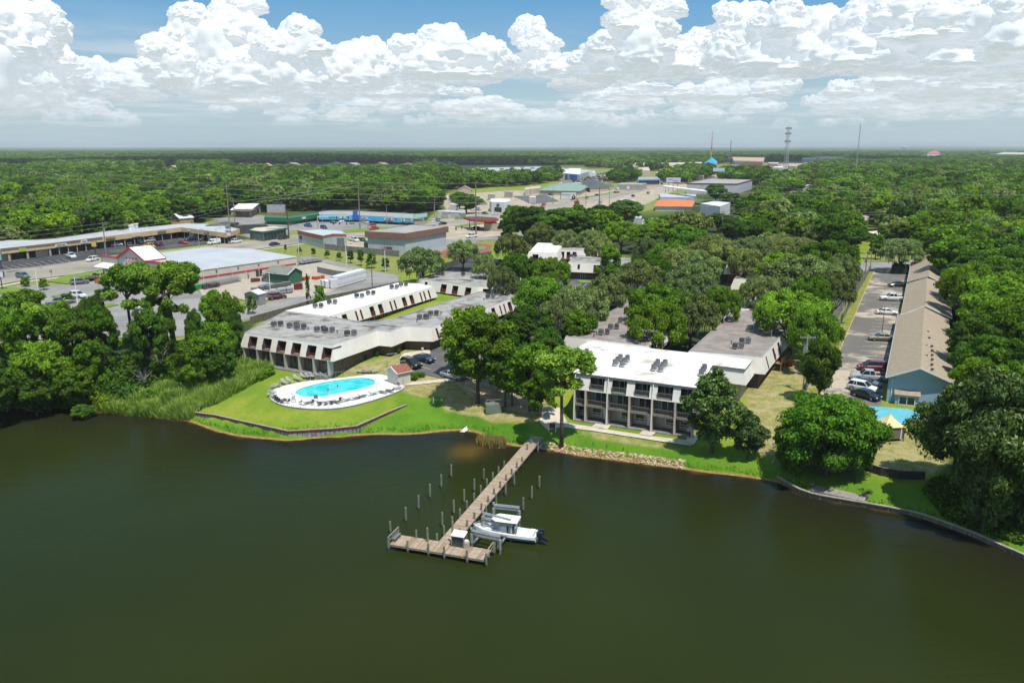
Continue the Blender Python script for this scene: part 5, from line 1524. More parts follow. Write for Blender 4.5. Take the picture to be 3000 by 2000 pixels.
gable_box('portable_shed','small white-roofed wire shed at the corner of the storage yard',(712,858,8.2),(757,862,8.2),(735,850,9.0),3,5.9,pm('wire_grey',(0.25,0.25,0.24)),WH,'shed',.1)
gable_box('portable_shed','grey display shed beside the dark green shed',(788,804,8.3),(810,800,8.3),(800,800,8.6),3,6.1,GMETAL,GMETAL,'shed',.1)
def canopy(name,label,px,z,zg,top,edge,h,cols,cat='canopy'):
 T=ccw([P(x,y,z) for x,y in px]); root=thing(name,label,cat,(T[0].x,T[0].y,zg)); O=Vector(root.location)
 mb=MB(); mb.prism([(p.x- O.x,p.y- O.y) for p in T],z- h- zg,z- zg,edge,top,True); mb.obj('roof',root)
 for (x,y) in cols:
  g=P(x,y,z); mb=MB(); mb.beam((g.x- O.x,g.y- O.y,0),(g.x- O.x,g.y- O.y,z- h- zg),.4,.4,WHITE); mb.obj('column',root)
 return root
canopy('fuel_canopy','fuel station canopy with red and white edge',[(1378,643),(1425,646),(1461,642),(1452,637),(1400,634),(1358,636)],11.4,6.2,pm('dark_canopy_top',(0.09,0.05,0.05)),REDP,.9,[(1390,641),(1440,642),(1375,638)])
slab_building('fuel_kiosk','cream block kiosk beside the red-edged fuel canopy',[(1418,654),(1480,657),(1470,648),(1425,648)],9.6,6.2,BEIGE,WH)
for k,(x,y) in enumerate([(1353,672),(1376,668),(1336,676)]):
 mb=MB(); mb.box((0,0,.9),(.7,.5,1.8),GMETAL); mb.box((0,-.27,1.3),(.5,.04,.5),SIGNBLACK); mb.box((0,0,.08),(1.4,1.0,.16),CONCRETE)
 tag(mb.obj('fuel_pump',loc=G(x,y)),'grey fuel pump on the tan forecourt, %s' % ['middle one','rightmost','leftmost'][k],'fuel pump','fuel pumps')
slab_building('workshop','long low white workshop across the highway from the fuel canopy',[(1280,621),(1320,622),(1365,625),(1362,619),(1325,617),(1285,617)],9.6,6.2,pm('offwhite_wall',(0.5,0.5,0.47),(.3,.3,.3),scale=.3,lo=.5,hi=.55),WH)
ar,Ta,Wa,_=slab_building('tyre_shop','white tyre shop with round black logo and orange-red awnings',[(1434,590),(1440,593),(1478,594),(1497,590),(1493,583),(1440,582)],12.0,6.2,WH,WH)
on_edge(ar,Ta,(1440,593),(1478,594),[(.5,.55,.1,3.0,GLASS,'door',.07)],6.2)
on_edge(ar,Ta,(1478,594),(1497,590),[(.5,.8,.2,2.6,GLASS,'window',.07),(.5,1.0,3.0,4.0,pm('coral_awning',(.55,.14,.08)),'awning',.5)],6.2)
i,fl=edge_of([Vector(p) for p in Ta],(1440,593),(1478,594)); p=Ta[i]; q=Ta[(i+1) % len(Ta)]; e=(q- p).normalized(); no=Vector((e.y,-e.x,0)); cc=(p+q)/2- Vector(ar.location)+no*.1; cc.z=4.4
mb=MB(); mb.tube([cc,cc+no*.15],.95,SIGNBLACK,16); mb.obj('round_logo',ar)
put_text(ar.children[-1],'T',cc+no*.3,math.atan2(e.y,e.x),1.3,WH,.03)
gable_box('drive_through','orange-fronted restaurant half hidden by trees',(1312,583,9.5),(1345,584,9.5),(1330,574,11.5),10,6.2,WH,pm('pale_orange_roof',(.62,.40,.2)))
gable_box('house','brown house with terracotta roof near the orange restaurant',(1340,556,9.5),(1382,556,9.5),(1360,547,12.5),12,6.2,TAUPE,TERRA)
slab_building('long_shed','long low pinkish-roofed building left of the green-roofed bank',[(1537,557),(1584,551),(1583,544),(1538,550)],10.5,6.2,BEIGE,pm('pink_roof',(.48,.36,.28)))
def hip(name,label,px,z,zr_,zg,wall,roofm,frac=.25,cat='building'):
 T=ccw([P(x,y,z) for x,y in px]); root=thing(name,label,cat,(T[0].x,T[0].y,zg)); O=Vector(root.location)
 L0=(T[1]- T[0]).length; L1=(T[2]- T[1]).length
 if L0<L1: T=[T[1],T[2],T[3],T[0]];
 m0=(T[0]+T[3])/2; m1=(T[1]+T[2])/2; W_=(T[3]- T[0]).length
 d=(m1- m0); Ld=d.length; d.normalize()
 r0=m0+d*min(W_*.5,Ld*frac*1.8) ; r1=m1- d*min(W_*.5,Ld*frac*1.8); r0.z=r1.z=zr_
 for nm,f in (('roof_slope',[T[0],T[1],r1,r0]),('roof_slope',[T[2],T[3],r0,r1]),('roof_hip',[T[1],T[2],r1]),('roof_hip',[T[3],T[0],r0])):
  mb=MB(); mb.face([p- O for p in f],roofm); mb.obj(nm,root)
 Wl=offset([p for p in T],-.8); mb=MB(); mb.prism([(p.x- O.x,p.y- O.y) for p in Wl],-.3,z- zg,wall); mb.obj('wall',root)
 return root
hip('green_roofed_bank','long building with pale green hipped roof behind the portrait billboard',[(1578,558),(1700,560),(1728,545),(1610,543)],10,13.5,6.2,TAUPE,GREENR)
hip('dark_roofed_shops','shops with dark slate hipped roof right of the green-roofed bank',[(1728,551),(1786,547),(1765,533),(1690,534)],10,14,6.2,TAUPE,DKR)
slab_building('tyre_garage','low grey garage with pale roof beside the highway',[(1808,541),(1880,542),(1895,537),(1820,536)],11,6.2,GRROOF,WH)
slab_building('showroom','low showroom with blue canopies near the lilac billboard',[(1868,527),(1935,526),(1930,518),(1870,519)],11.5,6.2,STORE,GRROOF,BRIGHTBLUE,1.0,1.0)
slab_building('orange_roofed_hut','small building with orange roof near the dark garage',[(1805,588),(1858,594),(1858,584),(1825,580)],9.8,6.2,LILAC,ORANGER)
slab_building('rust_shed','rust-red walled shed below the orange hut',[(1824,620),(1853,620),(1852,610),(1824,611)],9.5,6.2,REDBR,WH)
slab_building('white_shed','white-roofed shed between tree crowns right of the rust-red shed',[(1830,640),(1880,640),(1880,634),(1834,632)],9.0,6.2,PALEBLUE,WHITE_ROOF)
slab_building('white_shed','smaller white shed with pitched roof near the purple-grey garage',[(1880,648),(1915,647),(1915,640),(1885,642)],9.0,6.2,WH,WHITE_ROOF)
slab_building('grey_garage','long purple-grey garage with open bays below the slanted canopy',[(1935,578),(2035,580),(2040,570),(1930,567)],10.5,6.2,LILAC,PALEROOF)
canopy('slanted_canopy','long slanted white canopy on posts above the purple-grey garage',[(1940,545),(2072,561),(2065,557),(1948,543)],15.5,6.2,WHITE_ROOF,WHITE,.8,[(1950,546),(2010,553),(2060,559)])
hip('orange_roofed_building','long building with vivid orange metal roof among the trees',[(1916,604),(2028,606),(2036,589),(1928,586)],9.0,10.6,6.2,WH,ORANGER)
slab_building('big_lilac_warehouse','large pale lilac building with red-lined roof edge',[(2012,537),(2160,539),(2205,527),(2080,524)],14.5,6.2,LILAC,GRROOF,MAROON,.6,.2)
slab_building('white_warehouse','white box warehouse among the trees left of the tall transmission pole',[(2052,597),(2110,606),(2140,594),(2095,590)],12.5,6.2,WH,WHITE_ROOF)
fm,Tf,Wf,_=slab_building('shopping_centre','vast white-roofed shopping centre with blue panels in the distance',[(1350,512),(1450,508),(1530,514),(1700,510),(1740,500),(1600,488),(1430,492),(1350,498)],13,6.2,pm('far_grey_wall',(.36,.38,.42)),WHITE_ROOF)
for k,(x,y) in enumerate([(1470,497),(1500,494),(1530,492),(1560,495),(1590,492),(1640,492),(1660,497),(1545,499),(1420,503),(1615,498)]):
 mb=MB(); mb.box((0,0,1),(6,4,2),GMETAL); tag(mb.obj('rooftop_unit',loc=P(x,y,13)),'dark rooftop unit on the distant white shopping centre, %s of ten' % ordn(k+1),'rooftop unit','rooftop units on the shopping centre')
for nm,lab,px,z,wm in (('blue_fronted_store','distant white store with big blue front panel at the right of the shopping centre',[(1650,508),(1700,512),(1702,494),(1655,493)],14,WH),
('white_annexe','low white annexe right of the blue-fronted store',[(1700,506),(1745,506),(1740,499),(1700,500)],12,WH)):
 rt,TT,WW,_=slab_building(nm,lab,px,z,6.2,wm,WHITE_ROOF)
 if 'blue' in nm: on_edge(rt,TT,(1650,508),(1700,512),[(.62,.42,1,7.4,BRIGHTBLUE,'blue_panel',.3),(.2,.12,1,7.4,pm('grey_panel',(.2,.2,.23)),'grey_panel',.3)],6.2)
on_edge(fm,Tf,(1530,514),(1700,510),[(.1,.07,3,6.6,BRIGHTBLUE,'blue_panel',.3),(.5,.25,1,6.6,pm('grey_panel',(.2,.2,.23)),'grey_panel',.3),(.52,.08,4,6.7,BRIGHTBLUE,'blue_panel',.7)],6.2)
for nm,lab,px,z in (('far_mall','long white-roofed mall in the distance left of the blue pyramid roof',[(1855,486),(1970,484),(2060,480),(2055,475),(1960,477),(1850,478)],14),
('far_store','white store with flat roof far behind the parked cars',[(1870,500),(1905,500),(1900,490),(1868,492)],13),
('far_store','distant long white-roofed store near the right towers',[(2402,465),(2455,465),(2450,461),(2405,461)],16),
('far_store','distant low white building at the far right horizon',[(2915,452),(3010,453),(3000,447),(2940,446)],18),
('far_store','distant grey flat roof right of the lattice tower',[(2350,466),(2390,467),(2390,462),(2352,462)],14),
('far_store','red-lined low store row right of the lattice tower',[(2290,503),(2345,505),(2340,498),(2290,498)],12),
('far_store','red-edged white store beside the foot of the lattice tower',[(2260,513),(2325,515),(2322,508),(2262,508)],11)):
 slab_building(nm,lab,px,z,6.2,REDP if 'red' in lab else BEIGE,WHITE_ROOF)
slab_building('tan_department_store','distant tan and white department store left of the lattice tower',[(2150,470),(2235,473),(2240,462),(2145,460)],20,6.2,pm('salmon_wall',(.40,.24,.16)),pm('salmon_wall2',(.46,.30,.2)),WH,1.5,.5)
hip('pyramid_roofed_restaurant','restaurant with bright blue pyramid roof under the mast',[(2062,478),(2100,480),(2102,474),(2070,473)],16,24,6.2,WH,pm('bright_blue_roof',(.04,.35,.6)))
hip('red_roofed_building','distant low building with red roof near the water tower',[(2716,450),(2755,450),(2752,446),(2722,446)],16,24,6.2,WH,pm('far_red_roof',(.55,.1,.06)))
for lab,px,z,m in (('house roof of grey shingles right of the tall transmission pole',[(2498,655),(2530,660),(2548,632),(2510,632)],10.2,pm('grey_shingle',(.17,.17,.18))),):
 slab_building('house',lab,px,z,6.2,TAUPE,m)
for lab,a,b,c,m in (('cream-roofed house in the wood right of the tall transmission pole',(2272,588,9.5),(2318,584,9.5),(2295,575,12),pm('cream_roof',(.62,.52,.40))),
('house with tan and orange roof right of the cream-roofed house',(2318,575,10),(2375,572,10),(2345,562,13),pm('tan_orange_roof',(.48,.24,.12),(.3,.2,.14),scale=.1)),
('white-roofed house above the tan and orange roof',(2352,548,10),(2392,548,10),(2370,540,12),WH),
('house with beige shingle roof in the left wood',(485,495,10),(520,497,10),(500,487,16),pm('beige_shingle',(.36,.29,.22))),
('long pink-beige roofed house left of the distant row',(680,489,11),(735,490,11),(705,483,17),pm('beige_shingle',(.36,.29,.22))),
('orange-tan roofed house in the distant row',(765,487,11),(795,487,11),(780,482,16),pm('orange_tan',(.5,.3,.16))),
('grey-tan roofed house in the distant row',(828,486,11),(870,487,11),(846,479,17),pm('beige_shingle2',(.30,.25,.21))),
('white-gabled house in the middle of the distant row',(960,480,11),(1000,480,11),(980,475,15),WH),
('grey house in the distant row right of the white gables',(1010,484,11),(1040,486,11),(1025,477,16),pm('grey_house_roof',(.27,.26,.27))),
('brown-roofed house at the right of the distant row',(1090,485,11),(1130,486,11),(1110,477,17),pm('brown_house_roof',(.25,.19,.16))),
('orange-roofed long house beyond the distant row',(1170,482,11),(1215,482,11),(1195,477,14),pm('orange_tan',(.5,.3,.16))),
('white box building alone in the far wood',(1305,478,10),(1325,478,10),(1315,473,14),WH),
('white-roofed cabin above the pole row at the left',(497,637,9.5),(525,640,9.5),(510,630,11.5),WH),
('white-walled house with pale roof behind the motel drive',(2510,682,9.5),(2570,688,9.5),(2540,676,10.4),pm('pinkish_roof',(.6,.5,.46)))):
 gable_box('house',lab,a,b,c,14 if b[1]<560 else 8,6.2,TAUPE,m)
for k,(x,y,w,m,rf) in enumerate([(2012,502,34,WH,WH),(2050,514,26,BEIGE,GRROOF),(2160,516,26,BEIGE,WH),(2200,508,30,REDBR,WH),(2240,500,24,BEIGE,GRROOF),(2282,491,30,WH,WH),(2322,486,26,BEIGE,REDP),(2372,480,30,PALEBLUE,GRROOF),(2425,476,28,WH,WH),(2112,499,22,BEIGE,TERRA),(1935,508,30,BEIGE,WH),
(2000,521,24,STORE,GRROOF),(2212,486,30,REDBR,WH),(2265,479,32,BEIGE,WH),(2155,484,26,WH,CYANF),(1700,538,26,BEIGE,WH),(1905,524,24,WH,WH),(1490,562,24,TAUPE,TERRA),(1560,578,20,WH,WH),(1440,570,22,BEIGE,GRROOF),(1330,600,26,WH,WH),(1690,590,16,REDBR,GRROOF)]):
 slab_building('far_shop','small distant shop block in the highway strip, %s of the scattered ones' % ordn(k+1),[(x- w/2,y),(x+w*.42,y+1),(x+w/2,y-3),(x- w*.4,y-3)],10.5 if y>515 else 12,6.2,m,rf)
long_wall('wooden_fence','orange-brown board fence at the end of the strip mall',[(500,672),(560,668),(566,664)],3.2,pm('orange_fence',(.42,.22,.08)),.1,'fence')
long_wall('bin_enclosure','dark green fenced bin enclosure at the far end of the motel lot',[(2610,803),(2655,805),(2662,797),(2616,792),(2610,803)],2.4,pm('dark_green_board',(.02,.035,.03)),.15,'enclosure')
# ------------------------------------------------------------------ vehicles
PAINT=paint_mat()
LAMPW=pm('headlight_lens',(0.75,0.75,0.72),rough=0.1); LAMPR=pm('tail_light_lens',(0.35,0.01,0.01),rough=0.15)
RIM=pm('alloy_rim',(0.4,0.4,0.41),rough=0.3,metal=0.7)
CARDEF={
'sedan': (4.8,1.84,1.44,[(-2.4,.62),(-2.32,.90),(-1.55,.98),(-.8,.97),(.85,.93),(1.15,.92),(2.05,.78),(2.33,.64),(2.4,.48)],(-1.85,-1.0,.25,1.12)),
'suv': (4.75,1.94,1.74,[(-2.38,.7),(-2.34,1.05),(-1.6,1.08),(0,1.05),(.9,1.04),(1.2,1.0),(2.1,.90),(2.32,.75),(2.38,.5)],(-2.26,-1.9,.3,1.15)),
'minivan': (5.1,2.0,1.76,[(-2.55,.7),(-2.5,1.02),(-1.6,1.05),(0,1.03),(1.1,1.0),(1.5,.98),(2.25,.82),(2.48,.68),(2.55,.48)],(-2.42,-2.15,.55,1.6)),
'pickup': (5.8,2.0,1.88,[(-2.9,.75),(-2.88,1.12),(-1.1,1.12),(-1.0,1.14),(1.2,1.12),(1.4,1.10),(2.6,1.02),(2.85,.88),(2.9,.55)],(-1.0,-.8,.55,1.3)),
'van': (5.4,2.0,2.15,[(-2.7,.7),(-2.68,1.2),(-1.6,1.2),(0,1.2),(1.3,1.15),(1.6,1.1),(2.5,.95),(2.66,.8),(2.7,.5)],(-2.66,-2.6,.9,1.75)),
}
def car_meshes(kind):
 L,W,H,st,cab=CARDEF[kind]; hw=W/2
 out={}
 b=MB(); V=[]
 for i,(x,z) in enumerate(st):
  k=1-.10*(abs(x)/(L/2))**4
  V +=[(x,-hw*.93*k,.28),(x,-hw*k,.58),(x,-hw*.985*k,z*.86),(x,-hw*.88*k,z),(x,hw*.88*k,z),(x,hw*.985*k,z*.86),(x,hw*k,.58),(x,hw*.93*k,.28)]
 F=[];n=len(st)
 for i in range(n-1):
  for j in range(8):
   a=i*8+j; c=i*8+(j+1) % 8
   F.append((a,a+8,c+8,c))
 F +=[tuple(range(8)),tuple((n-1)*8+j for j in reversed(range(8)))]
 b.hull(V,F,PAINT)
 if kind=='pickup':
  b.box((-1.98,0,1.125),(1.6,1.55,.02),BLACK)
 b.box((0,0,.32),(L*.93,W*.86,.12),BLACK)
 out['body']=b.mesh('body')
 x0,x1,x2,x3=cab; zb=.95 if kind=='sedan' else (1.03 if kind in ('suv','minivan') else 1.12)
 g=MB(); bw,tw=hw*.90,hw*.72 if kind != 'van' else hw*.84
 lo=[(x0,-bw,zb),(x3,-bw,zb),(x3,bw,zb),(x0,bw,zb)]; hi=[(x1,-tw,H-.05),(x2,-tw,H-.05),(x2,tw,H-.05),(x1,tw,H-.05)]
 g.hull(lo+hi,[(0,1,5,4),(1,2,6,5),(2,3,7,6),(3,0,4,7),(4,5,6,7)],GLASS if kind != 'van' else PAINT)
 if kind=='van': g.hull([(x3+.02,-bw*.9,zb+.1),(x3+.02,bw*.9,zb+.1),(x2+.04,tw*.9,H-.2),(x2+.04,-tw*.9,H-.2)],[(0,1,2,3)],GLASS); g.box((.9,0,1.55),(.9,bw*1.97,.5),GLASS)
 out['windows']=g.mesh('windows')
 r=MB()
 r.hull([(x1-.05,-tw-.03,H-.06),(x2+.06,-tw-.03,H-.06),(x2+.06,tw+.03,H-.06),(x1-.05,tw+.03,H-.06),(x1+.1,-tw+.06,H),(x2-.1,-tw+.06,H),(x2-.1,tw-.06,H),(x1+.1,tw-.06,H)],
[(0,1,5,4),(1,2,6,5),(2,3,7,6),(3,0,4,7),(4,5,6,7),(3,2,1,0)],PAINT)
 for s in (-1,1):
  r.beam((x0,s*(bw+.01),zb),(x1,s*(tw+.01),H-.05),.09,.07,PAINT); r.beam((x3,s*(bw+.01),zb),(x2,s*(tw+.01),H-.05),.09,.07,PAINT)
  xm=(x1+x2)/2; r.beam((xm-.02,s*(bw+.01),zb),(xm,s*(tw+.01),H-.05),.10,.05,PAINT)
  if kind in ('suv','minivan'): r.beam((x0+.9,s*(bw+.01),zb),(x1+.75,s*(tw+.01),H-.05),.16,.05,PAINT)
  r.beam((x3-.35,s*(hw+.08),zb+.06),(x3-.35,s*(hw-.1),zb+.02),.16,.14,PAINT)
 out['roof']=r.mesh('roof')
 w=MB(); rr=.33 if kind=='sedan' else .38
 w.tube([(0,-.11,0),(0,.11,0)],rr,BLACK,14); tm=w.mesh('tyre')
 w=MB(); w.tube([(0,-.115,0),(0,.115,0)],rr*.62,RIM,10); rm=w.mesh('rim')
 out['tyre']=tm; out['rim']=rm; out['r']=rr
 for nm,x,m in (('headlight',L/2-.10,LAMPW),('tail_light',-L/2+.08,LAMPR)):
  for s in (-1,1):
   q=MB(); q.box((0,0,0),(.12,.32,.14),m); out[nm]=q.mesh(nm)
 return out
CM={k: car_meshes(k) for k in CARDEF}
CC={'black': (.012,.012,.014),'white': (.72,.72,.71),'silver': (.38,.39,.41),'grey': (.11,.115,.12),'maroon': (.13,.012,.022),'red': (.40,.02,.02),'navy': (.012,.025,.075),'blue': (.008,.055,.20),'tan': (.24,.215,.15),'yellow': (.75,.42,.01),'teal': (.10,.16,.16)}
def car(kind,color,px,py,dx,dy,label,group=None):
 g=G(px,py); h=G(px+dx,py+dy)
 ang=math.atan2(h.y- g.y,h.x- g.x)
 c=CC[color]; M_=CM[kind]; L,W,H,st,cab=CARDEF[kind]
 n={'sedan': 'parked_car','suv': 'parked_suv','minivan': 'minivan','pickup': 'pickup_truck','van': 'delivery_van'}[kind]
 t=thing(n,label,{'pickup': 'pickup truck','van': 'van','minivan': 'minivan'}.get(kind,'car'),(g.x,g.y,g.z+.13),ang,group)
 for nm in ('body','windows','roof'): link(nm,M_[nm],t,col=c)
 rr=M_['r']
 for sx in (-1,1):
  for sy in (-1,1):
   w=link('wheel',M_['tyre'],t,(sx*L*.31,sy*(W/2-.10),rr)); link('rim',M_['rim'],w)
 for sy in (-1,1):
  link('headlight',M_['headlight'],t,(L/2-.08,sy*W*.34,.66 if kind=='sedan' else .82)); link('tail_light',M_['tail_light'],t,(-L/2+.06,sy*W*.36,.78 if kind=='sedan' else .92))
 return t
for a in [('sedan','black',2628,841,-10,0,'black coupe at the far end of the motel lot'),('pickup','white',2613,881,-10,-.3,'white extended-cab pickup in the motel lot'),
('sedan','white',2598,922,10,.5,'white sedan in the middle of the motel lot'),('sedan','tan',2580,998,-10,-.3,'tan-green sedan beside the weedy spot in the motel lot'),
('minivan','maroon',2555,1085,-10,-.3,'maroon minivan nearest the grey pickup'),('pickup','silver',2542,1114,-10,-.6,'silver-grey crew-cab pickup beside the blue gable'),
('sedan','grey',2536,1131,10,1.5,'dark grey car half hidden behind the white police-style suv'),('suv','white',2526,1146,10,2,'large white suv at the near end of the motel lot'),
('sedan','black',2536,1167,10,3,'black car in the shade under the white suv, nearest the lake'),('sedan','silver',2513,812,-1,-10,'silver car on the service lane beyond the fence'),

('suv','black',1205,1075,10,4,'black suv next to the pool house'),('sedan','navy',1243,1059,10,3,'dark blue sedan behind the black suv by the pool'),
('sedan','silver',1325,1108,10,3,'silver car under the large tree right of the hedge'),('sedan','navy',1652,985,6,-10,'navy car left of the brown-roofed wing'),
('sedan','black',1640,1005,10,-3,'black car nearest the lakeside block under the trees'),('suv','grey',1668,968,6,-10,'dark grey suv behind the navy car under the trees'),
('sedan','black',1800,900,10,-6,'black car beside the far edge of the left brown roof'),('sedan','grey',1815,893,10,-6,'grey car beyond the black one by the left brown roof'),
('pickup','black',1416,795,10,2,'black crew-cab pickup behind the cross wing'),('pickup','black',1460,777,10,2,'second black pickup, partly under the oaks'),
('pickup','white',1678,704,10,1,'white pickup glimpsed behind the white wing with red doors'),

('pickup','white',209,756,10,3.0,'white crew-cab pickup in the near row of the dark mall lot'),('suv','white',271,766,-10,2,'white suv driving on the highway past the store'),
('sedan','white',340,722,-10,1,'white sedan before the dark shopfronts'),('suv','black',371,718,10,1.5,'black suv right of the white sedan in the mall lot'),
('suv','grey',384,732,10,2.5,'small dark grey car in front of the black suv row'),('pickup','black',408,715,10,1.5,'black pickup near the green shop entrance'),('suv','silver',437,710,-10,1,'silver suv behind the maroon suv'),
('pickup','yellow',440,727,10,2,'bright yellow pickup in the mall lot'),('suv','maroon',463,721,-10,-1.5,'maroon suv beside the yellow pickup'),('sedan','red',537,715,10,1.2,'red sedan alone in the mall lot'),
('suv','navy',557,706,-10,1,'navy suv in the row by the mall corner'),('suv','black',577,705,10,1,'black suv between the navy one and the last one by the mall corner'),('suv','black',600,706,-10,1,'last black suv by the mall corner'),
('van','white',627,716,-10,1.2,'white van leaving the mall lot'),('pickup','white',689,713,-10,1.2,'white pickup on the highway beside the mall sign'),
('sedan','navy',805,720,10,-1.5,'navy hatchback on the highway near the sapling lawn'),('suv','black',829,702,-10,1.5,'black suv on the far lanes of the highway'),

('suv','teal',68,815,10,1.5,'dark teal suv on the highway at the far left'),('suv','grey',234,833,10,-1,'charcoal suv by the utility trailers in the store lot'),('pickup','silver',325,848,-10,-3,'silver pickup beside the parked trailers'),
('suv','white',229,872,10,1,'white suv in the store lot behind the round-crowned tree'),('pickup','grey',172,893,-10,1,'dark grey pickup in the near row of the store lot'),('sedan','white',405,907,10,1,'white car between the two tall pines'),
('sedan','red',253,915,10,1,'red car almost hidden in the thicket'),('suv','maroon',812,876,10,-1,'maroon suv parked by the storage yard'),

('pickup','blue',903,665,10,1.5,'bright blue pickup in the blue shops lot'),('suv','blue',949,671,10,2,'bright blue hatchback turning near the small office'),('suv','white',791,655,10,1.5,'white suv on the side street by the green shops'),
('sedan','white',905+100,652,-10,1,'white car in the middle of the blue shops lot'),('sedan','black',977,655,10,2,'black car left of the white one in the blue shops lot'),('suv','silver',1138,652,-10,1.5,'silver suv by the blue shops awning'),
('sedan','red',1090,661,-10,1,'red car in the right part of the blue shops lot'),('pickup','red',1096,674,-10,1.5,'red pickup on the highway before the blue shops'),('suv','black',1105,645,10,1,'black suv under the blue fascia'),
('pickup','silver',1070,655,10,1.5,'silver pickup before the green container shed'),('pickup','white',1038,708,10,2.0,'white pickup in the warehouse yard'),('sedan','black',1060,707,10,2,'black car beside the white pickup in the warehouse yard'),
('suv','grey',908,640,-10,1,'grey suv by the green shops'),('van','white',885,642,10,.5,'white box van by the green shops'),('pickup','black',1175,655,-10,.5,'black pickup at the right end of the blue shops lot'),
('suv','silver',1285,650,10,1,'silver suv beside the fuel price sign'),('sedan','black',1297,659,-10,1,'black car driving past the fuel station'),('pickup','white',1381,697,-10,1,'white pickup on the side road by the warehouse'),
('suv','black',1392,675,-10,1,'black suv under the fuel canopy'),('sedan','white',1450,629,-10,1,'white car passing the tyre shop'),('sedan','grey',1421,628,10,1,'grey car at the tyre shop kerb'),
('sedan','white',1388,617,-10,1,'white car in front of the grey-green tree by the tyre shop'),('suv','silver',1401,617,10,1,'silver suv beside the white car by the tyre shop'),('pickup','grey',1320,636,-10,1,'dark pickup at the white workshop'),
('sedan','red',1809,566,-10,1,'red car on the sandy lot by the dark slate roofs'),('sedan','white',1756,584,-10,2,'white car on the highway right of the portrait billboard'),('suv','silver',1757,597,-10,2,'silver suv nearer on the highway right of the billboard'),
('sedan','white',1873,562,10,-2,'white car on the far bend of the highway'),('suv','grey',1899,568,10,-2,'dark suv on the near bend of the highway'),('suv','black',1855,577,10,-2,'black suv on the highway by the orange hut'),
('van','white',1808,557,10,1,'white van at the low grey garage'),('van','white',1875,555,10,0,'white box truck at the right of the low grey garage'),('sedan','silver',1595,571,10,1,'silver car before the green-roofed bank, left'),('sedan','white',1632,572,10,1,'white car before the green-roofed bank, right'),
('suv','black',1613,573,10,1,'black suv between the two cars before the green-roofed bank'),('suv','grey',1780,556,10,1,'grey suv at the dark slate roofs'),('sedan','black',1748,574,-10,1,'black car on the sandy lot edge')]:
 car(*a)
def far_cars():
 k=0; names=list(CC)
 base={}
 for nm,kind in (('sedan','sedan'),('suv','suv')):
  mb=MB(); L,W,H,st,cab=CARDEF[kind]
  for key in ('body','windows','roof'):
   me=CM[kind][key]; i0=len(mb.v)
   mb.v +=[tuple(v.co) for v in me.vertices]
   for p in me.polygons: mb.f.append(tuple(i+i0 for i in p.vertices)); mb.m.append(mb.mi(me.materials[p.material_index]))
  base[kind]=mb.mesh('distant_car')
 r=random.Random(8)
 quads=[((1662,536),(1785,533),(1662,512),(1860,506),14,24,'parked in the crowded distant dealership lot'),((1800,512),(1880,508),(1800,499),(1890,496),4,9,'parked before the distant trees of the mall lot'),
((2140,506),(2230,500),(2150,494),(2240,488),4,9,'parked in the distant lots by the lattice tower'),((2240,494),(2330,488),(2250,484),(2340,480),3,9,'queueing near the distant horizon stores')]
 for (a,b,c,d,m,n,lab) in quads:
  A,B_,C,D=[G(*q) for q in (a,b,c,d)]
  for i in range(m):
   for j in range(n):
    if r.random()<.25: continue
    v=i/max(1,m-1); u=(j+r.uniform(-.15,.15))/(n-1)
    p=A.lerp(B_,u).lerp(C.lerp(D,u),v)
    kind='suv' if r.random()<.5 else 'sedan'; cn=r.choice(['white','white','silver','grey','black','black','navy','red','silver','maroon'])
    o=link('parked_car',base[kind],None,(p.x,p.y,p.z+.2),.6+(math.pi if r.random()<.5 else 0),CC[cn])
    tag(o,cn+(' suv ' if kind=='suv' else ' sedan ')+lab+', %s row, %s in it' % (ordn(i+1),ordn(j+1)),'car','cars ' +lab)
 for q in range(18):
  t=.62+.36*q/18+r.uniform(-.01,.01); i=int(t*(len(HWY)-2)); p=HWY[i]; tt=(HWY[i+1]- p).normalized()
  s=r.choice([-7,-4,4,7]); cn=r.choice(['white','silver','black','grey','red'])
  o=link('driving_car',base['suv' if q % 2 else 'sedan'],None,(p.x- tt.y*s,p.y+tt.x*s,p.z+.25),math.atan2(tt.y,tt.x)+(math.pi if s>0 else 0),CC[cn])
  tag(o,cn+' car on the distant stretch of the highway, %s towards the horizon' % ordn(q+1),'car','cars on the distant highway')
far_cars()
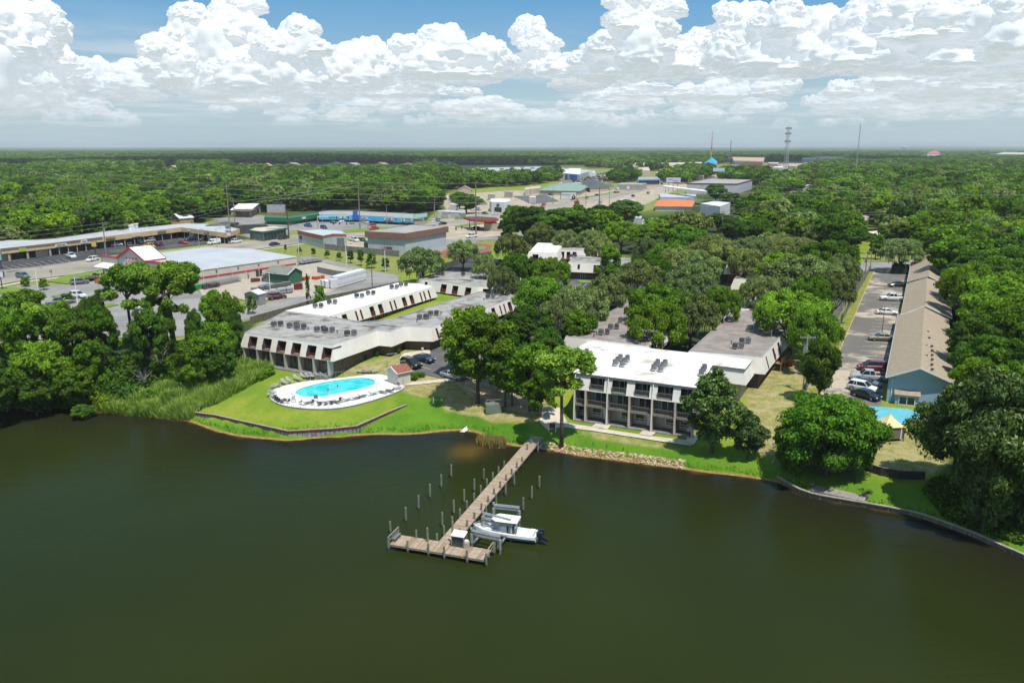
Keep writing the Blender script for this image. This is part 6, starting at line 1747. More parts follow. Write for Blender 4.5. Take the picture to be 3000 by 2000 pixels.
# ------------------------------------------------------------------ pier
DECKZ=0.7
DW_=[pm('deck_board_a',(0.36,0.26,0.17),(0.28,0.20,0.135),scale=1.6),pm('deck_board_b',(0.42,0.31,0.21),(0.33,0.25,0.175),scale=1.6),pm('deck_board_c',(0.31,0.20,0.125),(0.26,0.18,0.12),scale=1.6),pm('deck_board_d',(0.38,0.33,0.27),(0.30,0.26,0.21),scale=1.6)]
FRAMEW=pm('pier_frame',(0.28,0.25,0.19),(0.2,0.18,0.14),scale=1.5)
def pier():
 s0=(P(1283.7,1584,DECKZ)+P(1350.4,1575,DECKZ))/2
 n0=(P(1490.8,1350,DECKZ)+P(1533,1352,DECKZ))/2
 d=(n0- s0); d.z=0; d.normalize(); w=1.95; nr=Vector((d.y,-d.x,0))
 e0=s0; tgt=G(1597,1250); Lw=(tgt- e0).dot(d)
 tl,tr_=P(1141,1593.4,DECKZ),P(1424,1641,DECKZ); bl=P(1173.7,1566.5,DECKZ)
 td=(tr_- tl); td.z=0; TL=td.length; td.normalize(); tn=Vector((-td.y,td.x,0)); TW=(bl- tl).dot(tn);
 root=thing('pier','T-shaped timber pier of tan boards running from the shore to the lift','pier',(tl.x,tl.y,0)); O=Vector(root.location)
 r=random.Random(5); nb=0
 bms={}
 def board(c,ang,L):
  nonlocal nb
  k=r.randrange(4) if r.random()<.8 else 1
  key=(round(L,2),k)
  if key not in bms:
   mb=MB(); mb.box((0,0,0),(L,.138,.035),DW_[k]); bms[key]=mb.mesh('board')
  o=link('board',bms[key],root,c- O+Vector((0,0,r.uniform(-.006,.006))),ang+r.uniform(-.004,.004)); nb +=1
 n=int(TL/.15); angT=math.atan2(tn.y,tn.x)
 for i in range(n): board(tl+td*(.07+i*.15)+tn*(TW/2),angT,TW)
 s_start=s0+d*0
 t0=(TW-(s0- tl).dot(tn))/d.dot(tn); e=s0+d*t0
 L2=(tgt- e).dot(d); n2=int(L2/.15); angW=math.atan2(nr.y,nr.x); rest=MB()
 for i in range(n2):
  c=e+d*(.10+i*.15)
  if nb<296: board(c,angW,w)
  else:
   rest.box(c- O,(w,.138,.035),DW_[r.randrange(4)],angW)
 tag(rest.obj('boards',root),kind='stuff')
 for off in (-w/2+.06,w/2-.06,0):
  mb=MB(); mb.beam(e+nr*off- O- Vector((0,0,.13)),e+d*L2+nr*off- O- Vector((0,0,.13)),.08,.2,FRAMEW); mb.obj('joist',root)
 for off in (.05,TW/2,TW-.05):
  mb=MB(); mb.beam(tl+tn*off- O- Vector((0,0,.13)),tl+tn*off+td*TL- O- Vector((0,0,.13)),.08,.22,FRAMEW); mb.obj('joist',root)
 for (a,b) in ((tl,tl+tn*TW),(tl+td*TL,tl+td*TL+tn*TW)):
  mb=MB(); h=Vector((0,0,1.0)); mb.beam(a- O+h,b- O+h,.12,.07,FRAMEW); mb.beam(a- O+h*.5,b- O+h*.5,.05,.08,FRAMEW)
  for q in (a,b): mb.beam(q- O,q- O+h,.1,.1,FRAMEW)
  mb.obj('railing',root)
 return e,d,nr,w,tl,td,tn,TL,TW
PE,PD,PN,PW,TLc,TD,TN,TLL,TWW=pier()
pile_me={}
def piling(px,py_base,py_top,label,mat=PILE,rad=.13,group='mooring pilings standing in the lake',z=0.0):
 g=P(px,py_base,z); lo,hi=.2,6
 for _ in range(20):
  m=(lo+hi)/2
  if proj(g.x,g.y,g.z+m)[1]>py_top: lo=m
  else: hi=m
 h=(lo+hi)/2
 t=thing('piling',label,'piling',(g.x,g.y,0),rng.random()*6,group)
 mb=MB(); lean=(rng.uniform(-.03,.03),rng.uniform(-.03,.03))
 mb.tube([(0,0,-2.5),(0,0,0),(lean[0],lean[1],h)],[rad*1.1,rad*1.05,rad*.92],mat,9); mb.obj('post',t)
 mb=MB(); mb.tube([(0,0,-.05),(0,0,.35)],rad*1.16,pm('wet_piling',(.05,.055,.035),rough=.4),9); mb.obj('wet_foot',t)
 mb=MB(); mb.tube([(lean[0],lean[1],h),(lean[0],lean[1],h+.05)],[rad*.95,rad*.6],PILE2,9); mb.obj('cap',t)
Z4=lambda x,y: (1100+x/4.273,1350+y/4.273)
FREE=[(950,215,45),(825,340,170),(685,475,290),(540,615,430),(383,768,580),(190,905,755),(1356,250,97),(1237,390,225),(1113,535,355),(982,670,492),(838,832,645),(1737,318,150),(1630,440,280),(1512,580,410),(1388,715,560),(1850,635,460),(1955,490,318),(2053,350,190)]
for k,(x,b,t) in enumerate(FREE):
 X,B_=Z4(x,b); lab=('mooring piling in the left outer row, %s from the shore' % ordn(k+1) if k<6 else 'mooring piling in the left inner row, %s from the shore' % ordn(k-5) if k<11 else 'mooring piling right of the pier, %s from the shore' % ordn(k-10) if k<15 else 'mooring piling in the far right row, %s' % ['nearest the boat','middle one','nearest the shore'][k-15])
 piling(X,B_,Z4(x,t)[1],lab,PILE if k % 3 else PILE2)
LEFTP=[(1610,95,0),(1540,185,70),(1468,265,145),(1395,345,225),(1318,430,308),(1233,520,405),(1145,620,500),(1059,730,600),(963,840,697),(861,960,810),(772,1050,908),(515,1030,868),(657,1080,835)]
RIGHTP=[(1837,62,-50),(1773,145,15),(1705,225,95),(1637,305,170),(1562,395,255),(1487,480,343),(1411,575,435),(1325,680,530),(1238,790,640),(1148,890,735),(1055,1000,840)]
for k,(x,b,t) in enumerate(LEFTP): piling(Z4(x,b)[0],Z4(x,b)[1],Z4(x,t)[1],('piling against the left side of the pier walkway, %s from the shore' % ordn(k+1)) if k<11 else 'piling behind the pier head, ' +['left one','right one'][k-11],group='pier pilings')
for k,(x,b,t) in enumerate(RIGHTP): piling(Z4(x,b)[0],Z4(x,b)[1],Z4(x,t)[1],'piling against the right side of the pier walkway, %s from the shore' % ordn(k+1),PILE2,group='pier pilings')
for k,(x,y0,y1) in enumerate([(1576,1325,1296),(1590,1308,1282),(1556,1312,1288),(1545,1330,1300)]): piling(x,y0,y1,'piling at the shore end of the pier, ' +['near right','far right','far left','near left'][k],PILE2,group='pier pilings')
for k,(x,b,t) in enumerate([(165,1120,950),(405,1150,995),(663,1190,1032),(861,1235,1068),(1148,1285,1112),(1388,1325,1155),(1487,1175,1020),(967,1105,760)]):
 piling(Z4(x,b)[0],Z4(x,b)[1],Z4(x,t)[1],'piling at the pier head, ' +['left corner','second along the front','third along the front','fourth along the front','fifth along the front','right front corner','right back corner','tall one beside the cleaning table'][k],group='pier pilings')
def lift(label,corners,top,cradle=None):
 root=thing('boat_lift',label,'boat lift',(P(*Z4(*corners[0]),0).x,P(*Z4(*corners[0]),0).y,0)); O=Vector(root.location)
 pts=[P(*Z4(*c),0) for c in corners]
 for p in pts:
  mb=MB(); mb.tube([(p.x- O.x,p.y- O.y,-2),(p.x- O.x,p.y- O.y,top)],.13,PILE2,8); mb.tube([(p.x- O.x,p.y- O.y,top-1.2),(p.x- O.x,p.y- O.y,top+.02)],.16,METAL,8); mb.obj('piling_post',root)
 h=Vector((0,0,top+.12))
 for a,b in ((0,1),(3,2)):
  pa,pb=pts[a]- O+h,pts[b]- O+h; pa.z=pb.z=top+.12
  mb=MB(); mb.beam(pa,pb,.14,.3,METAL); mb.beam(pa+Vector((0,0,.25)),pb+Vector((0,0,.25)),.28,.06,METAL)
  mb.tube([pa+Vector((0,0,.42)),pb+Vector((0,0,.42))],.05,METAL,6)
  mb.box(pa+Vector((0,0,.5)),(.24,.22,.26),METAL)
  mb.obj('top_beam',root)
 zc=.75 if cradle is None else cradle
 for (t_) in (.08,.92):
  a=pts[0].lerp(pts[1],t_)- O; b=pts[3].lerp(pts[2],t_)- O; a.z=b.z=zc
  mb=MB(); mb.beam(a,b,.15,.2,METAL); mb.obj('cradle_beam',root)
  mb=MB()
  for q in (a,b): mb.beam(q,Vector((q.x,q.y,top)),.03,.03,METAL)
  mb.obj('cable',root)
 for t_ in (.33,.67):
  a=pts[0].lerp(pts[3],t_)- O; b=pts[1].lerp(pts[2],t_)- O; a.z=b.z=zc+.2
  mb=MB(); mb.beam(a,b,.16,.18,GMETAL); mb.obj('bunk',root)
lift('empty grey boat lift beside the cleaning table on the pier',[(1205,1085),(1560,1165),(1690,985),(1355,930)],1.75)
lift('boat lift holding the white motorboat',[(1345,905),(1695,1000),(1800,835),(1480,800)],2.2,.15)
def boat():
 OUTB=pm('outboard_black',(.022,.026,.035),rough=.25)
 HULLB=pm('hull_blue_grey',(.16,.24,.36),(.13,.2,.31),scale=.5,rough=.25); GEL=pm('white_gelcoat',(.78,.78,.77),rough=.25)
 bow,st=P(1394,1552,.5),P(1566,1574,.5); d=bow- st; d.z=0; L=7.6; ang=math.atan2(d.y,d.x)
 c=st.lerp(bow,.5)
 t=thing('motorboat','white centre-console motorboat with hard top and two black outboards','boat',(c.x,c.y,.12),ang)
 sta=[(-.5,1.0,.88,.25),(-.3,1.06,.88,.22),(0,1.08,.92,.22),(.2,1.0,.98,.25),(.35,.76,1.06,.32),(.44,.42,1.14,.45),(.5,.03,1.20,.75)]
 V=[]; F=[]
 for (s,w,z,ch) in sta:
  x=s*L; V +=[(x,0,-.15+(ch-.2)*.8),(x,-w*.86,ch),(x,-w,z*.62),(x,-w,z),(x,-w*.82,z+.02),(x,-w*.78,.45),(x,w*.78,.45),(x,w*.82,z+.02),(x,w,z),(x,w,z*.62),(x,w*.86,ch)]
 n=11
 hb=MB(); hw_=MB()
 for i in range(len(sta)-1):
  for j in range(n):
   a=i*n+j; b=i*n+(j+1) % n
   (hb if j in (0,1,8,9,10) and j != 8 else hw_).hull([V[a],V[a+n],V[b+n],V[b]],[(0,1,2,3)],HULLB if j in (1,9) else GEL)
 hw_.hull(V[:n],[tuple(range(n))],GEL)
 o=hb.obj('hull',t); hw_.obj('deck',t)
 mb=MB(); mb.box((L*.30,0,.72),(1.6,1.0,.5),GEL); mb.box((-L*.42,0,.75),(.55,1.7,.55),GEL); mb.obj('seat_locker',t)
 mb=MB(); mb.box((.15,0,.95),(.9,.75,1.0),GEL); mb.hull([(.55,-.35,1.45),(.55,.35,1.45),(.35,.33,1.95),(.35,-.33,1.95)],[(0,1,2,3)],GLASS); mb.box((-.32,0,1.2),(.08,.5,.4),SIGNBLACK); co=mb.obj('console',t)
 mb=MB(); mb.tube([(-.36,-.2,1.25),(-.40,0,1.45),(-.36,.2,1.25),(-.32,0,1.05),(-.36,-.2,1.25)],.025,METAL,5); mb.obj('steering_wheel',co)
 mb=MB(); mb.box((-1.0,0,.9),(.7,.95,.8),pm('grey_seat',(.2,.2,.21))); mb.box((-1.3,0,1.4),(.1,.95,.45),GEL); mb.obj('helm_seat',t)
 mb=MB()
 mb.hull([(-1.7,-.95,2.3),(.9,-.95,2.3),(1.5,-.4,2.28),(1.5,.4,2.28),(.9,.95,2.3),(-1.7,.95,2.3),(-1.65,-.85,2.42),(.85,-.85,2.44),(1.35,-.35,2.4),(1.35,.35,2.4),(.85,.85,2.44),(-1.65,.85,2.42)],
[(0,1,7,6),(1,2,8,7),(2,3,9,8),(3,4,10,9),(4,5,11,10),(5,0,6,11),(6,7,8,9,10,11),(5,4,3,2,1,0)],GEL)
 mb.obj('hard_top',t)
 mb=MB()
 for x in (-1.1,.6):
  for y in (-.6,.6): mb.tube([(x*.7,y*.75,.5),(x,y,2.3)],.035,METAL,6)
 mb.obj('top_frame',t)
 mb=MB()
 for s in (-1,1): mb.tube([(L*.48,0,1.35),(L*.40,s*.6,1.38),(L*.22,s*.98,1.3),(L*.05,s*1.04,1.15)],.02,METAL,5)
 mb.obj('bow_rail',t)
 for s in (-1,1):
  mb=MB(); mb.box((-L*.5-.42,s*.42,1.05),(.7,.42,.55),OUTB); mb.box((-L*.5-.48,s*.42,.55),(.3,.25,.7),OUTB); mb.beam((-L*.5-.5,s*.42,.25),(-L*.5-1.15,s*.42,.05),.16,.3,OUTB); mb.tube([(-L*.5-1.1,s*.42,.05),(-L*.5-1.4,s*.42,-.02)],[.12,.04],OUTB,8)
  mb.obj('outboard',t)
boat()
q=P(*Z4(1050,1060),DECKZ); t=thing('fish_table','cleaning table under a small white roof on the pier head','table',(q.x,q.y,DECKZ),math.atan2(TD.y,TD.x))
mb=MB(); mb.hull([(-.8,-.55,1.35),(.8,-.55,1.35),(.8,.55,1.55),(-.8,.55,1.55),(-.8,-.55,1.43),(.8,-.55,1.43),(.8,.55,1.63),(-.8,.55,1.63)],[(3,2,1,0),(4,5,6,7),(0,1,5,4),(1,2,6,5),(2,3,7,6),(3,0,4,7)],WHITE_ROOF); mb.obj('roof',t)
mb=MB(); mb.box((0,0,.45),(1.4,.7,.9),DMETAL); mb.obj('cabinet',t)
mb=MB(); [mb.beam((x,y,0),(x,y,1.4),.08,.08,FRAMEW) for x in (-.72,.72) for y in (-.48,.48)]; mb.obj('post',t)
q=P(*Z4(1138,1080),DECKZ); t=thing('dock_box','tan slatted box with small white lid beside the cleaning table','box',(q.x,q.y,DECKZ),math.atan2(TD.y,TD.x))
mb=MB(); mb.box((0,0,.35),(.6,.55,.7),TAUPE); mb.obj('body',t); mb=MB(); mb.box((0,0,.78),(.45,.4,.18),WH); mb.obj('lid',t)
q=P(*Z4(265,980),DECKZ); t=thing('bench','grey metal bench at the left end of the pier head','bench',(q.x,q.y,DECKZ),math.atan2(TN.y,TN.x))
mb=MB(); mb.box((0,0,.42),(1.5,.45,.05),GMETAL); mb.obj('seat',t); mb=MB(); mb.box((0,.25,.7),(1.5,.05,.5),GMETAL); mb.obj('backrest',t)
for s in (-.65,.65): mb=MB(); mb.box((s,0,.2),(.06,.42,.4),GMETAL); mb.obj('leg',t)
# ------------------------------------------------------------------ pool
def pool():
 out=cat_rom([P(x,y,POOLZ) for x,y in DECK_PX],4); inn=cat_rom([P(x,y,POOLZ) for x,y in POOL_PX],5)
 t=thing('swimming_pool','long oval swimming pool with turquoise water and bright white deck','pool',(inn[0].x,inn[0].y,POOLZ)); O=Vector(t.location)
 co=ccw([Vector((p.x- O.x,p.y- O.y,0)) for p in out]); ci=ccw([Vector((p.x- O.x,p.y- O.y,0)) for p in inn])
 cp2=[Vector((*q,0)) for q in offset(ci,.55)]
 tri=tessellate_polygon([co,cp2]); al=co+cp2
 mb=MB()
 for a in tri: mb.face([al[a[0]],al[a[1]],al[a[2]]],POOLDECK)
 n=len(co)
 for i in range(n): a,b=co[i],co[(i+1) % n]; mb.face([(a.x,a.y,-1.0),(b.x,b.y,-1.0),b,a],CONC_GREY)
 mb.obj('deck',t)
 mb=MB(); n=len(ci); COP=pm('coping',(.42,.44,.45),(.36,.38,.4),scale=1); TILE=pm('pool_tile',(.05,.38,.45),(.07,.45,.5),scale=1)
 for i in range(n):
  a,b,c,d=ci[i],ci[(i+1) % n],cp2[(i+1) % n],cp2[i]
  if i % 2: pass
  mb.face([(a.x,a.y,.04),(d.x,d.y,.04),(c.x,c.y,.04),(b.x,b.y,.04)],WHITE)
  mb.face([(d.x,d.y,.04),(d.x,d.y,-.02),(c.x,c.y,-.02),(c.x,c.y,.04)],COP)
 mb.obj('coping',t)
 cp3=offset(ci,.78); mb=MB()
 for i in range(n): mb.face([(*cp2[i][:2],.012),(*cp3[i],.012),(*cp3[(i+1) % n],.012),(*cp2[(i+1) % n][:2],.012)],COP)
 mb.obj('drain_band',t)
 mb=MB()
 for i in range(n): a,b=ci[i],ci[(i+1) % n]; mb.face([(a.x,a.y,-1.4),(a.x,a.y,.04),(b.x,b.y,.04),(b.x,b.y,-1.4)],TILE)
 mb.obj('basin',t)
 m=pm('pool_water',(.02,.52,.56),(.10,.66,.66),rough=.05,spec=.5,scale=.35,bump=.15,bscale=3.0)
 mb=MB(); mb.face([(p.x,p.y,-.12) for p in ci],m); mb.obj('water',t)
 f=thing('pool_fence','thin white railing fence round the pool deck','fence',(inn[0].x,inn[0].y,POOLZ))
 fo=[Vector((*q,0)) for q in offset(co,-.12)]; per=[]
 for i in range(len(fo)):
  a,b=fo[i],fo[(i+1) % len(fo)]; mb=MB()
  mb.beam(a+Vector((0,0,1.2)),b+Vector((0,0,1.2)),.03,.03,METAL); mb.beam(a+Vector((0,0,.1)),b+Vector((0,0,.1)),.015,.015,METAL); mb.beam(a,a+Vector((0,0,1.25)),.035,.035,METAL)
  k=max(2,int((b- a).length/.5))
  for j in range(1,k): c=a.lerp(b,j/k); mb.beam(c,c+Vector((0,0,1.2)),.005,.005,METAL)
  mb.obj('panel',f)
 return O
pool()
def lounger(name,label,fr,fab):
 t=thing(name,label,'lounger')
 mb=MB(); mb.box((.35,0,.33),(1.3,.62,.05),fab); mb.obj('seat',t)
 mb=MB(); mb.hull([(-.28,-.31,.34),(-.28,.31,.34),(-.85,.31,.85),(-.85,-.31,.85),(-.30,-.31,.38),(-.30,.31,.38),(-.87,.31,.89),(-.87,-.31,.89)],[(3,2,1,0),(4,5,6,7),(0,1,5,4),(1,2,6,5),(2,3,7,6),(3,0,4,7)],fab); mb.obj('backrest',t)
 for x in (-.25,.85):
  for y in (-.29,.29): mb=MB(); mb.beam((x,y,0),(x,y,.33),.04,.04,fr); mb.obj('leg',t)
 return t
def patio_chair(name,label,fr,fab):
 t=thing(name,label,'chair'); mb=MB(); mb.box((0,0,.42),(.5,.5,.05),fab); mb.obj('seat',t); mb=MB(); mb.box((-.24,0,.68),(.05,.5,.5),fab); mb.obj('backrest',t)
 for x in (-.22,.22):
  for y in (-.22,.22): mb=MB(); mb.beam((x,y,0),(x,y,.42),.035,.035,fr); mb.obj('leg',t)
 return t
lw=lounger('lounger','x',METAL,pm('grey_sling',(.32,.31,.30))); ldk=lounger('lounger','x',METAL,pm('dark_sling',(.10,.095,.09))); ch=patio_chair('patio_chair','x',WHITE,pm('brown_sling',(.12,.08,.07)))
Z1=lambda x,y: (650+x/3.92,850+y/3.92)
first={}
def place(proto,key,x,y,ang,lab,grp,z=POOLZ):
 p=P(*Z1(x,y),z)
 if key not in first: first[key]=1; proto.location=p; proto.rotation_euler=(0,0,ang); proto['label']=lab; proto['group']=grp
 else: dup(proto,p,ang,lab,grp)
SP=[(600,1240),(625,1262),(650,1278),(690,1290),(970,1312),(1125,1318),(1198,1312),(1262,1305),(1325,1300),(1425,1275),(1530,1255),(1605,1232),(1730,1205),(1855,1185),(1940,1172),(2000,1140)]
ORD='first second third fourth fifth sixth seventh eighth ninth tenth eleventh twelfth thirteenth fourteenth fifteenth sixteenth'.split()
for k,(x,y) in enumerate(SP): place(ldk if k % 3 else lw,'d' if k % 3 else 'w',x,y,[2.2,2.0,1.9,1.9,.8,1.5,1.5,1.6,2.4,.9,.7,.8,.9,2.6,2.4,.6][k],('dark' if k % 3 else 'pale')+' lounger, %s from the left along the near pool edge' % ORD[k],'loungers along the near pool edge')
for k,(x,y) in enumerate([(590,1178),(580,1210),(622,1118),(640,1098),(720,1073),(780,1052),(870,1024),(950,1004),(1005,1002),(1050,994),(1120,994),(1180,988),(1610,940),(1665,940),(1740,940)]):
 place(lw,'w',x,y,-1.2+k*.12 if k>3 else 3.0,'pale lounger, %s from the left along the far pool edge' % ORD[k],'loungers along the far pool edge',POOLZ if k<5 else POOLZ+.2)
for k,(x,y) in enumerate([(735,1295),(765,1300),(900,1308),(1040,1318),(1370,1290),(1900,1175),(2035,1110)]): place(ch,'c',x,y,1.5+k,'brown-slung patio chair, %s from the left at the near pool edge' % ORD[k],'patio chairs by the pool')
for k,(x,y,m) in enumerate([(825,1290,LILAC),(1082,1275,GMETAL)]):
 mb=MB(); mb.box((0,0,.8),(.6,.06,.7),m); mb.beam((-.3,0,0),(-.3,0,.9),.05,.05,GMETAL); mb.beam((.3,0,0),(.3,0,.9),.05,.05,GMETAL)
 tag(mb.obj('pool_notice',loc=P(*Z1(x,y),POOLZ)),['large pale notice board among the loungers','small grey notice board at the near pool edge'][k],'sign')
mb=MB(); rr=[(math.cos(a)*.38,0,1.3+math.sin(a)*.38) for a in [i*math.pi/6 for i in range(13)]]; mb.tube(rr,.09,WHITE,6,False); mb.beam((0,.08,0),(0,.08,1.7),.06,.06,WHITE); tag(mb.obj('life_ring',loc=P(*Z1(1216,975),POOLZ+.1)),'white life ring on a post behind the pool','life ring')
ph,*_=gable_box('pool_house','small white pool house with rust-red shingle roof',(1127,1081,4.9),(1163,1094,4.9),(1145,1078,5.8),3.4,POOLZ,pm('cream_wall',(.52,.49,.43)),pm('rust_shingles',(.22,.075,.05),(.27,.10,.07),scale=3),eave=.25)
# ------------------------------------------------------------------ people: swimmers and the man in red
SKIN=pm('skin',(.30,.17,.11),rough=.6); HAIR=pm('dark_hair',(.02,.015,.012))
def person(label,loc,ang,pose,top,legs,group=None):
 t=thing('person',label,'person',loc,ang,group)
 if pose=='stand': J=[(0,0,.95,.13),(0,0,1.25,.15),(0,0,1.42,.15),(0,0,1.53,.06),(0,.01,1.63,.095),(0,.01,1.73,.08),(.2,0,1.40,.06),(.26,.05,1.12,.045),(.24,.2,.92,.035),(-.2,0,1.40,.06),(-.27,0,1.12,.045),(-.27,.05,.86,.035),(.1,0,.88,.09),(.11,.04,.5,.065),(.11,0,.08,.045),(.11,.14,.03,.035),(-.1,0,.88,.09),(-.12,-.05,.5,.065),(-.12,-.1,.08,.045),(-.12,.03,.03,.035)]
 else: J=[(0,0,-.5,.12),(0,0,-.2,.15),(0,0,.02,.16),(0,0,.14,.06),(0,.01,.25,.095),(0,.01,.35,.08),(.2,0,.0,.06),(.42,.12,-.02,.045),(.6,.25,.02,.035),(-.2,0,.0,.06),(-.42,.12,-.04,.045),(-.58,.28,.0,.035),(.1,0,-.6,.08),(.11,.1,-.9,.06),(.11,.1,-1.15,.04),(.11,.2,-1.17,.03),(-.1,0,-.6,.08),(-.12,.1,-.9,.06),(-.12,.1,-1.15,.04),(-.12,.2,-1.17,.03)]
 E=[(0,1),(1,2),(2,3),(3,4),(4,5),(2,6),(6,7),(7,8),(2,9),(9,10),(10,11),(0,12),(12,13),(13,14),(14,15),(0,16),(16,17),(17,18),(18,19)]
 me=bpy.data.meshes.new('body'); me.from_pydata([j[:3] for j in J],E,[]); o=link('body',me,t); me.materials.append(SKIN)
 md=o.modifiers.new('skin','SKIN'); me.skin_vertices
 for i,v in enumerate(me.skin_vertices[0].data): v.radius=(J[i][3],J[i][3]); v.use_root=(i==0)
 s=o.modifiers.new('sub','SUBSURF'); s.levels=s.render_levels=1
 z=J[5][2]; mb=MB(); mb.tube([(0,-.02,z-.08),(0,-.02,z+.03),(0,-.01,z+.07)],[.105,.10,.05],HAIR,10); mb.obj('hair',t)
 if pose=='stand':
  mb=MB(); mb.tube([(0,0,.9),(0,0,1.1),(0,0,1.35),(0,0,1.47)],[.19,.18,.21,.12],top,10); [mb.tube([(s*.17,0,1.42),(s*.27,.03,1.15)],[.09,.07],top,8) for s in (-1,1)]; mb.obj('shirt',t)
  mb=MB(); [mb.tube([(s*.09,0,.95),(s*.115,0,.5),(s*.115,-.04 if s<0 else 0,.12)],[.12,.09,.07],legs,8) for s in (-1,1)]; mb.obj('trousers',t)
person('swimmer near the middle of the pool, dark head above the water',P(*Z1(1330,1112),POOLZ-.12),.5,'swim',None,None,'swimmers')
person('swimmer nearer the left part of the pool',P(*Z1(1220,1158),POOLZ-.12),2.5,'swim',None,None,'swimmers')
person('person in a red shirt walking by the store door',G(728,818),-1.2,'stand',REDP,DMETAL)
# ------------------------------------------------------------------ walls and banks along the lake
def seawall():
 SHEETM=pm('retaining_sheet',(.34,.36,.37),(.16,.17,.17),scale=2.5,lo=.4,hi=.6); CAPM=pm('timber_cap',(.34,.29,.23),(.26,.22,.17),scale=1.5)
 t=thing('retaining_wall','low retaining wall with timber cap holding up the pool lawn','wall',P(843,1262,1.3)); O=Vector(t.location)
 pts=[P(x,y,z+.05) for (x,y),z in zip(WALL_PX,WALL_Z)]; k=0
 pan={}
 for a,b in zip(pts,pts[1:]):
  L=(b- a).length; n=max(1,round(L/.75)); dd=(b- a).normalized(); ang=math.atan2(dd.y,dd.x)
  for i in range(n):
   c=a.lerp(b,(i+.5)/n); w=L/n-.04; key=round(w,2)
   if key not in pan: mb=MB(); mb.box((0,0,-.75),(w,.08,1.5),SHEETM); mb.box((w/2,-.06,-.7),(.12,.1,1.4),FENCEW); pan[key]=mb.mesh('sheet_panel')
   link('sheet_panel',pan[key],t,c- O,ang)
  mb=MB(); mb.beam(a- O+Vector((0,0,.04)),b- O+Vector((0,0,.04)),.34,.1,CAPM); mb.obj('cap',t)
  out=Vector((dd.y,-dd.x,0))*.1; mb=MB(); mb.beam(a- O+out- Vector((0,0,.16)),b- O+out- Vector((0,0,.16)),.1,.2,MAROON); mb.obj('whaler',t)
 t=thing('seawall','timber-capped seawall curving along the right shore','wall',P(2404,1453,.5)); O=Vector(t.location)
 pts=cat_rom([P(x,y,.55) for x,y in [(2278,1396),(2326,1424),(2360,1438),(2404,1450),(2533,1472),(2669,1497),(2744,1520),(2829,1551),(2856,1561),(2948,1602),(3000,1624),(3200,1722)]],2,False)
 for a,b in zip(pts,pts[1:]):
  mb=MB(); mb.beam(a- O+Vector((0,0,.05)),b- O+Vector((0,0,.05)),.4,.1,CAPM); mb.obj('cap',t)
  mb=MB(); mb.beam(a- O- Vector((0,0,.5)),b- O- Vector((0,0,.5)),.12,1.0,FENCEW); mb.obj('sheet_panel',t)
  mb=MB(); p=a- O; mb.tube([p+Vector((0,0,.02)),p- Vector((0,0,1.0))],.12,PILE2,7); mb.obj('post',t)
 bw=thing('boardwalk','short grey plank landing behind the seawall','boardwalk',G(2450,1445)); O=Vector(bw.location)
 A,B_,C,D=P(2372,1434,.75),P(2532,1468,.75),P(2540,1452,.75),P(2388,1419,.75); n=8
 for i in range(n):
  a,b,c,d=A.lerp(B_,i/n),A.lerp(B_,(i+.96)/n),D.lerp(C,(i+.96)/n),D.lerp(C,i/n); mb=MB(); mb.prism([(p.x- O.x,p.y- O.y) for p in (a,b,c,d)],-.4,.75- O.z+rng.uniform(-.01,.01),pm('grey_plank',(.30,.275,.24),(.22,.2,.175),scale=2)); mb.obj('plank',bw)
 long_wall('timber_wall','dark timber retaining wall behind the lakeside lawn on the right',[(2535,1378),(2580,1392),(2640,1402),(2710,1404)],1.1,pm('dark_timber',(.03,.03,.025)),.15,'wall',panel=1.5,capm=FENCEG)
seawall()
for k,(x,y) in enumerate([(2380,1424),(2534,1458)]):
 g=G(x,y); t=thing('planter',['barrel planter with low plant at the left end of the plank landing','barrel planter with a small palm at the right end of the plank landing'][k],'planter',g)
 mb=MB(); mb.tube([(0,0,0),(0,0,.3),(0,0,.6)],[.36,.46,.40],FENCEW,12); mb.obj('barrel',t)
 mb=MB(); n=9 if k==0 else 16
 for i in range(n):
  a=i*2.4; L=(.4 if k==0 else .95); mb.hull([(0,-.05,.6),(0,.05,.6),(math.cos(a)*L*.5,math.sin(a)*L*.5+.05,.6+L*.6),(math.cos(a)*L,math.sin(a)*L,.6+L*.35)],[(0,2,1),(0,3,2),(1,2,3)],pm('palm_frond',(.06,.13,.02),(.10,.18,.03)))
 mb.obj('foliage',t)
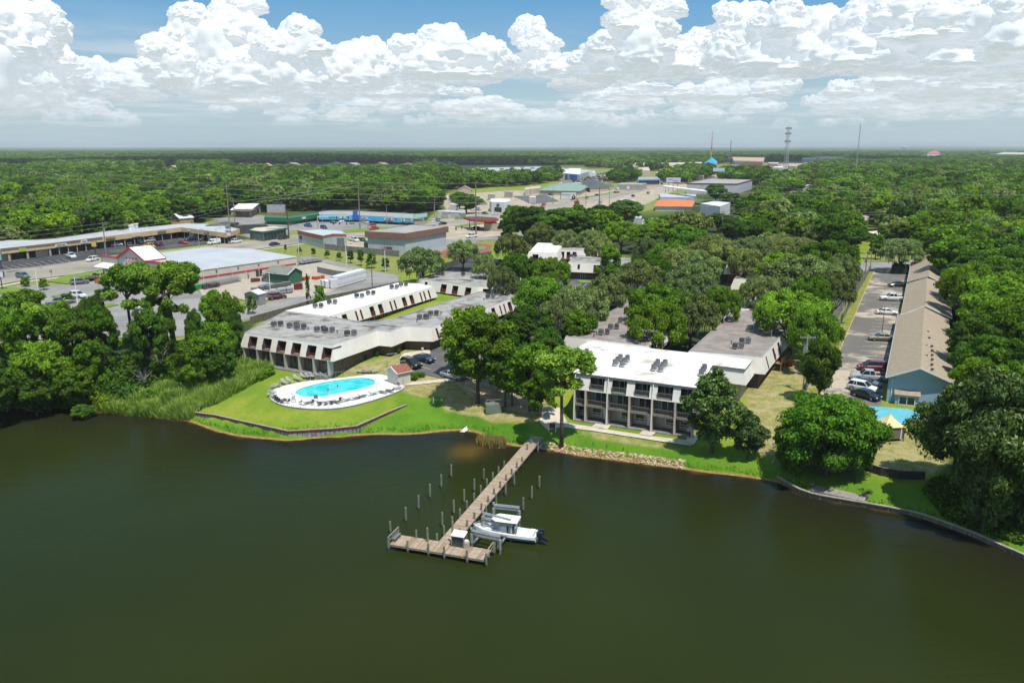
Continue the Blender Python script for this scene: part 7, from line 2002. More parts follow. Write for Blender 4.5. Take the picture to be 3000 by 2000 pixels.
def riprap():
 t=thing('riprap','band of pale boulders along the shore below the lakeside block','boulders',P(1800,1345,0)); O=Vector(t.location); STM=[pm('boulder_a',(.50,.37,.22),(.36,.25,.13),scale=1.5),pm('boulder_b',(.54,.44,.32),(.42,.32,.20),scale=1.5),pm('boulder_c',(.40,.26,.13),(.30,.18,.09),scale=1.5)]
 mes=[]
 for s in range(6):
  v,f=ico(1); r=np.random.RandomState(s); v=v*(1+.28*r.normal(size=(len(v),1)))*np.array([1,.8,.6]); me=bpy.data.meshes.new('stone'); me.from_pydata(v.tolist(),[],f.tolist()); me.materials.append(STM[s % 3]); mes.append(me)
 r=random.Random(6); small=MB()
 line=[P(x,y,0) for x,y in [(1555,1306),(1580,1311),(1620,1317),(1700,1332),(1800,1344),(1900,1357),(2008,1371)]]
 n=0; tot=sum((b- a).length for a,b in zip(line,line[1:]))
 for a,b in zip(line,line[1:]):
  L=(b- a).length; dd=(b- a).normalized(); nn=Vector((-dd.y,dd.x,0))
  for i in range(int(292*L/tot)):
   p=a.lerp(b,r.random())+nn*(r.random()**1.2*1.7-.35); s=r.uniform(.14,.33)
   o=link('stone',mes[r.randrange(6)],t,Vector((p.x,p.y,H1(p.x,p.y)+s*.25))- O,r.uniform(0,6.28)); o.scale=(s,s,s)
  for i in range(int(L*40)):
   p=a.lerp(b,r.random())+nn*(r.random()*2.1-.5); s=r.uniform(.05,.13); small.box((p.x- O.x,p.y- O.y,H1(p.x,p.y)- O.z+s*.2),(s*2,s*1.5,s),STM[r.randrange(3)],r.uniform(0,3))
 tag(small.obj('rubble',t),kind='stuff')
riprap()
g=P(2598,1296,2.0); t=thing('gazebo','small gazebo with peaked pale-yellow canopy and brown curtains','gazebo',(g.x,g.y,H1(g.x,g.y)),.12); YC=pm('yellow_canvas',(.66,.57,.30),(.60,.52,.27),scale=1); CUR=pm('brown_mesh_curtain',(.16,.125,.10))
a_=1.5; mb=MB(); n=5; ring=lambda k: [((a_+.15)*(1- k/n)**1.5*x,(a_+.15)*(1- k/n)**1.5*y,2.1+1.7*(k/n)) for x,y in ((-1,-1),(1,-1),(1,1),(-1,1))]
for k in range(n):
 A,B_=ring(k),ring(k+1)
 for i in range(4): mb.face([A[i],A[(i+1) % 4],B_[(i+1) % 4],B_[i]],YC)
mb.obj('canopy',t)
for x in (-1,1):
 for y in (-1,1): mb=MB(); mb.beam((x*a_,y*a_,-.3),(x*a_,y*a_,2.1),.12,.12,FENCEW); mb.obj('post',t)
for i,(p,q) in enumerate((((-1,-1),(1,-1)),((1,-1),(1,1)),((1,1),(-1,1)),((-1,1),(-1,-1)))):
 mb=MB(); mb.beam((p[0]*a_*.97,p[1]*a_*.97,1.15),(q[0]*a_*.97,q[1]*a_*.97,1.15),.02,1.6,CUR); mb.beam((p[0]*a_,p[1]*a_,2.02),(q[0]*a_,q[1]*a_,2.02),.08,.12,FENCEW)
 for f in (.15,.85): c=(p[0]+(q[0]- p[0])*f)*a_,(p[1]+(q[1]- p[1])*f)*a_; mb.beam((*c,.3),(*c,2.0),.16,.05,WH)
 mb.obj('curtain',t)
g=G(1445,1206); t=thing('stair_hut','grey-green timber box with open wooden stair beside the large tree','structure',g,.15); GT=pm('green_grey_timber',(.16,.20,.16),(.13,.16,.13),scale=1,stripe=(0,.3,.2))
mb=MB(); mb.box((0,0,.7),(2.6,1.6,1.5),GT); mb.obj('hut',t)
for k in range(9): mb=MB(); mb.box((.2+k*.16,.9+k*.26,1.5+k*.2),(1.1,.3,.05),FRAMEW); mb.obj('step',t)
for s in (-.6,.6): mb=MB(); mb.beam((.2+s,.8,2.4),(1.5+s,3.2,4.1),.07,.1,FRAMEW); mb.beam((-1.2 if s<0 else 1.2,-.75,1.4),(-1.2 if s<0 else 1.2,-.75,2.4),.08,.08,FRAMEW); mb.obj('rail',t)
mb=MB(); mb.beam((-1.25,-.75,2.35),(1.25,-.75,2.35),.07,.09,FRAMEW); mb.obj('rail',t)
g=P(105,1205,0); t=thing('dead_tree','bleached fallen dead tree lying in the lake at the left','dead tree',g); DW3=pm('bleached_wood',(.34,.31,.27),(.25,.22,.19),scale=2); mb=MB(); r=random.Random(3)
for i in range(15):
 a=r.uniform(0,6.28); L=r.uniform(1.2,3.0); p1=Vector((math.cos(a)*L*.5,math.sin(a)*L*.4,r.uniform(.2,.9))); p2=Vector((math.cos(a+.3)*L,math.sin(a+.3)*L*.8,r.uniform(-.1,1.8)))
 mb.tube([(0,0,.1),p1,p2],[.11,.06,.02],DW3,5,False)
 for j in range(3): q=p1.lerp(p2,r.random()); mb.tube([q,q+Vector((r.uniform(-.6,.6),r.uniform(-.6,.6),r.uniform(0,.6)))],[.03,.01],DW3,4,False)
mb.obj('branches',t)
for k,(x,y,H) in enumerate([(470,1090,6),(425,1140,5)]):
 g=G(x,y); mb=MB()
 for i in range(26):
  a=r.uniform(0,6.28); p1=Vector((math.cos(a)*.5,math.sin(a)*.5,H*r.uniform(.3,.7))); p2=p1+Vector((math.cos(a)*r.uniform(.6,1.8),math.sin(a)*r.uniform(.6,1.8),r.uniform(.2,H*.4))); mb.tube([(0,0,0),p1,p2],[.1,.05,.015],DW3,4,False)
 t=thing('dead_shrub','leafless grey shrub among the reeds, ' +['upper one','lower one'][k],'dead shrub',g); mb.obj('branches',t)
g=G(1362,1258); t=thing('dinghy','small white upturned dinghy on the grass at the cove','boat',g,1.2); mb=MB(); mb.hull([(-1.2,-.4,0),(-1.2,.4,0),(1.2,0,0),(.3,.45,0),(.3,-.45,0),(-1.1,0,.35),(.6,0,.38)],[(0,5,1),(0,4,6,5),(1,5,6,3),(4,2,6),(3,6,2)],WHITE); mb.obj('hull',t)
for k,(x,y) in enumerate([(1565,1262),(1580,1268)]):
 pass
g=G(1618,1264); t=thing('notice_board','maroon notice board on white posts at the foot of the pier','sign',g,-.1)
for s in (-.55,.55): mb=MB(); mb.beam((s,0,0),(s,0,1.5),.12,.12,WHITE); mb.obj('post',t)
mb=MB(); mb.box((0,0,.95),(.95,.06,.8),MAROON); mb.obj('board',t)
g=G(1270,1181); mb=MB(); mb.cyl((0,0,0),.08,.32,CONCRETE,10); mb.cyl((0,0,.05),1.1,.09,WHITE,8); tag(mb.obj('bollard',loc=g),'white bollard lamp on the lawn left of the large tree','bollard')
g=G(2268,1352); mb=MB(); mb.tube([(-.9,0,.14),(.9,0,.14)],.14,DW3,7); tag(mb.obj('log',loc=g,rot=1.0),'pale log lying on the grass left of the big round tree','log')
for k,(x,y) in enumerate([(1738,1304),(1778,1311),(1826,1320)]): mb=MB(); mb.beam((0,0,0),(0,0,.6),.12,.12,FENCEW); tag(mb.obj('stake',loc=G(x,y)),'short dark stake in the lakeside grass, ' +['left','middle','right'][k]+' of three','stake','stakes in the lakeside grass')
g=G(1180+10,1063)
for k,(x,y) in enumerate([(2285,1062),(2300,1045)]):
 g=P(x,y,5.6); t=thing('timber_balcony',['nearer','farther'][k]+' orange-brown timber balcony on the right brown-roofed wing','balcony',g,.95); OW=pm('cedar',(.36,.17,.09),(.3,.14,.07),scale=2)
 mb=MB(); mb.box((0,0,0),(2.2,1.2,.12),OW); mb.obj('floor',t); mb=MB(); rail_slats(mb,(-1.1,-.6,0),(1.1,-.6,0),1.0,OW,.2); mb.obj('railing',t)
 for s in (-1,1): mb=MB(); mb.beam((s,-.5,-2.4),(s,-.5,0),.12,.12,OW); mb.obj('post',t)
for nm,x,y,m,lab in (('toy_car',2300,1068,GRN_TOY := pm('toy_green',(.03,.45,.08)),'bright green plastic toy by the right wing'),('toy_car',2312,1072,pm('toy_red',(.55,.03,.02)),'bright red plastic toy by the right wing')):
 mb=MB(); mb.box((0,0,.35),(1.1,.6,.4),m); mb.box((-.1,0,.7),(.5,.5,.35),m); [mb.tube([(a,-.32,.18),(a,.32,.18)],.18,BLACK,8) for a in (-.35,.35)]; tag(mb.obj(nm,loc=G(x,y)),lab,'toy')
g=G(1640,925); t=thing('canvas_canopy','pale yellow canvas canopy under the trees by the central parking lot','canopy',g,.4); mb=MB(); mb.hull([(-2,-1.5,2.2),(2,-1.5,2.2),(2,1.5,2.2),(-2,1.5,2.2),(0,0,3.0)],[(0,1,4),(1,2,4),(2,3,4),(3,0,4),(3,2,1,0)],YC); mb.obj('cover',t)
for x in (-1.9,1.9): mb=MB(); [mb.beam((x,y,0),(x,y,2.2),.08,.08,METAL) for y in (-1.4,1.4)]; mb.obj('post',t)
# ------------------------------------------------------------------ poles, wires, signs, towers
def top_z(g,py):
 lo,hi=.5,120
 for _ in range(30):
  m=(lo+hi)/2
  if proj(g.x,g.y,g.z+m)[1]>py: lo=m
  else: hi=m
 return (lo+hi)/2
POLES={}
def pole(key,px,by,ty,label,kind='power',r=.2,mat=WOODPOLE,arms=0,ang=0.0):
 g=G(px,by); h=top_z(g,ty)
 nm={'power': 'utility_pole','lamp': 'lamp_post','signal': 'traffic_signal'}[kind]
 t=thing(nm,label,nm.replace('_',' '),g,ang)
 mb=MB(); mb.tube([(0,0,-.5),(0,0,h)],[r,r*.65],mat,8); mb.obj('pole',t)
 for i in range(arms):
  z=h-.5- i*1.4; mb=MB(); mb.beam((-1.3,0,z),(1.3,0,z),.12,.12,mat); mb.obj('crossarm',t)
  mb=MB(); [mb.cyl((x,0,z+.05),.2,.06,METAL,6) for x in (-1.2,-.5,.5,1.2)]; mb.obj('insulator',t)
 if kind=='lamp':
  mb=MB(); mb.beam((0,0,h-.1),(1.5,0,h+.1),.08,.08,METAL); mb.obj('arm',t); mb=MB(); mb.box((1.6,0,h+.08),(.7,.3,.14),GMETAL); mb.obj('lamp_head',t)
 if kind=='power' and arms in (1,3):
  mb=MB(); mb.cyl((0,.45,h-3.4),1.2,.34,METAL,10); mb.obj('transformer',t)
 POLES[key]=(g,h); return t
for a in [('a',2211,663,542,'tall bare transmission pole in the middle right of the wood','power',.32),('b',1754,670,546,'tall transmission pole left of centre in the oaks','power',.30),('c',1395,690,532,'tall transmission pole by the fuel kiosk','power',.32),
('d',1055,672,528,'tall transmission pole before the blue shops','power',.32),('e',672,655,515,'tall transmission pole behind the white-roofed shed','power',.3),('f',336,622,506,'bare pole standing in the left wood','power',.3),('g',143,600,505,'farthest left bare pole in the wood','power',.3)]:
 pole(*a)
for a in [('h',313,757,650,'weathered utility pole with three crossarms by the mall lot','power',.24,WOODPOLE,3),('i',691,690,585,'utility pole behind the mall sign','power',.2,WOODPOLE,1),('j',2352,1150,980,'grey utility pole with transformer by the grey fence','power',.17,METAL,1),
('k',2502,886,800,'dark pole at the grey fence','power',.16,DMETAL),('l',2533,822,736,'utility pole at the far end of the grey fence','power',.16,WOODPOLE,1),('m',2550,782,716,'leaning thin pole at the motel drive','power',.12,WOODPOLE),
('n',2114,690,618,'short pole with fittings in the wood left of the tall transmission pole','power',.2,WOODPOLE,1),('o',1325,789,725,'thin pole with meter by the dark board fence','power',.13,METAL),('p',1091,845,790,'thin dark pole beside the store drive','power',.13,DMETAL),
('q',1274,640,575,'utility pole with two arms left of the fuel price sign','power',.2,WOODPOLE,2),('r',1490,690,665,'short pole right of the fuel kiosk','power',.16,METAL),('s',1485,572,532,'utility pole by the pinkish shed','power',.2,WOODPOLE,2),
('t',1553,590,550,'pole before the green-roofed bank, left','power',.2,WOODPOLE),('u',1620,600,552,'pole before the green-roofed bank, right','power',.2,WOODPOLE),('v',1716,605,530,'pole beside the highway right of the portrait billboard','power',.2,WOODPOLE),('w',1785,600,550,'pole beside the highway near the orange hut','power',.2,WOODPOLE),
('x',2748,690,610,'pole with small arms in the right-hand wood','power',.2,WOODPOLE,1)]:
 pole(*a)
for a in [('L1',229,899,812,'tall white lamp post in the store lot','lamp',.12,WHITE),('L2',114,866,785,'white lamp post at the lot entrance','lamp',.12,WHITE),('L3',876,748,690,'pale lamp post on the sapling lawn','lamp',.12,WHITE),('L4',1017,808,715,'pale lamp post among the saplings','lamp',.12,WHITE),
('L5',1129,798,734,'pale lamp post at the right end of the saplings','lamp',.12,WHITE),('L6',793,868,800,'lamp post in the storage yard','lamp',.12,WHITE),('L7',2583,980,898,'slim dark lamp post in the motel lot','lamp',.08,DMETAL),('L8',851,725,655,'lamp post at the highway by the small office','lamp',.12,METAL),
('L9',585,733,672,'lamp post in front of the mall corner','lamp',.12,METAL),('L10',637,725,668,'lamp post beside the white van','lamp',.12,METAL),('L11',1273,660,600,'curved street lamp by the fuel price sign','lamp',.12,METAL),('L12',1791,560,530,'street lamp by the low grey garage','lamp',.14,METAL),
('L13',1134,668,600,'thin pole before the blue shops','lamp',.1,METAL),('L14',946,662,614,'lamp post in the blue shops lot','lamp',.1,METAL),('L15',1135,1080,1036,'small lamp post left of the pool house','lamp',.05,WOODPOLE),('L16',1160,1086,1058,'small lamp post right of the pool house','lamp',.05,METAL)]:
 pole(*a)
for px,by,ty,ex,ey,lab in ((933,690,632,1010,628,'left'),(1079,678,650,985,640,'middle'),(1241,664,638,1140,632,'right')):
 g=G(px,by); h=top_z(g,ty); e=P(ex,ey,g.z+h); e=Vector((e.x,g.y+(e.y- g.y)*.15,e.z))
 t=thing('traffic_signal','grey traffic signal mast arm over the highway crossing, ' +lab+' one','traffic signal',g); mb=MB(); mb.tube([(0,0,0),(0,0,h)],[.3,.22],METAL,8); mb.obj('pole',t)
 d=e- g; d.z=0; d.normalize(); L=min((e- g).length,17); mb=MB(); mb.tube([(0,0,h-.4),d*L+Vector((0,0,h-.2))],[.18,.08],METAL,6); mb.obj('mast_arm',t)
 mb=MB(); mb.box(d*L*.45+Vector((0,0,h-.9)),(2.6,.06,.7),SIGNGREEN,math.atan2(d.y,d.x)); mb.obj('street_sign',t)
 for f in (.6,.8,.97): mb=MB(); mb.box(d*L*f+Vector((0,0,h-1.0)),(.4,.4,1.1),SIGNBLACK); mb.obj('signal_head',t)
WIRE=pm('wire',(.38,.38,.35),rough=.6)
def wires(a,b,zs,label,rad=.035,sag=.022,offs=(0,)):
 (g1,h1),(g2,h2)=POLES[a],POLES[b]; t=thing('power_line',label,'power line',(g1.x,g1.y,g1.z+h1))
 O=Vector(t.location); L=(g2- g1).length
 for z in zs:
  for o_ in offs:
   p=g1+Vector((0,o_,h1- z)); q=g2+Vector((0,o_,h2- z)); mb=MB()
   mb.tube([p.lerp(q,i/10)- Vector((0,0,4*sag*L*(i/10)*(1- i/10)))- O for i in range(11)],rad,WIRE,4,False); mb.obj('wire',t)
g=G(3250,700); POLES['z']=(g,top_z(g,568)); gg=G(-300,640); POLES['y']=(gg,22)
for a,b,lab in (('z','a','right of the tall transmission pole'),('a','b','between the two poles in the oaks'),('b','c','over the dark trees left of the portrait billboard'),('c','d','from the fuel kiosk to the blue shops'),('d','e','over the left wood beyond the blue shops'),('e','f','above the strip mall wood'),('f','g','between the two bare poles in the wood')):
 wires(a,b,(.6,3.4,6.2,9.0),'four transmission wires ' +lab,.04,.010)
gg=G(-150,790); POLES['y1']=(gg,top_z(gg,690)); wires('y1','h',(.5,1.9,3.3),'three service wires at the far left above the strip mall',.02,.012); wires('h','i',(.5,1.9,3.3),'service wires from the crossarm pole to the mall sign',.02,.012)
wires('i','d',(1,2.4),'service wires from the mall sign to the blue shops',.04,.012); wires('x','n',(.6,1.6),'low service wires through the right-hand wood',.04,.01); wires('n','l',(.6,2),'service wires to the end of the grey fence',.03,.01); wires('l','k',(.6,),'single wire along the grey fence',.03,.01)
def sign(name,label,px,by,x0,x1,y0,y1,board,posts=1,pm_=GMETAL,texts=(),frame=None,th=.4,yaw=0.0,extra=None):
 g=G(px,by); m=pxm(g); zt=top_z(g,y0); zb=top_z(g,y1); w=(x1- x0)/m; cx=((x0+x1)/2- px)/m
 t=thing(name,label,'sign' if w<6 else 'billboard',g,yaw)
 for k in range(posts):
  x=(cx if posts==1 and abs(cx)<w*.3 else 0) if posts==1 else cx+w*(.6*k/(posts-1)-.3)
  mb=MB(); mb.tube([(x,.2,-.3),(x,.2,zb+.3)],.28 if w>6 else .13,pm_,8); mb.obj('post',t)
 mb=MB(); mb.box((cx,0,(zt+zb)/2),(w,th,zt- zb),frame or GMETAL); b=mb.obj('sign_box',t)
 mb=MB(); mb.box((cx,-th/2-.02,(zt+zb)/2),(w*.96,.04,(zt- zb)*.92),board); mb.obj('face',b)
 for (tx,fx,fz,sz,mt) in texts: put_text(b,tx,(cx+fx*w,-th/2-.08,zb+(zt- zb)*fz),0.0,sz*(zt- zb),mt,.01)
 if extra: extra(b,cx,w,zb,zt,-th/2-.06)
 return t
BLK=SIGNBLACK
def portrait(b,cx,w,zb,zt,y):
 h=zt- zb; mb=MB(); mb.box((cx+w*.33,y,zb+h*.22),(w*.22,.04,h*.42),BLK); mb.box((cx+w*.33,y-.03,zb+h*.30),(w*.03,.04,h*.28),WHITE); mb.tube([(cx+w*.33,y,zb+h*.58),(cx+w*.33,y-.05,zb+h*.58)],h*.15,SKIN,12); mb.obj('printed_figure',b)
sign('billboard','white real estate billboard with a suited figure on a navy post',1690,640,1640,1687,563,584,WH,1,NAVY,[('MY',-.43,.86,.13,BLK),('REAL ESTATE GUY',-.14,.65,.17,NAVY),('and a home',0.0,.35,.09,BLK)],NAVY,.8,.08,portrait)
sign('billboard','lilac billboard on three posts above the slanted canopy',1971,560,1950,1993,520,535,pm('lilac_face',(.50,.46,.62)),3,GMETAL,[('ad space',-.2,.6,.25,PURPLE),('call today',.15,.35,.25,PURPLE)])
sign('billboard','pale cyan billboard before the distant stores',2103,525,2087,2122,492,503,pm('cyan_face',(.40,.55,.60)),1,DMETAL,(),BRIGHTBLUE)
sign('billboard','billboard seen from behind with catwalk above the green-roofed bank',1657,560,1647,1674,527,541,GRROOF,1,MAROON)
gb=sign('billboard','large blank grey billboard with red lower edge above the green shops',846,700,789,842,599,624,pm('grey_louvre',(.33,.34,.35),(.27,.28,.29),scale=.8,stripe=(0,.8,.15)),1,pm('rust_post',(.10,.06,.045)),(),GMETAL,.9)
mb=MB(); gq,hh=G(846,700),0; m_=pxm(gq); zb_=top_z(gq,628); mb.box(((815.5-846)/m_,-.3,zb_+.4),(53/m_,.5,.9),REDBR); mb.obj('apron',gb)
mb=MB(); z_=top_z(gq,598); [mb.hull([(x,0,z_+.1),(x+1.6,0,z_+.1),(x+2.2,1.2,z_+1.0),(x+.6,1.2,z_+1.0)],[(0,1,2,3)],GLASS) for x in (-5.6,-3.6)]; mb.obj('solar_panel',gb)
ms=sign('mall_sign','tall multi-panel mall sign with green and white panels by the highway',672,716,665,679,656,692,WH,2,DMETAL,(),GMETAL,.5)
def mall_panels(b,cx,w,zb,zt,y):
 for f,hgt,mt in ((.90,.18,pm('mauve_panel',(.30,.22,.22))),(.72,.16,SIGNGREEN),(.42,.08,pm('pink_panel',(.6,.15,.25)))): mb=MB(); mb.box((cx,y,zb+(zt- zb)*f),(w*.96,.05,(zt- zb)*hgt),mt); mb.obj('panel',b)
gq=G(672,716); m_=pxm(gq); mall_panels(ms.children[-1],0,14/m_,top_z(gq,692),top_z(gq,656),-.32); put_text(ms.children[-1],'NAILS',(0,-.4,top_z(gq,678)),0,1.0,SIGNBLUE)
sign('price_sign','white fuel price sign with blue and red panels',1271,662,1265,1276,635,661,WH,1,GMETAL,[('FOOD',0,.88,.13,REDP),('3.49',0,.62,.15,SIGNBLUE),('3.99',0,.30,.15,REDP)])
sign('shop_sign','black sign with gold face on a leaning post at the mall lot',283,750,273,287,707,723,SIGNYEL,1,NAVY,(),NAVY)
sign('shop_sign','teal and white sign cut by the left edge of the picture',6,788,-4,10,735,763,pm('teal_face',(.25,.42,.45)),1,DMETAL,(),GMETAL,.5)
sign('shop_sign','dark framed sign cut by the left edge below the highway',4,850,-6,18,795,812,WH,1,NAVY,(),NAVY,.5)
sign('road_sign','round red no-entry sign at the store driveway',151,816,147,155,790,797,REDP,1,METAL,[('DO NOT',0,.7,.25,WHITE),('ENTER',0,.3,.25,WHITE)],REDP,.1)
sign('road_sign','small white parking sign before the brown wall of the long wing',1238,1030,1235,1241,1018,1025,WH,1,WHITE,(),WHITE,.06)
sign('shop_sign','white and red sign before the low grey garage',1840,560,1836,1844,545,555,WH,1,GMETAL,(),REDP)
sign('shop_sign','orange-topped sign tower by the distant highway',2181,522,2177,2186,493,512,WH,2,GMETAL,(),pm('orange_face',(.6,.25,.05)))
sign('shop_sign','blue sign panel at the middle of the blue shops',1042,652,1035,1049,618,630,SIGNBLUE,1,GMETAL,(),SIGNBLUE)
def lattice(name,label,px,by,ty,wb,wt,mat,legs=4,n=14,plat=(),r=.22):
 g=G(px,by); h=top_z(g,ty); t=thing(name,label,'tower',g,.5); pts=lambda k: [Vector((math.cos(2*math.pi*(i+.5)/legs),math.sin(2*math.pi*(i+.5)/legs),0))*(wb+(wt- wb)*k)*.7+Vector((0,0,h*k)) for i in range(legs)]
 mb=MB(); [mb.tube([pts(0)[i],pts(1)[i]],r,mat,5) for i in range(legs)]; mb.obj('leg',t)
 mb=MB()
 for j in range(n):
  A,B_=pts(j/n),pts((j+1)/n)
  for i in range(legs): mb.beam(A[i],B_[(i+1) % legs],r*.7,r*.7,mat); mb.beam(A[(i+1) % legs],B_[i],r*.7,r*.7,mat); mb.beam(B_[i],B_[(i+1) % legs],r*.7,r*.7,mat)
 mb.obj('bracing',t)
 for k in plat:
  mb=MB(); [mb.box((math.cos(a)*wb*.75,math.sin(a)*wb*.75,h*k),(.5,.5,2.4),GMETAL,a) for a in [i*math.pi/6 for i in range(12)]]; mb.beam((-wb*.7,0,h*k),(wb*.7,0,h*k),.2,.2,GMETAL); mb.beam((0,-wb*.7,h*k),(0,wb*.7,h*k),.2,.2,GMETAL); mb.obj('antenna',t)
 mb=MB(); mb.tube([(0,0,h),(0,0,h*1.05)],.1,GMETAL,4); mb.obj('mast',t)
PALEST=pm('pale_green_steel',(.38,.46,.45)); RW=pm('red_white_mast',(.55,.2,.17),(.6,.6,.58),scale=.05,lo=.48,hi=.52)
lattice('lattice_tower','big pale lattice phone tower with two rings of antennas',2300,512,372,5.0,2.2,PALEST,4,13,(.70,.86,.97))
lattice('radio_mast','slender red and white radio mast above the blue pyramid roof',2082,482,386,1.9,1.5,RW,3,22,(.5,),.2)
lattice('radio_mast','thin grey guyed mast on the right horizon',2505,527,366,1.2,.5,METAL,3,30,(),.14)
lattice('phone_mast','distant dark single-pole phone mast',2139,458,412,1.6,1.2,DMETAL,3,10,(.6,.75,.9),.5)
g=G(2647,450); h=top_z(g,428); t=thing('water_tower','white water tower on legs at the right horizon','water tower',g); mb=MB(); R0=8*h/60*1.6
mb.tube([(0,0,h*.80),(0,0,h*.86),(0,0,h*.94),(0,0,h)],[R0*.5,R0,R0*.95,R0*.3],WHITE,16); mb.obj('tank',t)
for i in range(6): a=i*math.pi/3; mb=MB(); mb.tube([(math.cos(a)*R0,math.sin(a)*R0,0),(math.cos(a)*R0*.85,math.sin(a)*R0*.85,h*.84)],.7,PALEST,5); mb.obj('leg',t)
mb=MB(); mb.cyl((0,0,0),h*.8,1.6,PALEST,8); mb.obj('riser',t)
# ------------------------------------------------------------------ goods in the storage yard
r=random.Random(14)
def goods(name,lab,cat,a,b,n,fn,grp,jig=0.0):
 A,B_=G(*a),G(*b); me=fn()
 for k in range(n):
  p=A.lerp(B_,k/max(1,n-1)); o=link(name,me,None,(p.x+r.uniform(-jig,jig),p.y+r.uniform(-jig,jig),p.z+.2),math.atan2((B_- A).y,(B_- A).x)+1.2); o.scale=(1,1,r.uniform(.8,1.1)) if jig else (1,1,1)
  tag(o,lab+(', %s from the left' % ordn(k+1) if n>1 else ''),cat,grp)
def pallet(mat,sx=1.6,sy=1.3,h=1.6,mat2=None):
 def f():
  mb=MB(); mb.box((0,0,.07),(sx,sy,.14),FENCEW); z=.14
  for q in range(4): mb.box((.03*(-1)**q,0,z+h/8),(sx*.96,sy*.96,h/4-.03),(mat2 or mat) if q % 2 else mat); z +=h/4
  return mb.mesh('stack')
 return f
def gates(mat):
 def f():
  mb=MB()
  for q in range(3):
   for z in (.15,.45,.8,1.15): mb.tube([(-1.8,q*.12,z),(1.8,q*.12,z)],.03,mat,4)
   for x in (-1.8,0,1.8): mb.tube([(x,q*.12,.1),(x,q*.12,1.2)],.03,mat,4)
  return mb.mesh('gates')
 return f
def trailer(mat):
 def f():
  mb=MB(); mb.box((0,0,.6),(3.6,1.8,.1),mat)
  for s in (-.9,.9): mb.beam((-1.8,s,1.1),(1.8,s,1.1),.06,.06,mat); [mb.beam((x,s,.6),(x,s,1.1),.06,.06,mat) for x in (-1.8,0,1.8)]; mb.tube([(0,s-.1,.35),(0,s+.1,.35)],.33,BLACK,10)
  mb.beam((1.8,0,.5),(3.0,0,.45),.1,.1,mat); return mb.mesh('trailer')
 return f
WRAP=pm('white_shrink_wrap',(.62,.63,.64),(.52,.53,.55),scale=2); ORG=pm('orange_machine',(.62,.22,.02)); REDM=pm('red_machine',(.5,.04,.03)); BLUM=pm('blue_plastic',(.03,.15,.45)); GRN=pm('green_machine',(.04,.25,.12))
goods('pallet_stack','white shrink-wrapped pallet in the row behind the yard fence','pallet',(985,843),(1058,822),11,pallet(WRAP,2.4,2.0,3.0),'white wrapped pallets, back row')
goods('pallet_stack','white wrapped pallet at the left front of the pallet rows','pallet',(955,842),(975,846),3,pallet(WRAP,2.2,1.8,2.2),'white wrapped pallets, front',.3)
goods('gate_stack','grey metal gates below the store wall','gates',(615,842),(700,824),16,gates(METAL),'metal gates along the store wall')
goods('gate_stack','dark metal gates below the store wall','gates',(596,848),(640,840),9,gates(DMETAL),'dark metal gates')
goods('pallet_stack','grey stacked goods in the middle yard row','pallet',(780,872),(850,858),9,pallet(GMETAL,1.8,1.4,1.3,METAL),'grey goods in the middle row',.5)
goods('pallet_stack','dark stacked goods behind the middle yard row','pallet',(735,858),(850,838),12,pallet(DMETAL,1.6,1.3,1.1,GMETAL),'dark goods in the back row',.8)
goods('pallet_stack','rust-brown stacked goods in the yard','pallet',(868,850),(882,848),3,pallet(MAROON,1.8,1.4,1.6),'brown goods',.3)
goods('mower','orange lawn machine in the yard before the pallets','machine',(868,824),(945,818),8,pallet(ORG,1.5,1.0,.8,REDM),'orange machines in the yard',.8)
goods('mower','red machine near the store door','machine',(742,828),(768,826),4,pallet(REDM,1.5,1.0,.9,DMETAL),'red machines near the door',.4)
goods('stock_tank','blue plastic tank in the yard','tank',(781,842),(783,842),1,pallet(BLUM,2.4,1.6,.6),'tanks')
goods('utility_trailer','dark utility trailer parked by the store canopy','trailer',(262,822),(345,818),6,trailer(DMETAL),'utility trailers by the canopy',.5)
goods('mower','orange mower displayed before the store','machine',(285,830),(300,832),2,pallet(ORG,1.6,1.0,.9,REDM),'orange mowers before the store',.3)
goods('mower','orange tractor glimpsed between the pines','machine',(425,852),(450,854),4,pallet(ORG,1.8,1.2,1.4,DMETAL),'orange tractors between the pines',.4)
goods('mower','green machine glimpsed behind the right pine','machine',(560,850),(590,848),3,pallet(GRN,1.6,1.1,1.2),'green machines',.4)
goods('utility_trailer','row of trailers behind the fence corner of the yard','trailer',(885,775),(935,768),5,trailer(GMETAL),'trailers by the yard corner',.4)
long_wall('mesh_fence','thin wire fence of the storage yard',[(930,800),(985,812),(1050,818)],2.0,GMETAL,.03,'fence',panel=3)
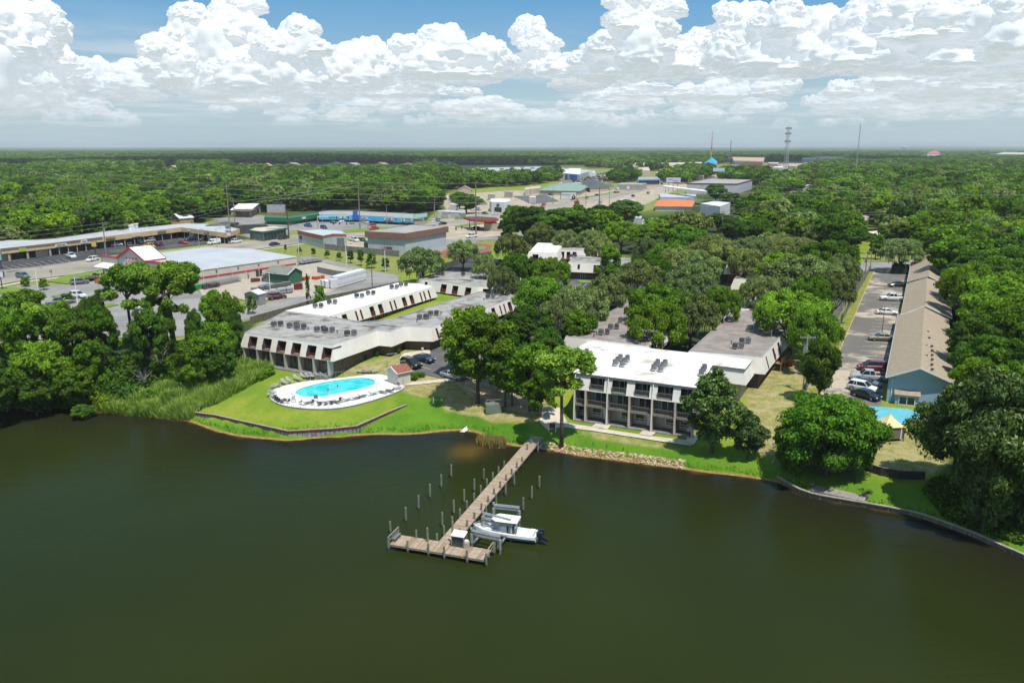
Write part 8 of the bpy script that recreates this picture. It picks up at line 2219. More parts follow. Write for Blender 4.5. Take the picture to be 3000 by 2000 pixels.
# ------------------------------------------------------------------ trees
def leaf_mat(name,dark,light,gloss=0.0,trans=0.25,hue=0.35):
 m=bpy.data.materials.new(name); m.use_nodes=True
 N=NT(m.node_tree); m.node_tree.nodes.clear()
 out=N.n('ShaderNodeOutputMaterial')
 at=N.n('ShaderNodeAttribute'); at.attribute_name='tone'
 oi=N.n('ShaderNodeObjectInfo')
 c=N.mix(at.outputs['Fac'],dark,light)
 rnd=oi.outputs['Random']
 tint=N.mix(rnd,(1- hue*.55,1- hue*.2,1+hue*.3),(1+hue*.9,1+hue*.30,1- hue*.25))
 c=N.mix(1.0,c,tint,'MULTIPLY')
 r2=N.math('FRACT',N.math('MULTIPLY',rnd,17.3))
 c=N.mix(1.0,c,N.math('MULTIPLY_ADD',r2,0.75,0.68),'MULTIPLY')
 d=N.n('ShaderNodeBsdfDiffuse'); N.link(c,d.inputs[0])
 t=N.n('ShaderNodeBsdfTranslucent'); N.link(N.mix(1.0,c,(1.25,1.2,0.5),'MULTIPLY'),t.inputs[0])
 mx=N.n('ShaderNodeMixShader'); mx.inputs[0].default_value=trans
 N.link(d.outputs[0],mx.inputs[1]); N.link(t.outputs[0],mx.inputs[2])
 res=mx.outputs[0]
 if gloss>0:
  g=N.n('ShaderNodeBsdfGlossy'); g.inputs['Roughness'].default_value=0.5; g.inputs['Color'].default_value=(0.9,0.95,0.85,1)
  m2=N.n('ShaderNodeMixShader'); m2.inputs[0].default_value=gloss
  N.link(res,m2.inputs[1]); N.link(g.outputs[0],m2.inputs[2]); res=m2.outputs[0]
 N.link(res,out.inputs[0])
 return m
L_OAK=leaf_mat('live_oak_leaves',(0.078,0.110,0.038),(0.285,0.375,0.120),trans=.32,hue=.2)
L_BROAD=leaf_mat('broadleaf_leaves',(0.044,0.096,0.013),(0.199,0.380,0.034),trans=.36)
L_DARK=leaf_mat('dark_leaves',(0.026,0.064,0.013),(0.113,0.233,0.029),trans=.34)
L_YEL=leaf_mat('yellow_green_leaves',(0.106,0.212,0.014),(0.354,0.496,0.026),trans=.3,hue=.15)
L_BRIGHT=leaf_mat('bright_green_leaves',(0.045,0.118,0.011),(0.172,0.350,0.028),trans=.36,hue=.2)
L_PINE=leaf_mat('pine_needles',(0.043,0.107,0.016),(0.233,0.385,0.045),trans=.2,hue=.2)
L_MAG=leaf_mat('magnolia_leaves',(0.023,0.060,0.010),(0.109,0.190,0.021),gloss=.035,trans=.15,hue=.15)
L_MOSS=leaf_mat('spanish_moss',(0.153,0.165,0.106),(0.330,0.342,0.236),trans=.2,hue=.1)
L_REED=leaf_mat('reed_leaves',(0.104,0.201,0.028),(0.301,0.416,0.104),trans=.3,hue=.15)
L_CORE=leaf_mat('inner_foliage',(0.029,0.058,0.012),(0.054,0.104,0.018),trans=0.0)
def fast_mesh(name,V,F4,mats,midx,tone=None):
 me=bpy.data.meshes.new(name)
 nv=len(V); nf=len(F4)
 me.vertices.add(nv); me.vertices.foreach_set('co',V.astype(np.float32).ravel())
 k=F4.shape[1]
 me.loops.add(nf*k); me.loops.foreach_set('vertex_index',F4.astype(np.int32).ravel())
 me.polygons.add(nf); me.polygons.foreach_set('loop_start',np.arange(nf,dtype=np.int32)*k)
 me.polygons.foreach_set('material_index',np.asarray(midx,dtype=np.int32))
 for m in mats: me.materials.append(m)
 if tone is not None:
  a=me.attributes.new('tone','FLOAT','POINT'); a.data.foreach_set('value',tone.astype(np.float32))
 me.update(calc_edges=True); me.validate()
 return me
def unit(v): return v/np.maximum(np.linalg.norm(v,axis=-1,keepdims=True),1e-9)
def cards(pos,nrm,size,r,aspect=1.5):
 "diamond-shaped leaf sprays"
 n=len(pos)
 a=unit(np.cross(nrm,r.normal(size=(n,3)))); b=np.cross(nrm,a)
 s=size*(0.6+0.8*r.random((n,1)))
 bend=nrm*s*0.18
 V=np.stack([pos- a*s*aspect*.5- bend,pos- b*s*.38,pos+a*s*aspect*.5- bend,pos+b*s*.38],1).reshape(-1,3)
 F=np.arange(4*n).reshape(n,4)
 return V,F
def clumps(kind,R,Hh,seed):
 r=np.random.RandomState(seed)
 C=[]
 if kind=='oak':
  n=70
  for i in range(n):
   a=r.rand()*2*math.pi; q=math.sqrt(r.rand())*.86
   z=(1- q*q)*.75*Hh+r.uniform(-.45,.15)*Hh
   C.append((math.cos(a)*q*R,math.sin(a)*q*R,z,r.uniform(.10,.20)*R))
  for i in range(16):
   a=i/16*2*math.pi+r.uniform(-.2,.2); q=r.uniform(.75,.98)
   C.append((math.cos(a)*q*R,math.sin(a)*q*R,r.uniform(-.65,.0)*Hh,r.uniform(.11,.19)*R))
 elif kind in ('broad','round','mag'):
  n=95
  for i in range(n):
   d=r.normal(size=3); d /= np.linalg.norm(d); d[2]=abs(d[2])*(1 if r.rand()<.68 else -1)
   q=r.uniform(.55,.88)
   if kind=='mag':
    zf=(d[2]*q+1)/2; wr=1.0-0.45*zf**1.6
   elif kind=='round': wr=1.0
   else: wr=1.0 if d[2]>0 else .85
   ax=1+.18*math.sin(3*math.atan2(d[1],d[0])+seed)
   C.append((d[0]*q*R*wr*ax,d[1]*q*R*wr*ax,d[2]*q*Hh,r.uniform(.11,.24)*R))
 elif kind=='pine':
  for i in range(20):
   a=r.rand()*2*math.pi; q=r.uniform(.15,.85)
   C.append((math.cos(a)*q*R,math.sin(a)*q*R,(.75-.55*q)*Hh+r.uniform(-.5,.25)*Hh,r.uniform(.20,.34)*R))
  for i in range(6):
   a=r.rand()*2*math.pi; q=r.uniform(.4,.9)
   C.append((math.cos(a)*q*R,math.sin(a)*q*R,r.uniform(-1.5,-.5)*Hh,r.uniform(.14,.22)*R))
 elif kind=='cypress':
  for i in range(50):
   t=r.rand(); a=r.rand()*2*math.pi; q=r.uniform(.3,.9)*(1-.55*t)
   C.append((math.cos(a)*q*R,math.sin(a)*q*R,(t*2-1)*.9*Hh,r.uniform(.14,.24)*R))
 return np.array(C)
def crown_mesh(name,kind,R,Hh,seed,n,leaf,mat,moss=0,core=0.0,flat=0.75,lowcore=False):
 C=clumps(kind,R,Hh,seed)
 r=np.random.RandomState(seed+5)
 w=C[:,3]**2; w=w/w.sum()
 ci=r.choice(len(C),n,p=w)
 d=rdirs(n,r); d[:,2]=np.where(r.rand(n)<.45,np.abs(d[:,2]),d[:,2]);
 cc=C[ci,:3]
 outw=unit(cc*np.array([1,1,R/Hh]))
 d=unit(d+outw*.35)
 rad=C[ci,3:4]*(.55+.75*r.random((n,1))**1.3)
 pos=cc+d*rad*np.array([1,1,flat])
 nrm=unit(d*(1.0 if kind != 'pine' else .6)+r.normal(size=(n,3))*.55)
 V,F=cards(pos,nrm,leaf,r,1.5 if kind != 'pine' else 2.4)
 ct=r.uniform(.1,.9,len(C)); tone=np.clip(ct[ci]*.55+r.normal(.25,.20,n),0,1)
 T=np.repeat(tone,4); mi=np.zeros(n,int)
 mats=[mat]
 if moss:
  k=moss
  cj=r.choice(len(C),k); p=C[cj,:3]+rdirs(k,r)*C[cj,3:4]*.8; p[:,2] -= C[cj,3]*.55
  a=rdirs(k,r); a[:,2]=0; a=unit(a)*.16; L=r.uniform(.5,1.6,(k,1))*np.array([0,0,1])
  Vm=np.stack([p- a,p+a,p+a*.4- L,p- a*.4- L],1).reshape(-1,3)
  Fm=np.arange(4*k).reshape(k,4)+len(V)
  V=np.vstack([V,Vm]); F=np.vstack([F,Fm]); T=np.concatenate([T,r.rand(4*k)]); mi=np.concatenate([mi,np.ones(k,int)]); mats.append(L_MOSS)
 F=F.astype(int)
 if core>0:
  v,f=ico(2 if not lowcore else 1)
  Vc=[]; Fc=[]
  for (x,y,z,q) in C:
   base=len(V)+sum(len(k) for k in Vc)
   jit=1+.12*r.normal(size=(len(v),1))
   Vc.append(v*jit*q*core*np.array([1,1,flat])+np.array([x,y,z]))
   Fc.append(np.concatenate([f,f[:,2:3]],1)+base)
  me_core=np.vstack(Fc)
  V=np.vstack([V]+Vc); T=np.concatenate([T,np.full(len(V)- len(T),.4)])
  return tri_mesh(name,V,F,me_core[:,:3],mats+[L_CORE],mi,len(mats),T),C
 return fast_mesh(name,V,F,mats,mi,T),C
def tri_mesh(name,V,F4,F3,mats,mi,core_idx,T):
 me=bpy.data.meshes.new(name)
 me.vertices.add(len(V)); me.vertices.foreach_set('co',V.astype(np.float32).ravel())
 n4,n3=len(F4),len(F3)
 me.loops.add(n4*4+n3*3); me.loops.foreach_set('vertex_index',np.concatenate([F4.ravel(),F3.ravel()]).astype(np.int32))
 me.polygons.add(n4+n3)
 me.polygons.foreach_set('loop_start',np.concatenate([np.arange(n4)*4,n4*4+np.arange(n3)*3]).astype(np.int32))
 me.polygons.foreach_set('material_index',np.concatenate([mi,np.full(n3,core_idx)]).astype(np.int32))
 for m in mats: me.materials.append(m)
 a=me.attributes.new('tone','FLOAT','POINT'); a.data.foreach_set('value',T.astype(np.float32))
 me.update(calc_edges=True); me.validate()
 return me
def trunk_mesh(kind,H,zc,C,r0,seed,mat):
 r=random.Random(seed)
 mb=MB()
 bend=Vector((r.uniform(-.4,.4),r.uniform(-.4,.4),0))*(H/14)
 if kind=='pine':
  top=Vector((bend.x,bend.y,zc+1.2))
  pts=[Vector((0,0,-.6)),Vector((bend.x*.2,bend.y*.2,zc*.35)),Vector((bend.x*.8,bend.y*.8,zc*.75)),top]
  mb.tube(pts,[r0*1.25,r0*.9,r0*.65,r0*.25],mat,8)
  fork=pts[2]
 elif kind=='oak':
  fork=Vector((bend.x*.3,bend.y*.3,H*.20))
  mb.tube([Vector((0,0,-.6)),Vector((0,0,.4)),fork],[r0*1.5,r0*1.05,r0*.9],mat,8)
 else:
  fork=Vector((bend.x*.3,bend.y*.3,max(1.2,zc*.55)))
  mb.tube([Vector((0,0,-.6)),Vector((0,0,.4)),fork,Vector((bend.x*.6,bend.y*.6,zc*1.15))],[r0*1.4,r0*1.05,r0*.8,r0*.25],mat,8)
 n={'oak': 13,'pine': 9}.get(kind,9)
 idx=list(range(len(C))); r.shuffle(idx)
 for i in idx[:n]:
  c=Vector((C[i][0],C[i][1],C[i][2]+zc))
  s=fork if kind != 'pine' else fork.lerp(Vector((bend.x,bend.y,zc)),r.uniform(0,1))
  mid=s.lerp(c,.5)+Vector((r.uniform(-.5,.5),r.uniform(-.5,.5),-.4 if kind != 'oak' else r.uniform(-.8,.3)))
  mb.tube([s,mid,c],[r0*.5,r0*.28,r0*.08],mat,5,cap=False)
 return mb.mesh('trunk',True)
PROTO={}
def proto(key,kind,R,H,zc,Hh,seeds,n,leaf,mat,r0,bark=None,**kw):
 L=[]
 for s in seeds:
  me,C=crown_mesh('crown',kind,R,Hh,s,n,leaf,mat,**kw)
  co=np.empty(len(me.vertices)*3,np.float32); me.vertices.foreach_get('co',co); co=co.reshape(-1,3); co[:,2] +=zc; me.vertices.foreach_set('co',co.ravel())
  tm=trunk_mesh(kind,H,zc,C,r0,s,bark or BARK)
  L.append((me,tm))
 PROTO[key]=(L,R,H)
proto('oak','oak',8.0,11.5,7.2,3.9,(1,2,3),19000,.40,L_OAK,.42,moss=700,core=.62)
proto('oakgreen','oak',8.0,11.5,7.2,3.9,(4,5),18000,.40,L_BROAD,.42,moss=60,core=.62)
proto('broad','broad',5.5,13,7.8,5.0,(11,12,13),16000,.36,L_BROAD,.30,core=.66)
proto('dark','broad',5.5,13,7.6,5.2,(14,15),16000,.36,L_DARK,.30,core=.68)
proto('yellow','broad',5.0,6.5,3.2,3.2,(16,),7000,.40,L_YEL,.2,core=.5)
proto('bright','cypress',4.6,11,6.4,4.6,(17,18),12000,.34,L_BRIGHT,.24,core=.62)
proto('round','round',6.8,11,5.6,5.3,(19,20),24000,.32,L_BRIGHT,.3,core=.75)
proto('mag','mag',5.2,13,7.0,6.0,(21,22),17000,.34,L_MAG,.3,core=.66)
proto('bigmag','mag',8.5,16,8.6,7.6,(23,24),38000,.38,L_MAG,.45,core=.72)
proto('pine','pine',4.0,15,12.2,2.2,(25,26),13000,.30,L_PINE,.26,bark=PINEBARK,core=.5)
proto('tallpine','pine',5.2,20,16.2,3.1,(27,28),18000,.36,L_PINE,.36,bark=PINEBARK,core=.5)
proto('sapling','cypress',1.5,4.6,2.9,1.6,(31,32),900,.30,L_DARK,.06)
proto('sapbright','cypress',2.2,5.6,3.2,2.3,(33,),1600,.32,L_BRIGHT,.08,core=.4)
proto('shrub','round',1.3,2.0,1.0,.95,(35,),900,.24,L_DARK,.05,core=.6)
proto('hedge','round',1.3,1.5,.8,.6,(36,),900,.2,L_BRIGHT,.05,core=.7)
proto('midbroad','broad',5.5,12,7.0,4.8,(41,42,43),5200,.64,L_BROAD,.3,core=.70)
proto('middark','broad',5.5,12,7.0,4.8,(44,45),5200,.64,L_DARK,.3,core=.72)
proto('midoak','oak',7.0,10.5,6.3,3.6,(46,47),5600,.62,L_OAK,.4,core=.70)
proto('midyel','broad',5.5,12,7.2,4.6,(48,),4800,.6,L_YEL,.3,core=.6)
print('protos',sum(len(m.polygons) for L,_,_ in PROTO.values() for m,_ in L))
NTREE=0
def tree(key,x,y,w,h,label,cat='tree',group=None,rot=None,name=None,base=None):
 "x, y world; w crown width and h height in metres"
 global NTREE
 L,R,H=PROTO[key]
 me,tm=L[rng.randrange(len(L))]
 z=H1(x,y) if base is None else base
 nm=name or {'oak': 'oak_tree','oakgreen': 'oak_tree','midoak': 'oak_tree','pine': 'pine_tree','tallpine': 'pine_tree','mag': 'magnolia_tree','bigmag': 'magnolia_tree','sapling': 'young_tree','sapbright': 'young_tree','shrub': 'shrub','hedge': 'shrub'}.get(key,'broadleaf_tree')
 t=thing(nm,label,cat,(x,y,z),rng.uniform(0,6.28) if rot is None else rot,group)
 t.scale=(w/2/R,w/2/R,h/H)
 link('crown',me,t)
 if not (key in ('shrub','hedge')): link('trunk',tm,t)
 NTREE +=1
 return t
def tree_px(key,cx,top,wpx,H,label,base_y=None,**kw):
 "tree from its crown centre x, top y and crown width in photograph pixels; H in metres, or the foot's y"
 if base_y is not None:
  g=G(cx,base_y)
  lo,hi=1.0,40.0
  for _ in range(30):
   m=(lo+hi)/2
   if proj(g.x,g.y,g.z+m)[1]>top: lo=m
   else: hi=m
  H=(lo+hi)/2
 else:
  z=6.0
  for _ in range(5):
   q=P(cx,top,z+H); z=H1(q.x,q.y)
  g=P(cx,top,z+H); g.z=z
 w=wpx/pxm((g.x,g.y,g.z+H*.6))
 return tree(key,g.x,g.y,w,H,label,**kw)
 # --- trees one can point to
tree_px('broad',1400,905,235,0,'large green deciduous tree between the pool parking and the bare ground',base_y=1180)
tree_px('midyel',1374,886,150,14,'yellow-green topped tree right behind the large tree by the pool parking')
tree_px('dark',1545,893,165,12,'dense dark green tree right of the yellow-topped tree')
tree_px('dark',1475,960,130,11,'dark tree between the large tree and the dense dark one')
tree_px('bright',1552,1000,175,0,'soft feathery green tree left of the small pine by the plaza',base_y=1205)
tree_px('broad',1500,1050,110,0,'low green tree over the dark parking bays beside the wooden stair',base_y=1190)
tree_px('bright',1585,1080,100,0,'low feathery tree at the left corner of the lakeside block',base_y=1225)
tree_px('pine',1645,1020,185,0,'single pine with flat light-green crown at the foot of the pier',base_y=1311)
tree_px('mag',2085,1072,185,0,'glossy dark tree covering the right end of the lakeside block',base_y=1325)
tree_px('mag',2190,1200,110,0,'low glossy tree right of the lakeside block',base_y=1345)
tree_px('round',2420,1140,300,0,'big round bright green tree right of the lakeside block above the boardwalk',base_y=1392)
tree_px('round',2500,1190,130,0,'right-hand round green crown beside the yellow gazebo',base_y=1400)
tree_px('round',2330,1230,150,0,'smaller round green crown at the left of the big round tree',base_y=1395)
tree_px('bigmag',2870,1085,370,0,'huge dark glossy tree hanging over the lake at the right',base_y=1530)
tree_px('bigmag',3010,1130,300,0,'dark glossy tree at the right edge of the frame above the lakeshore',base_y=1560)
tree_px('bigmag',2785,1125,270,0,'dark glossy tree beside the blue gable and yellow gazebo',base_y=1430)
for k,(key,cx,top,w,H) in enumerate([('broad',2960,880,170,13),('dark',2870,925,160,12),('broad',2925,975,170,12),('dark',3000,985,160,12),('dark',2840,990,110,10),('broad',2865,1045,140,10),('broad',2990,1060,180,12)]):
 tree_px(key,cx,top,w,H,'%s tree right of the nearest tan gable roof, %s from the back' % ('mid green' if key=='broad' else 'dark green',ordn(k+1)))
tree_px('mag',2880,1270,190,0,'low dark tree at the seawall under the huge glossy tree',base_y=1560)
for k,(key,cx,top,w,H,lab) in enumerate([
('oak',1231,722,140,11,'lone dark oak behind the cross wing beside the store drive'),('oak',1356,700,92,10,'oak by the tennis court left of the parked black pickups'),
('oak',1497,682,105,11,'grey-green oak above the bright white-roofed wing, leftmost of its row'),('oak',1585,652,105,11,'pale weeping oak behind the bright white-roofed wing'),
('oak',1662,668,80,11,'moss-hung oak in front of the white wing with red doors'),('oak',1727,668,90,11,'pale moss-hung oak at the right of the white wing with red doors'),
('bright',1790,716,88,11,'bright green tree in front of the white wing over the green kerb'),('oakgreen',1822,645,108,12,'deep green oak right of the moss-hung pair'),
('oakgreen',1519,742,135,12,'green oak left of the bright white-roofed wing'),('oakgreen',1612,750,120,12,'green oak beside the green-kerbed parking bays'),
('oakgreen',1585,806,170,12,'broad green oak over the end of the cross wing'),('oak',1705,830,165,12,'light feathery oak over the central parking lot'),
('oak',1640,870,120,11,'oak with drooping moss left of the central parking aisle'),('oak',1862,765,165,12,'spreading grey-green oak between the two brown roofs and the green kerb'),
('oak',1908,690,110,12,'dusky oak behind the patchy white-roofed wing'),('oakgreen',2008,657,135,13,'tall green oak behind the patchy white-roofed wing'),
('oak',2022,775,150,12,'oak overhanging the patchy white roof'),('oakgreen',1945,828,205,13,'broad bright oak between the two brown-roofed wings, farther half'),
('oakgreen',1925,880,170,12.5,'forked pale-barked oak in the court between the two brown-roofed wings'),('oak',2030,850,160,12,'oak rising right of the forked pale-barked oak'),
('oak',2078,690,145,12,'grey-green oak left of the light-roofed block'),('oak',2268,678,150,12,'flat-topped oak behind the light-roofed block'),
('oak',2188,722,100,11,'mossy see-through oak in front of the light-roofed block'),('oak',2350,750,225,13,'very wide grey-green oak over the low tan-eaved wing'),
('oakgreen',2430,700,170,13,'green oak beside the far end of the service lane'),('oakgreen',2330,846,220,13,'big oak over the right brown-roofed wing beside the service lane'),
('dark',2415,990,120,11,'dark drooping tree beside the utility pole and the grey fence'),('oakgreen',2395,900,150,12,'green oak at the fence right of the right brown-roofed wing'),
('oak',2646,694,120,11,'moss-hung oak at the far end of the tan gable roofs'),('bright',2572,684,56,9,'small bright green tree behind the motel drive'),
('oak',2140,700,110,11,'dusky oak between the light-roofed block and the tall green oak'),('oak',1760,690,95,11,'oak above the bright green tree'),
('oak',1420,740,70,10,'grey oak behind the two black pickups'),('oak',1470,775,90,10.5,'drooping grey oak beside the two black pickups'),
('oak',2450,790,120,12,'oak overhanging the service lane'),('broad',1700,905,100,10,'green tree standing in the central parking aisle'),
('dark',1600,950,110,10,'dark tree beside the parked cars left of the brown-roofed wing'),('broad',1480,1010,120,11,'green tree behind the wooden stair'),
('dark',1962,628,90,10,'dark tree below the orange metal roof'),('broad',1925,650,80,9,'green tree right of the smaller white shed'),('dark',1785,655,90,10,'dark tree left of the white sheds'),('broad',2048,632,80,10,'green tree below the right end of the orange metal roof'),('dark',2105,622,80,9,'dark tree below the white box warehouse'),('dark',1885,662,80,9,'dark tree below the white sheds'),('broad',2010,655,90,10,'green tree between the orange roof and the tall green oak'),('dark',2150,640,90,10,'dark tree right of the white box warehouse'),('broad',2230,640,120,13,'green tree left of the tall transmission pole'),
('dark',1550,600,150,15,'dark dense tree left of the portrait billboard'),('dark',1640,606,160,15,'dark dense tree under the portrait billboard'),('dark',1700,620,100,13,'dark tree at the foot of the blue billboard post'),
('dark',1770,598,110,13,'dark tree right of the highway bend'),('dark',1486,636,62,11,'small dark tree right of the fuel kiosk'),('dark',1835,583,110,13,'dark tree left of the orange metal roof'),
('dark',2100,537,75,13,'dark tree in front of the big lilac building'),('dark',2140,560,70,12,'dark tree at the right end of the big lilac building'),('dark',1365,565,95,12,'grey-green tree in front of the tyre shop'),
('dark',1345,560,60,11,'dark tree beside the orange restaurant'),('yellow',2420,525,60,13,'yellow-green tree on the right beyond the tall transmission pole'),('yellow',2700,540,60,14,'sparse yellow-green tree in the right-hand wood')]):
 if key=='yellow': key='midyel'
 tree_px(key,cx,top,w,H,lab)
for k,(cx,top,w) in enumerate([(1960,708,130),(2055,735,120),(2110,700,140),(2120,835,110),(2200,690,150),(2235,800,120),(2290,735,140),(2330,690,140),(2400,765,130),(2380,800,120),(2470,740,110),(1780,800,120),(1900,740,130),(2000,720,140)]):
 tree_px('oak' if k % 3 else 'oakgreen',cx,top,w,11.5,'wide oak among the rear apartment wings, %s of its scattered group' % ordn(k+1),group='oaks among the rear wings')
tree_px('tallpine',395,768,150,0,'tall flat-topped pine on the left bank, left one of the pair',base_y=1050)
tree_px('tallpine',515,762,165,0,'tall thick-trunked pine on the left bank, right one of the pair',base_y=1045)
LB=[('tallpine',470,800,120,18),('dark',480,880,60,13),('dark',560,900,60,13),('pine',55,848,130,14),('broad',150,880,120,13),('bright',60,960,150,14),('dark',205,925,150,14),('bright',290,900,120,13),('dark',420,900,120,15),
('bright',610,850,120,14),('broad',650,848,105,14),('dark',672,900,80,12),('broad',620,935,130,12),('broad',560,1000,120,9),('dark',640,1010,90,8),('bright',250,1000,120,11),
('broad',120,1010,170,13),('broad',200,1070,130,9),('dark',90,1090,150,9),('dark',-60,1050,190,13),
('dark',-20,1110,150,8),('broad',0,900,130,14),('dark',260,860,90,13),('broad',560,1060,80,6),('pine',90,900,110,14),('broad',-120,930,200,14)]
for k,(key,cx,top,w,H) in enumerate(LB):
 tree_px(key,cx,top,w,H,{'bright': 'light green feathery tree','pine': 'yellow-green pine','tallpine': 'third smaller tall pine','broad': 'green broadleaf tree','dark': 'dark green broadleaf tree'}[key]+' in the left bank thicket, ' +('back row' if top<900 else 'middle row' if top<1000 else 'lake row')+', %s from the left' % ordn(1+sum(1 for q in LB if (q[1],q[2])<(cx,top))),
group='trees in the left bank thicket')
tree_px('dark',240,1185,70,3.2,'dark round bush standing in the lake edge at the left',cat='bush',name='bush')
for k,(key,cx,by,top,w) in enumerate([('sapling',837,738,716,12),('sapling',878,746,722,18),('sapling',919,752,726,20),('sapling',959,758,731,22),('sapling',994,764,738,24),('sapling',1027,771,733,30),
('sapling',1058,779,729,30),('sapbright',1090,786,738,42),('sapling',1130,795,755,36),('sapbright',940,921,832,52),('sapling',905,905,800,16),('sapbright',740,920,860,40),
('shrub',75,840,812,30),('sapbright',130,850,815,36),('sapbright',197,888,858,56),('sapbright',300,880,845,62),('sapling',278,808,800,16)]):
 tree_px(key,cx,top,w,0,('bright green' if key=='sapbright' else 'small dark')+' young tree ' +['at the highway end of the sapling row','second in the sapling row','third in the sapling row','fourth in the sapling row','fifth in the sapling row','sixth in the sapling row','brownish one, seventh in the sapling row','eighth in the sapling row','last in the sapling row','beside the store drive by the white roof','thin ivy-covered beside the store drive','at the left corner of the fence','at the highway verge, far left','at the lot entrance, far left','in the store lot, left of two round-crowned','in the store lot, right of two round-crowned','against the store front'][k],base_y=by)
for k,(x,y) in enumerate([(1037,1066),(1070,1054),(1105,1044),(1167,1036),(984,1086)]):
 tree_px('shrub',x,y-16,16,0,'%s round shrub from the lawn corner along the brown brick wall' % ['second','third','fourth','fifth','first'][k],base_y=y,cat='shrub',group='shrubs along the brick wall')
for k,(x,y) in enumerate([(1208,1106),(1222,1105),(1236,1104),(1204,1114),(1216,1113)]):
 tree_px('hedge',x,y-9,22,0,'clipped bright green hedge bush right of the pool gate, ' +('back row' if k<3 else 'front row')+', %s one' % ordn(k+1),base_y=y,cat='shrub',group='hedge bushes by the pool gate')
for k,(x,y,w,b) in enumerate([(620,1150,40,1172),(560,1165,50,1190),(500,1150,60,1185),(440,1140,60,1180),(380,1130,60,1180),(330,1120,60,1175),(590,1110,50,1140),(650,1090,40,1118),(530,1115,60,1150),(700,1060,40,1082),(420,1180,45,1205),(520,1190,40,1215)]):
 tree_px('shrub' if k % 3 else 'hedge',x,y,w,0,'green bush among the reeds on the left shore, %s of the scattered bushes' % ordn(k+1),base_y=b,cat='bush',name='bush',group='bushes among the reeds')
 # --- canopy filled automatically
TREE_OK=[[(1480,548),(1530,522),(1640,516),(1645,528),(1570,541)],[(1790,533),(1800,520),(1862,513),(1868,530),(1810,540)],[(1940,522),(1995,508),(2080,505),(2085,520),(1990,540),(1940,540)],[(2105,520),(2170,512),(2235,515),(2290,520),(2330,528),(2230,545),(2120,528)],[(1835,497),(1860,488),(1990,488),(2060,487),(2060,494),(1900,502)],[(2335,505),(2400,490),(2480,478),(2500,500),(2340,520)],[(-5000,790),(-300,772),(0,736),(350,706),(500,680),(520,660),(655,632),(700,622),(740,622),(790,624),(1050,614),(1250,628),(1290,612),(1270,560),(1480,547),(1530,540),(1540,516),(1340,516),(1340,490),(1480,484),(1700,486),(1720,494),(1780,494),(1850,488),(2060,488),(2110,478),(2260,474),(2350,470),(2460,470),(2470,463),(2520,463),(8000,463),(8000,434),(-5000,434)],
[(2180,700),(2240,560),(2320,522),(2480,496),(2500,470),(8000,470),(8000,1200),(3040,1480),(2900,1200),(2815,1120),(2800,900),(2770,775),(2660,730),(2530,735),(2480,760),(2200,700)],
[(1490,695),(1680,690),(1800,708),(2160,708),(2200,640),(2200,716),(1500,712)]]
NO=[[(1800,705),(2165,705),(2165,590),(1800,605)],[(2480,735),(2585,735),(2585,672),(2490,672)],[(2495,720),(2560,720),(2560,636),(2495,636)],[(2700,700),(2750,700),(2722,640),(2698,640)],[(2262,636),(2325,632),(2388,622),(2385,560),(2270,572)],
[(2345,590),(2400,590),(2395,540),(2350,540)],[(1820,690),(1920,690),(1920,605),(1820,605)],[(2040,655),(2150,655),(2150,590),(2040,590)],[(470,522),(535,522),(530,488),(475,488)],[(670,508),(1220,506),(1220,478),(670,478)],
[(2050,500),(2180,500),(2240,480),(2200,476),(2050,486)],[(2690,466),(2780,466),(2770,446),(2700,446)],[(2890,470),(3100,470),(3100,448),(2890,448)],[(1850,500),(2060,497),(2060,486),(1850,488)],[(2010,620),(2060,622),(2060,600),(2010,598)],
[(480,680),(540,680),(540,640),(485,640)],[(1900,655),(2050,655),(2050,606),(1900,606)],[(2380,478),(2480,480),(2480,458),(2380,458)],[(1335,534),(1560,530),(1600,518),(1720,516),(1720,484),(1335,484)],[(2120,505),(2250,505),(2250,460),(2120,460)],[(2250,530),(2350,530),(2350,495),(2250,495)],[(1275,500),(1335,500),(1335,472),(1275,472)]]
TAKEN=[(o.location.x,o.location.y) for o in COL.objects if o.get('category')=='tree']
def canopy_points():
 r=np.random.RandomState(3)
 out=[]
 for (y0,y1,spc) in ((110,420,8.8),(420,1000,9.8),(1000,2200,10.8),(2200,5200,12.5)):
  ys=np.arange(y0,y1,spc)
  hw=0.80*y1+60
  xs=np.arange(-hw,hw,spc)
  X,Y=np.meshgrid(xs,ys); X=X.ravel()+r.uniform(-.42,.42,X.size)*spc; Y=Y.ravel()+r.uniform(-.42,.42,Y.size)*spc
  k=np.abs(X)<Y*.80+50
  X,Y=X[k],Y[k]
  zc=Y*cp-(6.2- CAMZ)*sp
  px=1500+FPX*X/zc; py=1000- FPX*(Y*sp+(6.2- CAMZ)*cp)/zc
  ok=np.zeros(X.shape,bool)
  for p in TREE_OK: ok |= in_poly(px,py,np.array(p,float))
  for p in NO: ok &= ~in_poly(px,py,np.array(p,float))
  if y0<420:
   for (tx,ty) in TAKEN: ok &= ((X- tx)**2+(Y- ty)**2)>36
  gap=np.sin(X*.013+1.3*np.sin(Y*.004))*np.sin(Y*.009+X*.002)
  ok &= (r.rand(X.size)>np.where(gap>.86,.55,.03))
  out.append(np.stack([X[ok],Y[ok],px[ok],py[ok]],1))
 return np.vstack(out)
CP=canopy_points()
CP=CP[np.argsort(CP[:,1])]
vis=(CP[:,2]>-60) & (CP[:,2]<3060)
CPV=CP[vis]
NIND=max(0,292- NTREE)
ind=CPV[:NIND]; rest=np.vstack([CPV[NIND:],CP[~vis]])
def region(px,py):
 if px>2600 and py>850: return 'right of the tan gable roofs'
 if px>2550: return 'in the wood beyond the motel' if py<760 else 'beside the farthest tan gable roof'
 if px>1450: return 'behind the oak-shaded apartments'
 if px>700: return 'behind the blue-fronted shops'
 return 'behind the strip mall'
IND=[]
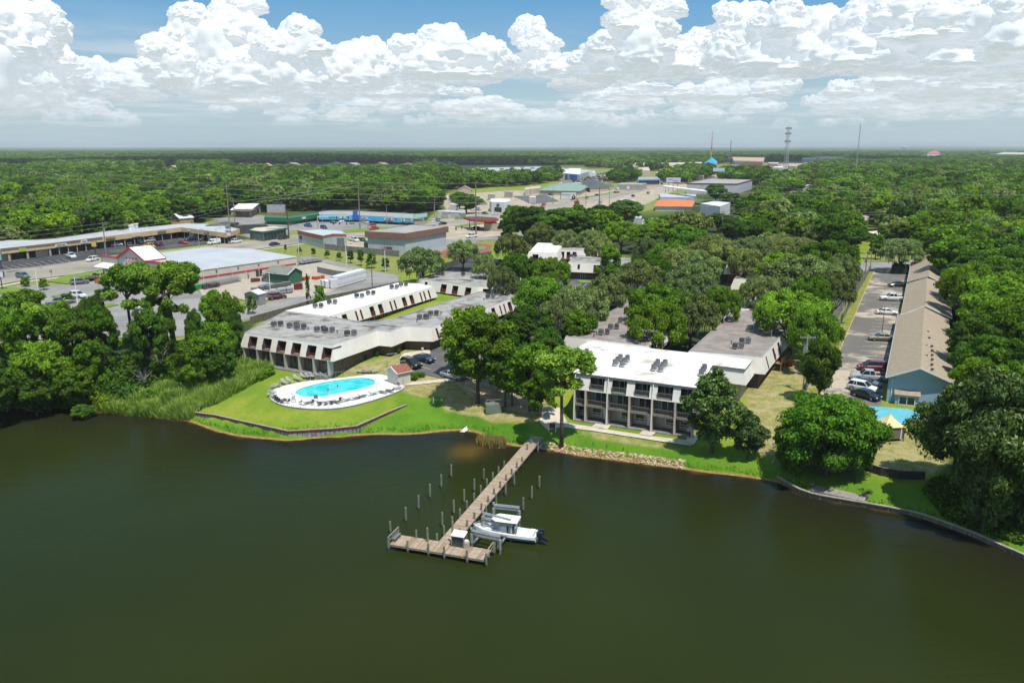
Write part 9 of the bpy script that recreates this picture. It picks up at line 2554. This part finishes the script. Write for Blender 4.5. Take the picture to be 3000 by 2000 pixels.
for (X,Y,px,py) in ind:
 q=rng.random()
 key='midbroad' if q<.55 else 'middark' if q<.82 else 'midoak' if q<.96 else 'midyel'
 if py>850: key={'midbroad': 'oakgreen','middark': 'dark','midoak': 'oakgreen','midyel': 'broad'}[key]
 rg=region(px,py); IND.append([X,Y,px,py,key,rg])
for rg in sorted(set(i[5] for i in IND)):
 L_=sorted([i for i in IND if i[5]==rg],key=lambda i:-i[3]); n3=max(1,len(L_) // 3+1)
 for row in range(3):
  for k,(X,Y,px,py,key,_) in enumerate(sorted(L_[row*n3:(row+1)*n3],key=lambda i: i[2])):
   w=rng.uniform(10.5,16.5)*(1.1 if key in ('oakgreen','midoak') else 1); h=rng.uniform(10,15.5)
   tree(key,X,Y,w,h,{'midbroad': 'mid green','middark': 'dark green','midoak': 'grey-green','midyel': 'yellow-green','oakgreen': 'broad green','dark': 'dark green','broad': 'mid green'}[key]+' tree %s, %s rows, %s from the left' % (rg,['nearest','middle','farthest'][row],ordn(k+1)),group='wood ' +rg)
def build_forest():
 lib=[]
 for k in ('midbroad','middark','midoak'):
  for me,tm in PROTO[k][0]: lib.append((bpy.data.objects.new('tree_form',me),PROTO[k][1],PROTO[k][2]))
 nm=len(lib)
 far=[]
 for i,(kind,mat,s) in enumerate([('broad',L_BROAD,61),('broad',L_DARK,62),('oak',L_OAK,63),('broad',L_BROAD,64),('round',L_DARK,65)]):
  me,C=crown_mesh('far_crown',kind,6.0,4.2,s,1000,1.15,mat,core=.80,lowcore=True)
  co=np.empty(len(me.vertices)*3,np.float32); me.vertices.foreach_get('co',co); co=co.reshape(-1,3); co[:,2] +=6.0; me.vertices.foreach_set('co',co.ravel())
  far.append((bpy.data.objects.new('tree_form',me),6.0,11.0))
 lib +=far
 r=np.random.RandomState(9)
 n=len(rest)
 near=rest[:,1]<620
 k=np.where(near,r.randint(0,nm,n),nm+r.choice(5,n,p=[.3,.2,.14,.26,.1]))
 w=r.uniform(10.5,18.5,n)*np.where(rest[:,1]>2200,1.3,1.0); h=r.uniform(8.5,16.5,n)*(1+.15*np.sin(rest[:,0]*.01)*np.sin(rest[:,1]*.006))
 R0=np.array([q[1] for q in lib])[k]; H0=np.array([q[2] for q in lib])[k]
 s=np.stack([w/2/R0,w/2/R0,h/H0],1)
 pts=np.stack([rest[:,0],rest[:,1],np.full(n,6.0)],1)
 rot=np.zeros((n,3)); rot[:,2]=r.uniform(0,6.28,n)
 o=point_cloud('forest',pts,k,s,rot)
 tag(o,'continuous dark green woodland canopy stretching to the horizon','forest',kind='stuff')
 gn_scatter(o,[q[0] for q in lib])
 print('forest',n)
build_forest()
def distant_canopy():
 ys=np.concatenate([np.arange(4900,9000,22.0),np.arange(9000,16000,60.0),np.arange(16000,40000,260.0)])
 t=np.linspace(-.95,.95,620)
 X=(t[None,:]*(ys[:,None]+200)).ravel(); Y=np.repeat(ys,len(t))
 r=np.random.RandomState(2)
 Z=13+r.uniform(-5,5,X.size)*np.where(Y<16000,1,1.6)+9*np.clip((Y-20000)/9000,0,1)*(1+np.sin(X*.0006))+np.where((X>9500) & (Y>15000),30*np.clip((X-9500)/3000,0,1),0)
 nx=len(t); ny=len(ys); idx=np.arange(nx*ny).reshape(ny,nx)
 f=np.stack([idx[:-1,:-1],idx[:-1,1:],idx[1:,1:],idx[1:,:-1]],-1).reshape(-1,4)
 X=X+r.uniform(-6,6,X.size)
 me=fast_mesh('distant_woodland',np.stack([X,Y,Z],1),f,[pm('distant_canopy',(0.036,0.082,0.024),(0.085,0.16,0.045),scale=0.006,detail=8.0,rough=1.0,spec=0.0)],np.zeros(len(f)),None)
 o=link('distant_woodland',me); tag(o,'far flat woodland running to the hazy horizon','forest',kind='stuff')
distant_canopy()
# --- reeds, vines and ground plants on the left bank
def scatter_plants(name,label,px_poly,n,hmin,hmax,mat,lean=.25,wide=.05,seed=1,clump=0.0,vines=False):
 r=np.random.RandomState(seed)
 poly=np.array([G(x,y)[:2] for x,y in px_poly])
 mn,mx=poly.min(0),poly.max(0)
 P_=[]
 while len(P_)<n:
  q=r.uniform(mn,mx,(n*2,2)); q=q[in_poly(q[:,0],q[:,1],poly)]; P_=q if len(P_)==0 else np.vstack([P_,q])
 P_=P_[:n]
 z=np.maximum(hfun(P_[:,0],P_[:,1]),-.1)
 base=np.column_stack([P_,z])
 h=r.uniform(hmin,hmax,n)*(1+clump*np.sin(P_[:,0]*1.1)*np.sin(P_[:,1]*.9))
 a=rdirs(n,r); a[:,2]=0; a=unit(a)
 ln=rdirs(n,r)*lean; ln[:,2]=1; tip=base+ln*h[:,None]
 if vines:
  up=rdirs(n,r); up[:,2]=np.abs(up[:,2])+.3; up=unit(up)
  pos=base+np.array([0,0,1])*(h*r.rand(n))[:,None]
  V,F=cards(pos,up,wide,r,1.3)
 else:
  mid=base*.45+tip*.55; s=a*wide
  V=np.stack([base- s*.5,base+s*.5,mid+s+ln*.1,tip,mid- s],1).reshape(-1,3)
  F=np.arange(5*n).reshape(n,5)
 T=np.repeat(r.uniform(0,1,n),F.shape[1])
 me=fast_mesh(name,V,F,[mat],np.zeros(n,int),T)
 o=link(name,me); tag(o,label,'reeds' if not vines else 'undergrowth',kind='stuff')
scatter_plants('reed_bed','tall yellow-green reeds along the left shore beside the lawn',[(300,1212),(420,1222),(560,1232),(585,1200),(700,1150),(800,1090),(700,1075),(600,1110),(450,1150),(330,1180)],42000,.6,2.2,L_REED,seed=3,wide=.065,clump=.35,lean=.6)
scatter_plants('creeper','deep green creeper mass at the lawn edge by the weathered-roofed building',[(660,1085),(720,1066),(790,1080),(808,1096),(770,1115),(700,1135),(655,1140)],16000,.6,1.7,L_BRIGHT,vines=True,wide=.30,seed=4)
scatter_plants('creeper','bright green vine hanging over the lake at the left bank',[(140,1203),(230,1200),(320,1212),(330,1170),(270,1150),(200,1170)],12000,.5,2.6,L_YEL,vines=True,wide=.34,seed=5)
scatter_plants('undergrowth','dark undergrowth below the trees on the left bank',[(-200,1200),(140,1200),(300,1190),(560,1120),(700,1060),(730,1010),(500,1040),(200,1080),(-200,1100)],26000,.5,3.0,L_DARK,vines=True,wide=.55,seed=6)
scatter_plants('reed_clump','brown-green reed clump in the shallows left of the pier',[(1398,1318),(1440,1326),(1480,1322),(1482,1302),(1440,1296),(1402,1304)],1800,.8,1.7,leaf_mat('dry_reeds',(0.12,0.11,0.05),(0.24,0.24,0.10)),seed=7,wide=.07)
scatter_plants('undergrowth','undergrowth along the seawall under the dark glossy trees',[(2700,1440),(2760,1510),(2860,1560),(3000,1600),(3000,1500),(2850,1400),(2740,1400)],9000,.2,1.1,L_DARK,vines=True,wide=.34,seed=8)
def shore_tufts():
 r=np.random.RandomState(12)
 P_=[]
 for i in range(9,len(SHORE)-4):
  a,b=SHORE[i],SHORE[i+1]; L=np.linalg.norm(b- a)
  for k in range(int(L*14)):
   t=r.rand(); nrm=np.array([-(b- a)[1],(b- a)[0]])/L
   P_.append(a+(b- a)*t+nrm*(r.exponential(.5)+.25+.25*math.sin((a[0]+(b- a)[0]*t)*.9)))
 P_=np.array(P_); n=len(P_); z=np.maximum(hfun(P_[:,0],P_[:,1]),.05)
 base=np.column_stack([P_,z]); h=r.uniform(.15,.5,n)
 a=rdirs(n,r); a[:,2]=0; a=unit(a)*.10; ln=rdirs(n,r)*.5; ln[:,2]=1; tip=base+ln*h[:,None]
 V=np.stack([base- a,base+a,tip],1).reshape(-1,3); F=np.arange(3*n).reshape(n,3)
 me=fast_mesh('shore_grass',V,F,[leaf_mat('shore_grass_blades',(0.05,0.14,0.012),(0.16,0.28,0.03))],np.zeros(n,int),np.repeat(r.rand(n),3))
 tag(link('shore_grass',me),'bright green grass tufts along the waterline','grass',kind='stuff')
shore_tufts()
# ------------------------------------------------------------------ air
def build_haze():
 mb=MB(); m=bpy.data.materials.new('air'); m.use_nodes=True; m.node_tree.nodes.clear()
 N=NT(m.node_tree); out=N.n('ShaderNodeOutputMaterial'); v=N.n('ShaderNodeVolumePrincipled')
 v.inputs['Color'].default_value=(0.93,0.97,1.0,1); v.inputs['Density'].default_value=7e-5; v.inputs['Anisotropy'].default_value=0.0
 N.link(v.outputs[0],out.inputs['Volume'])
 mb.box((0,0,50.5),(170000,170000,117),m)
 o=mb.obj('haze'); o['kind']='stuff'; o['label']='thin pale blue haze over the whole scene'
build_haze()
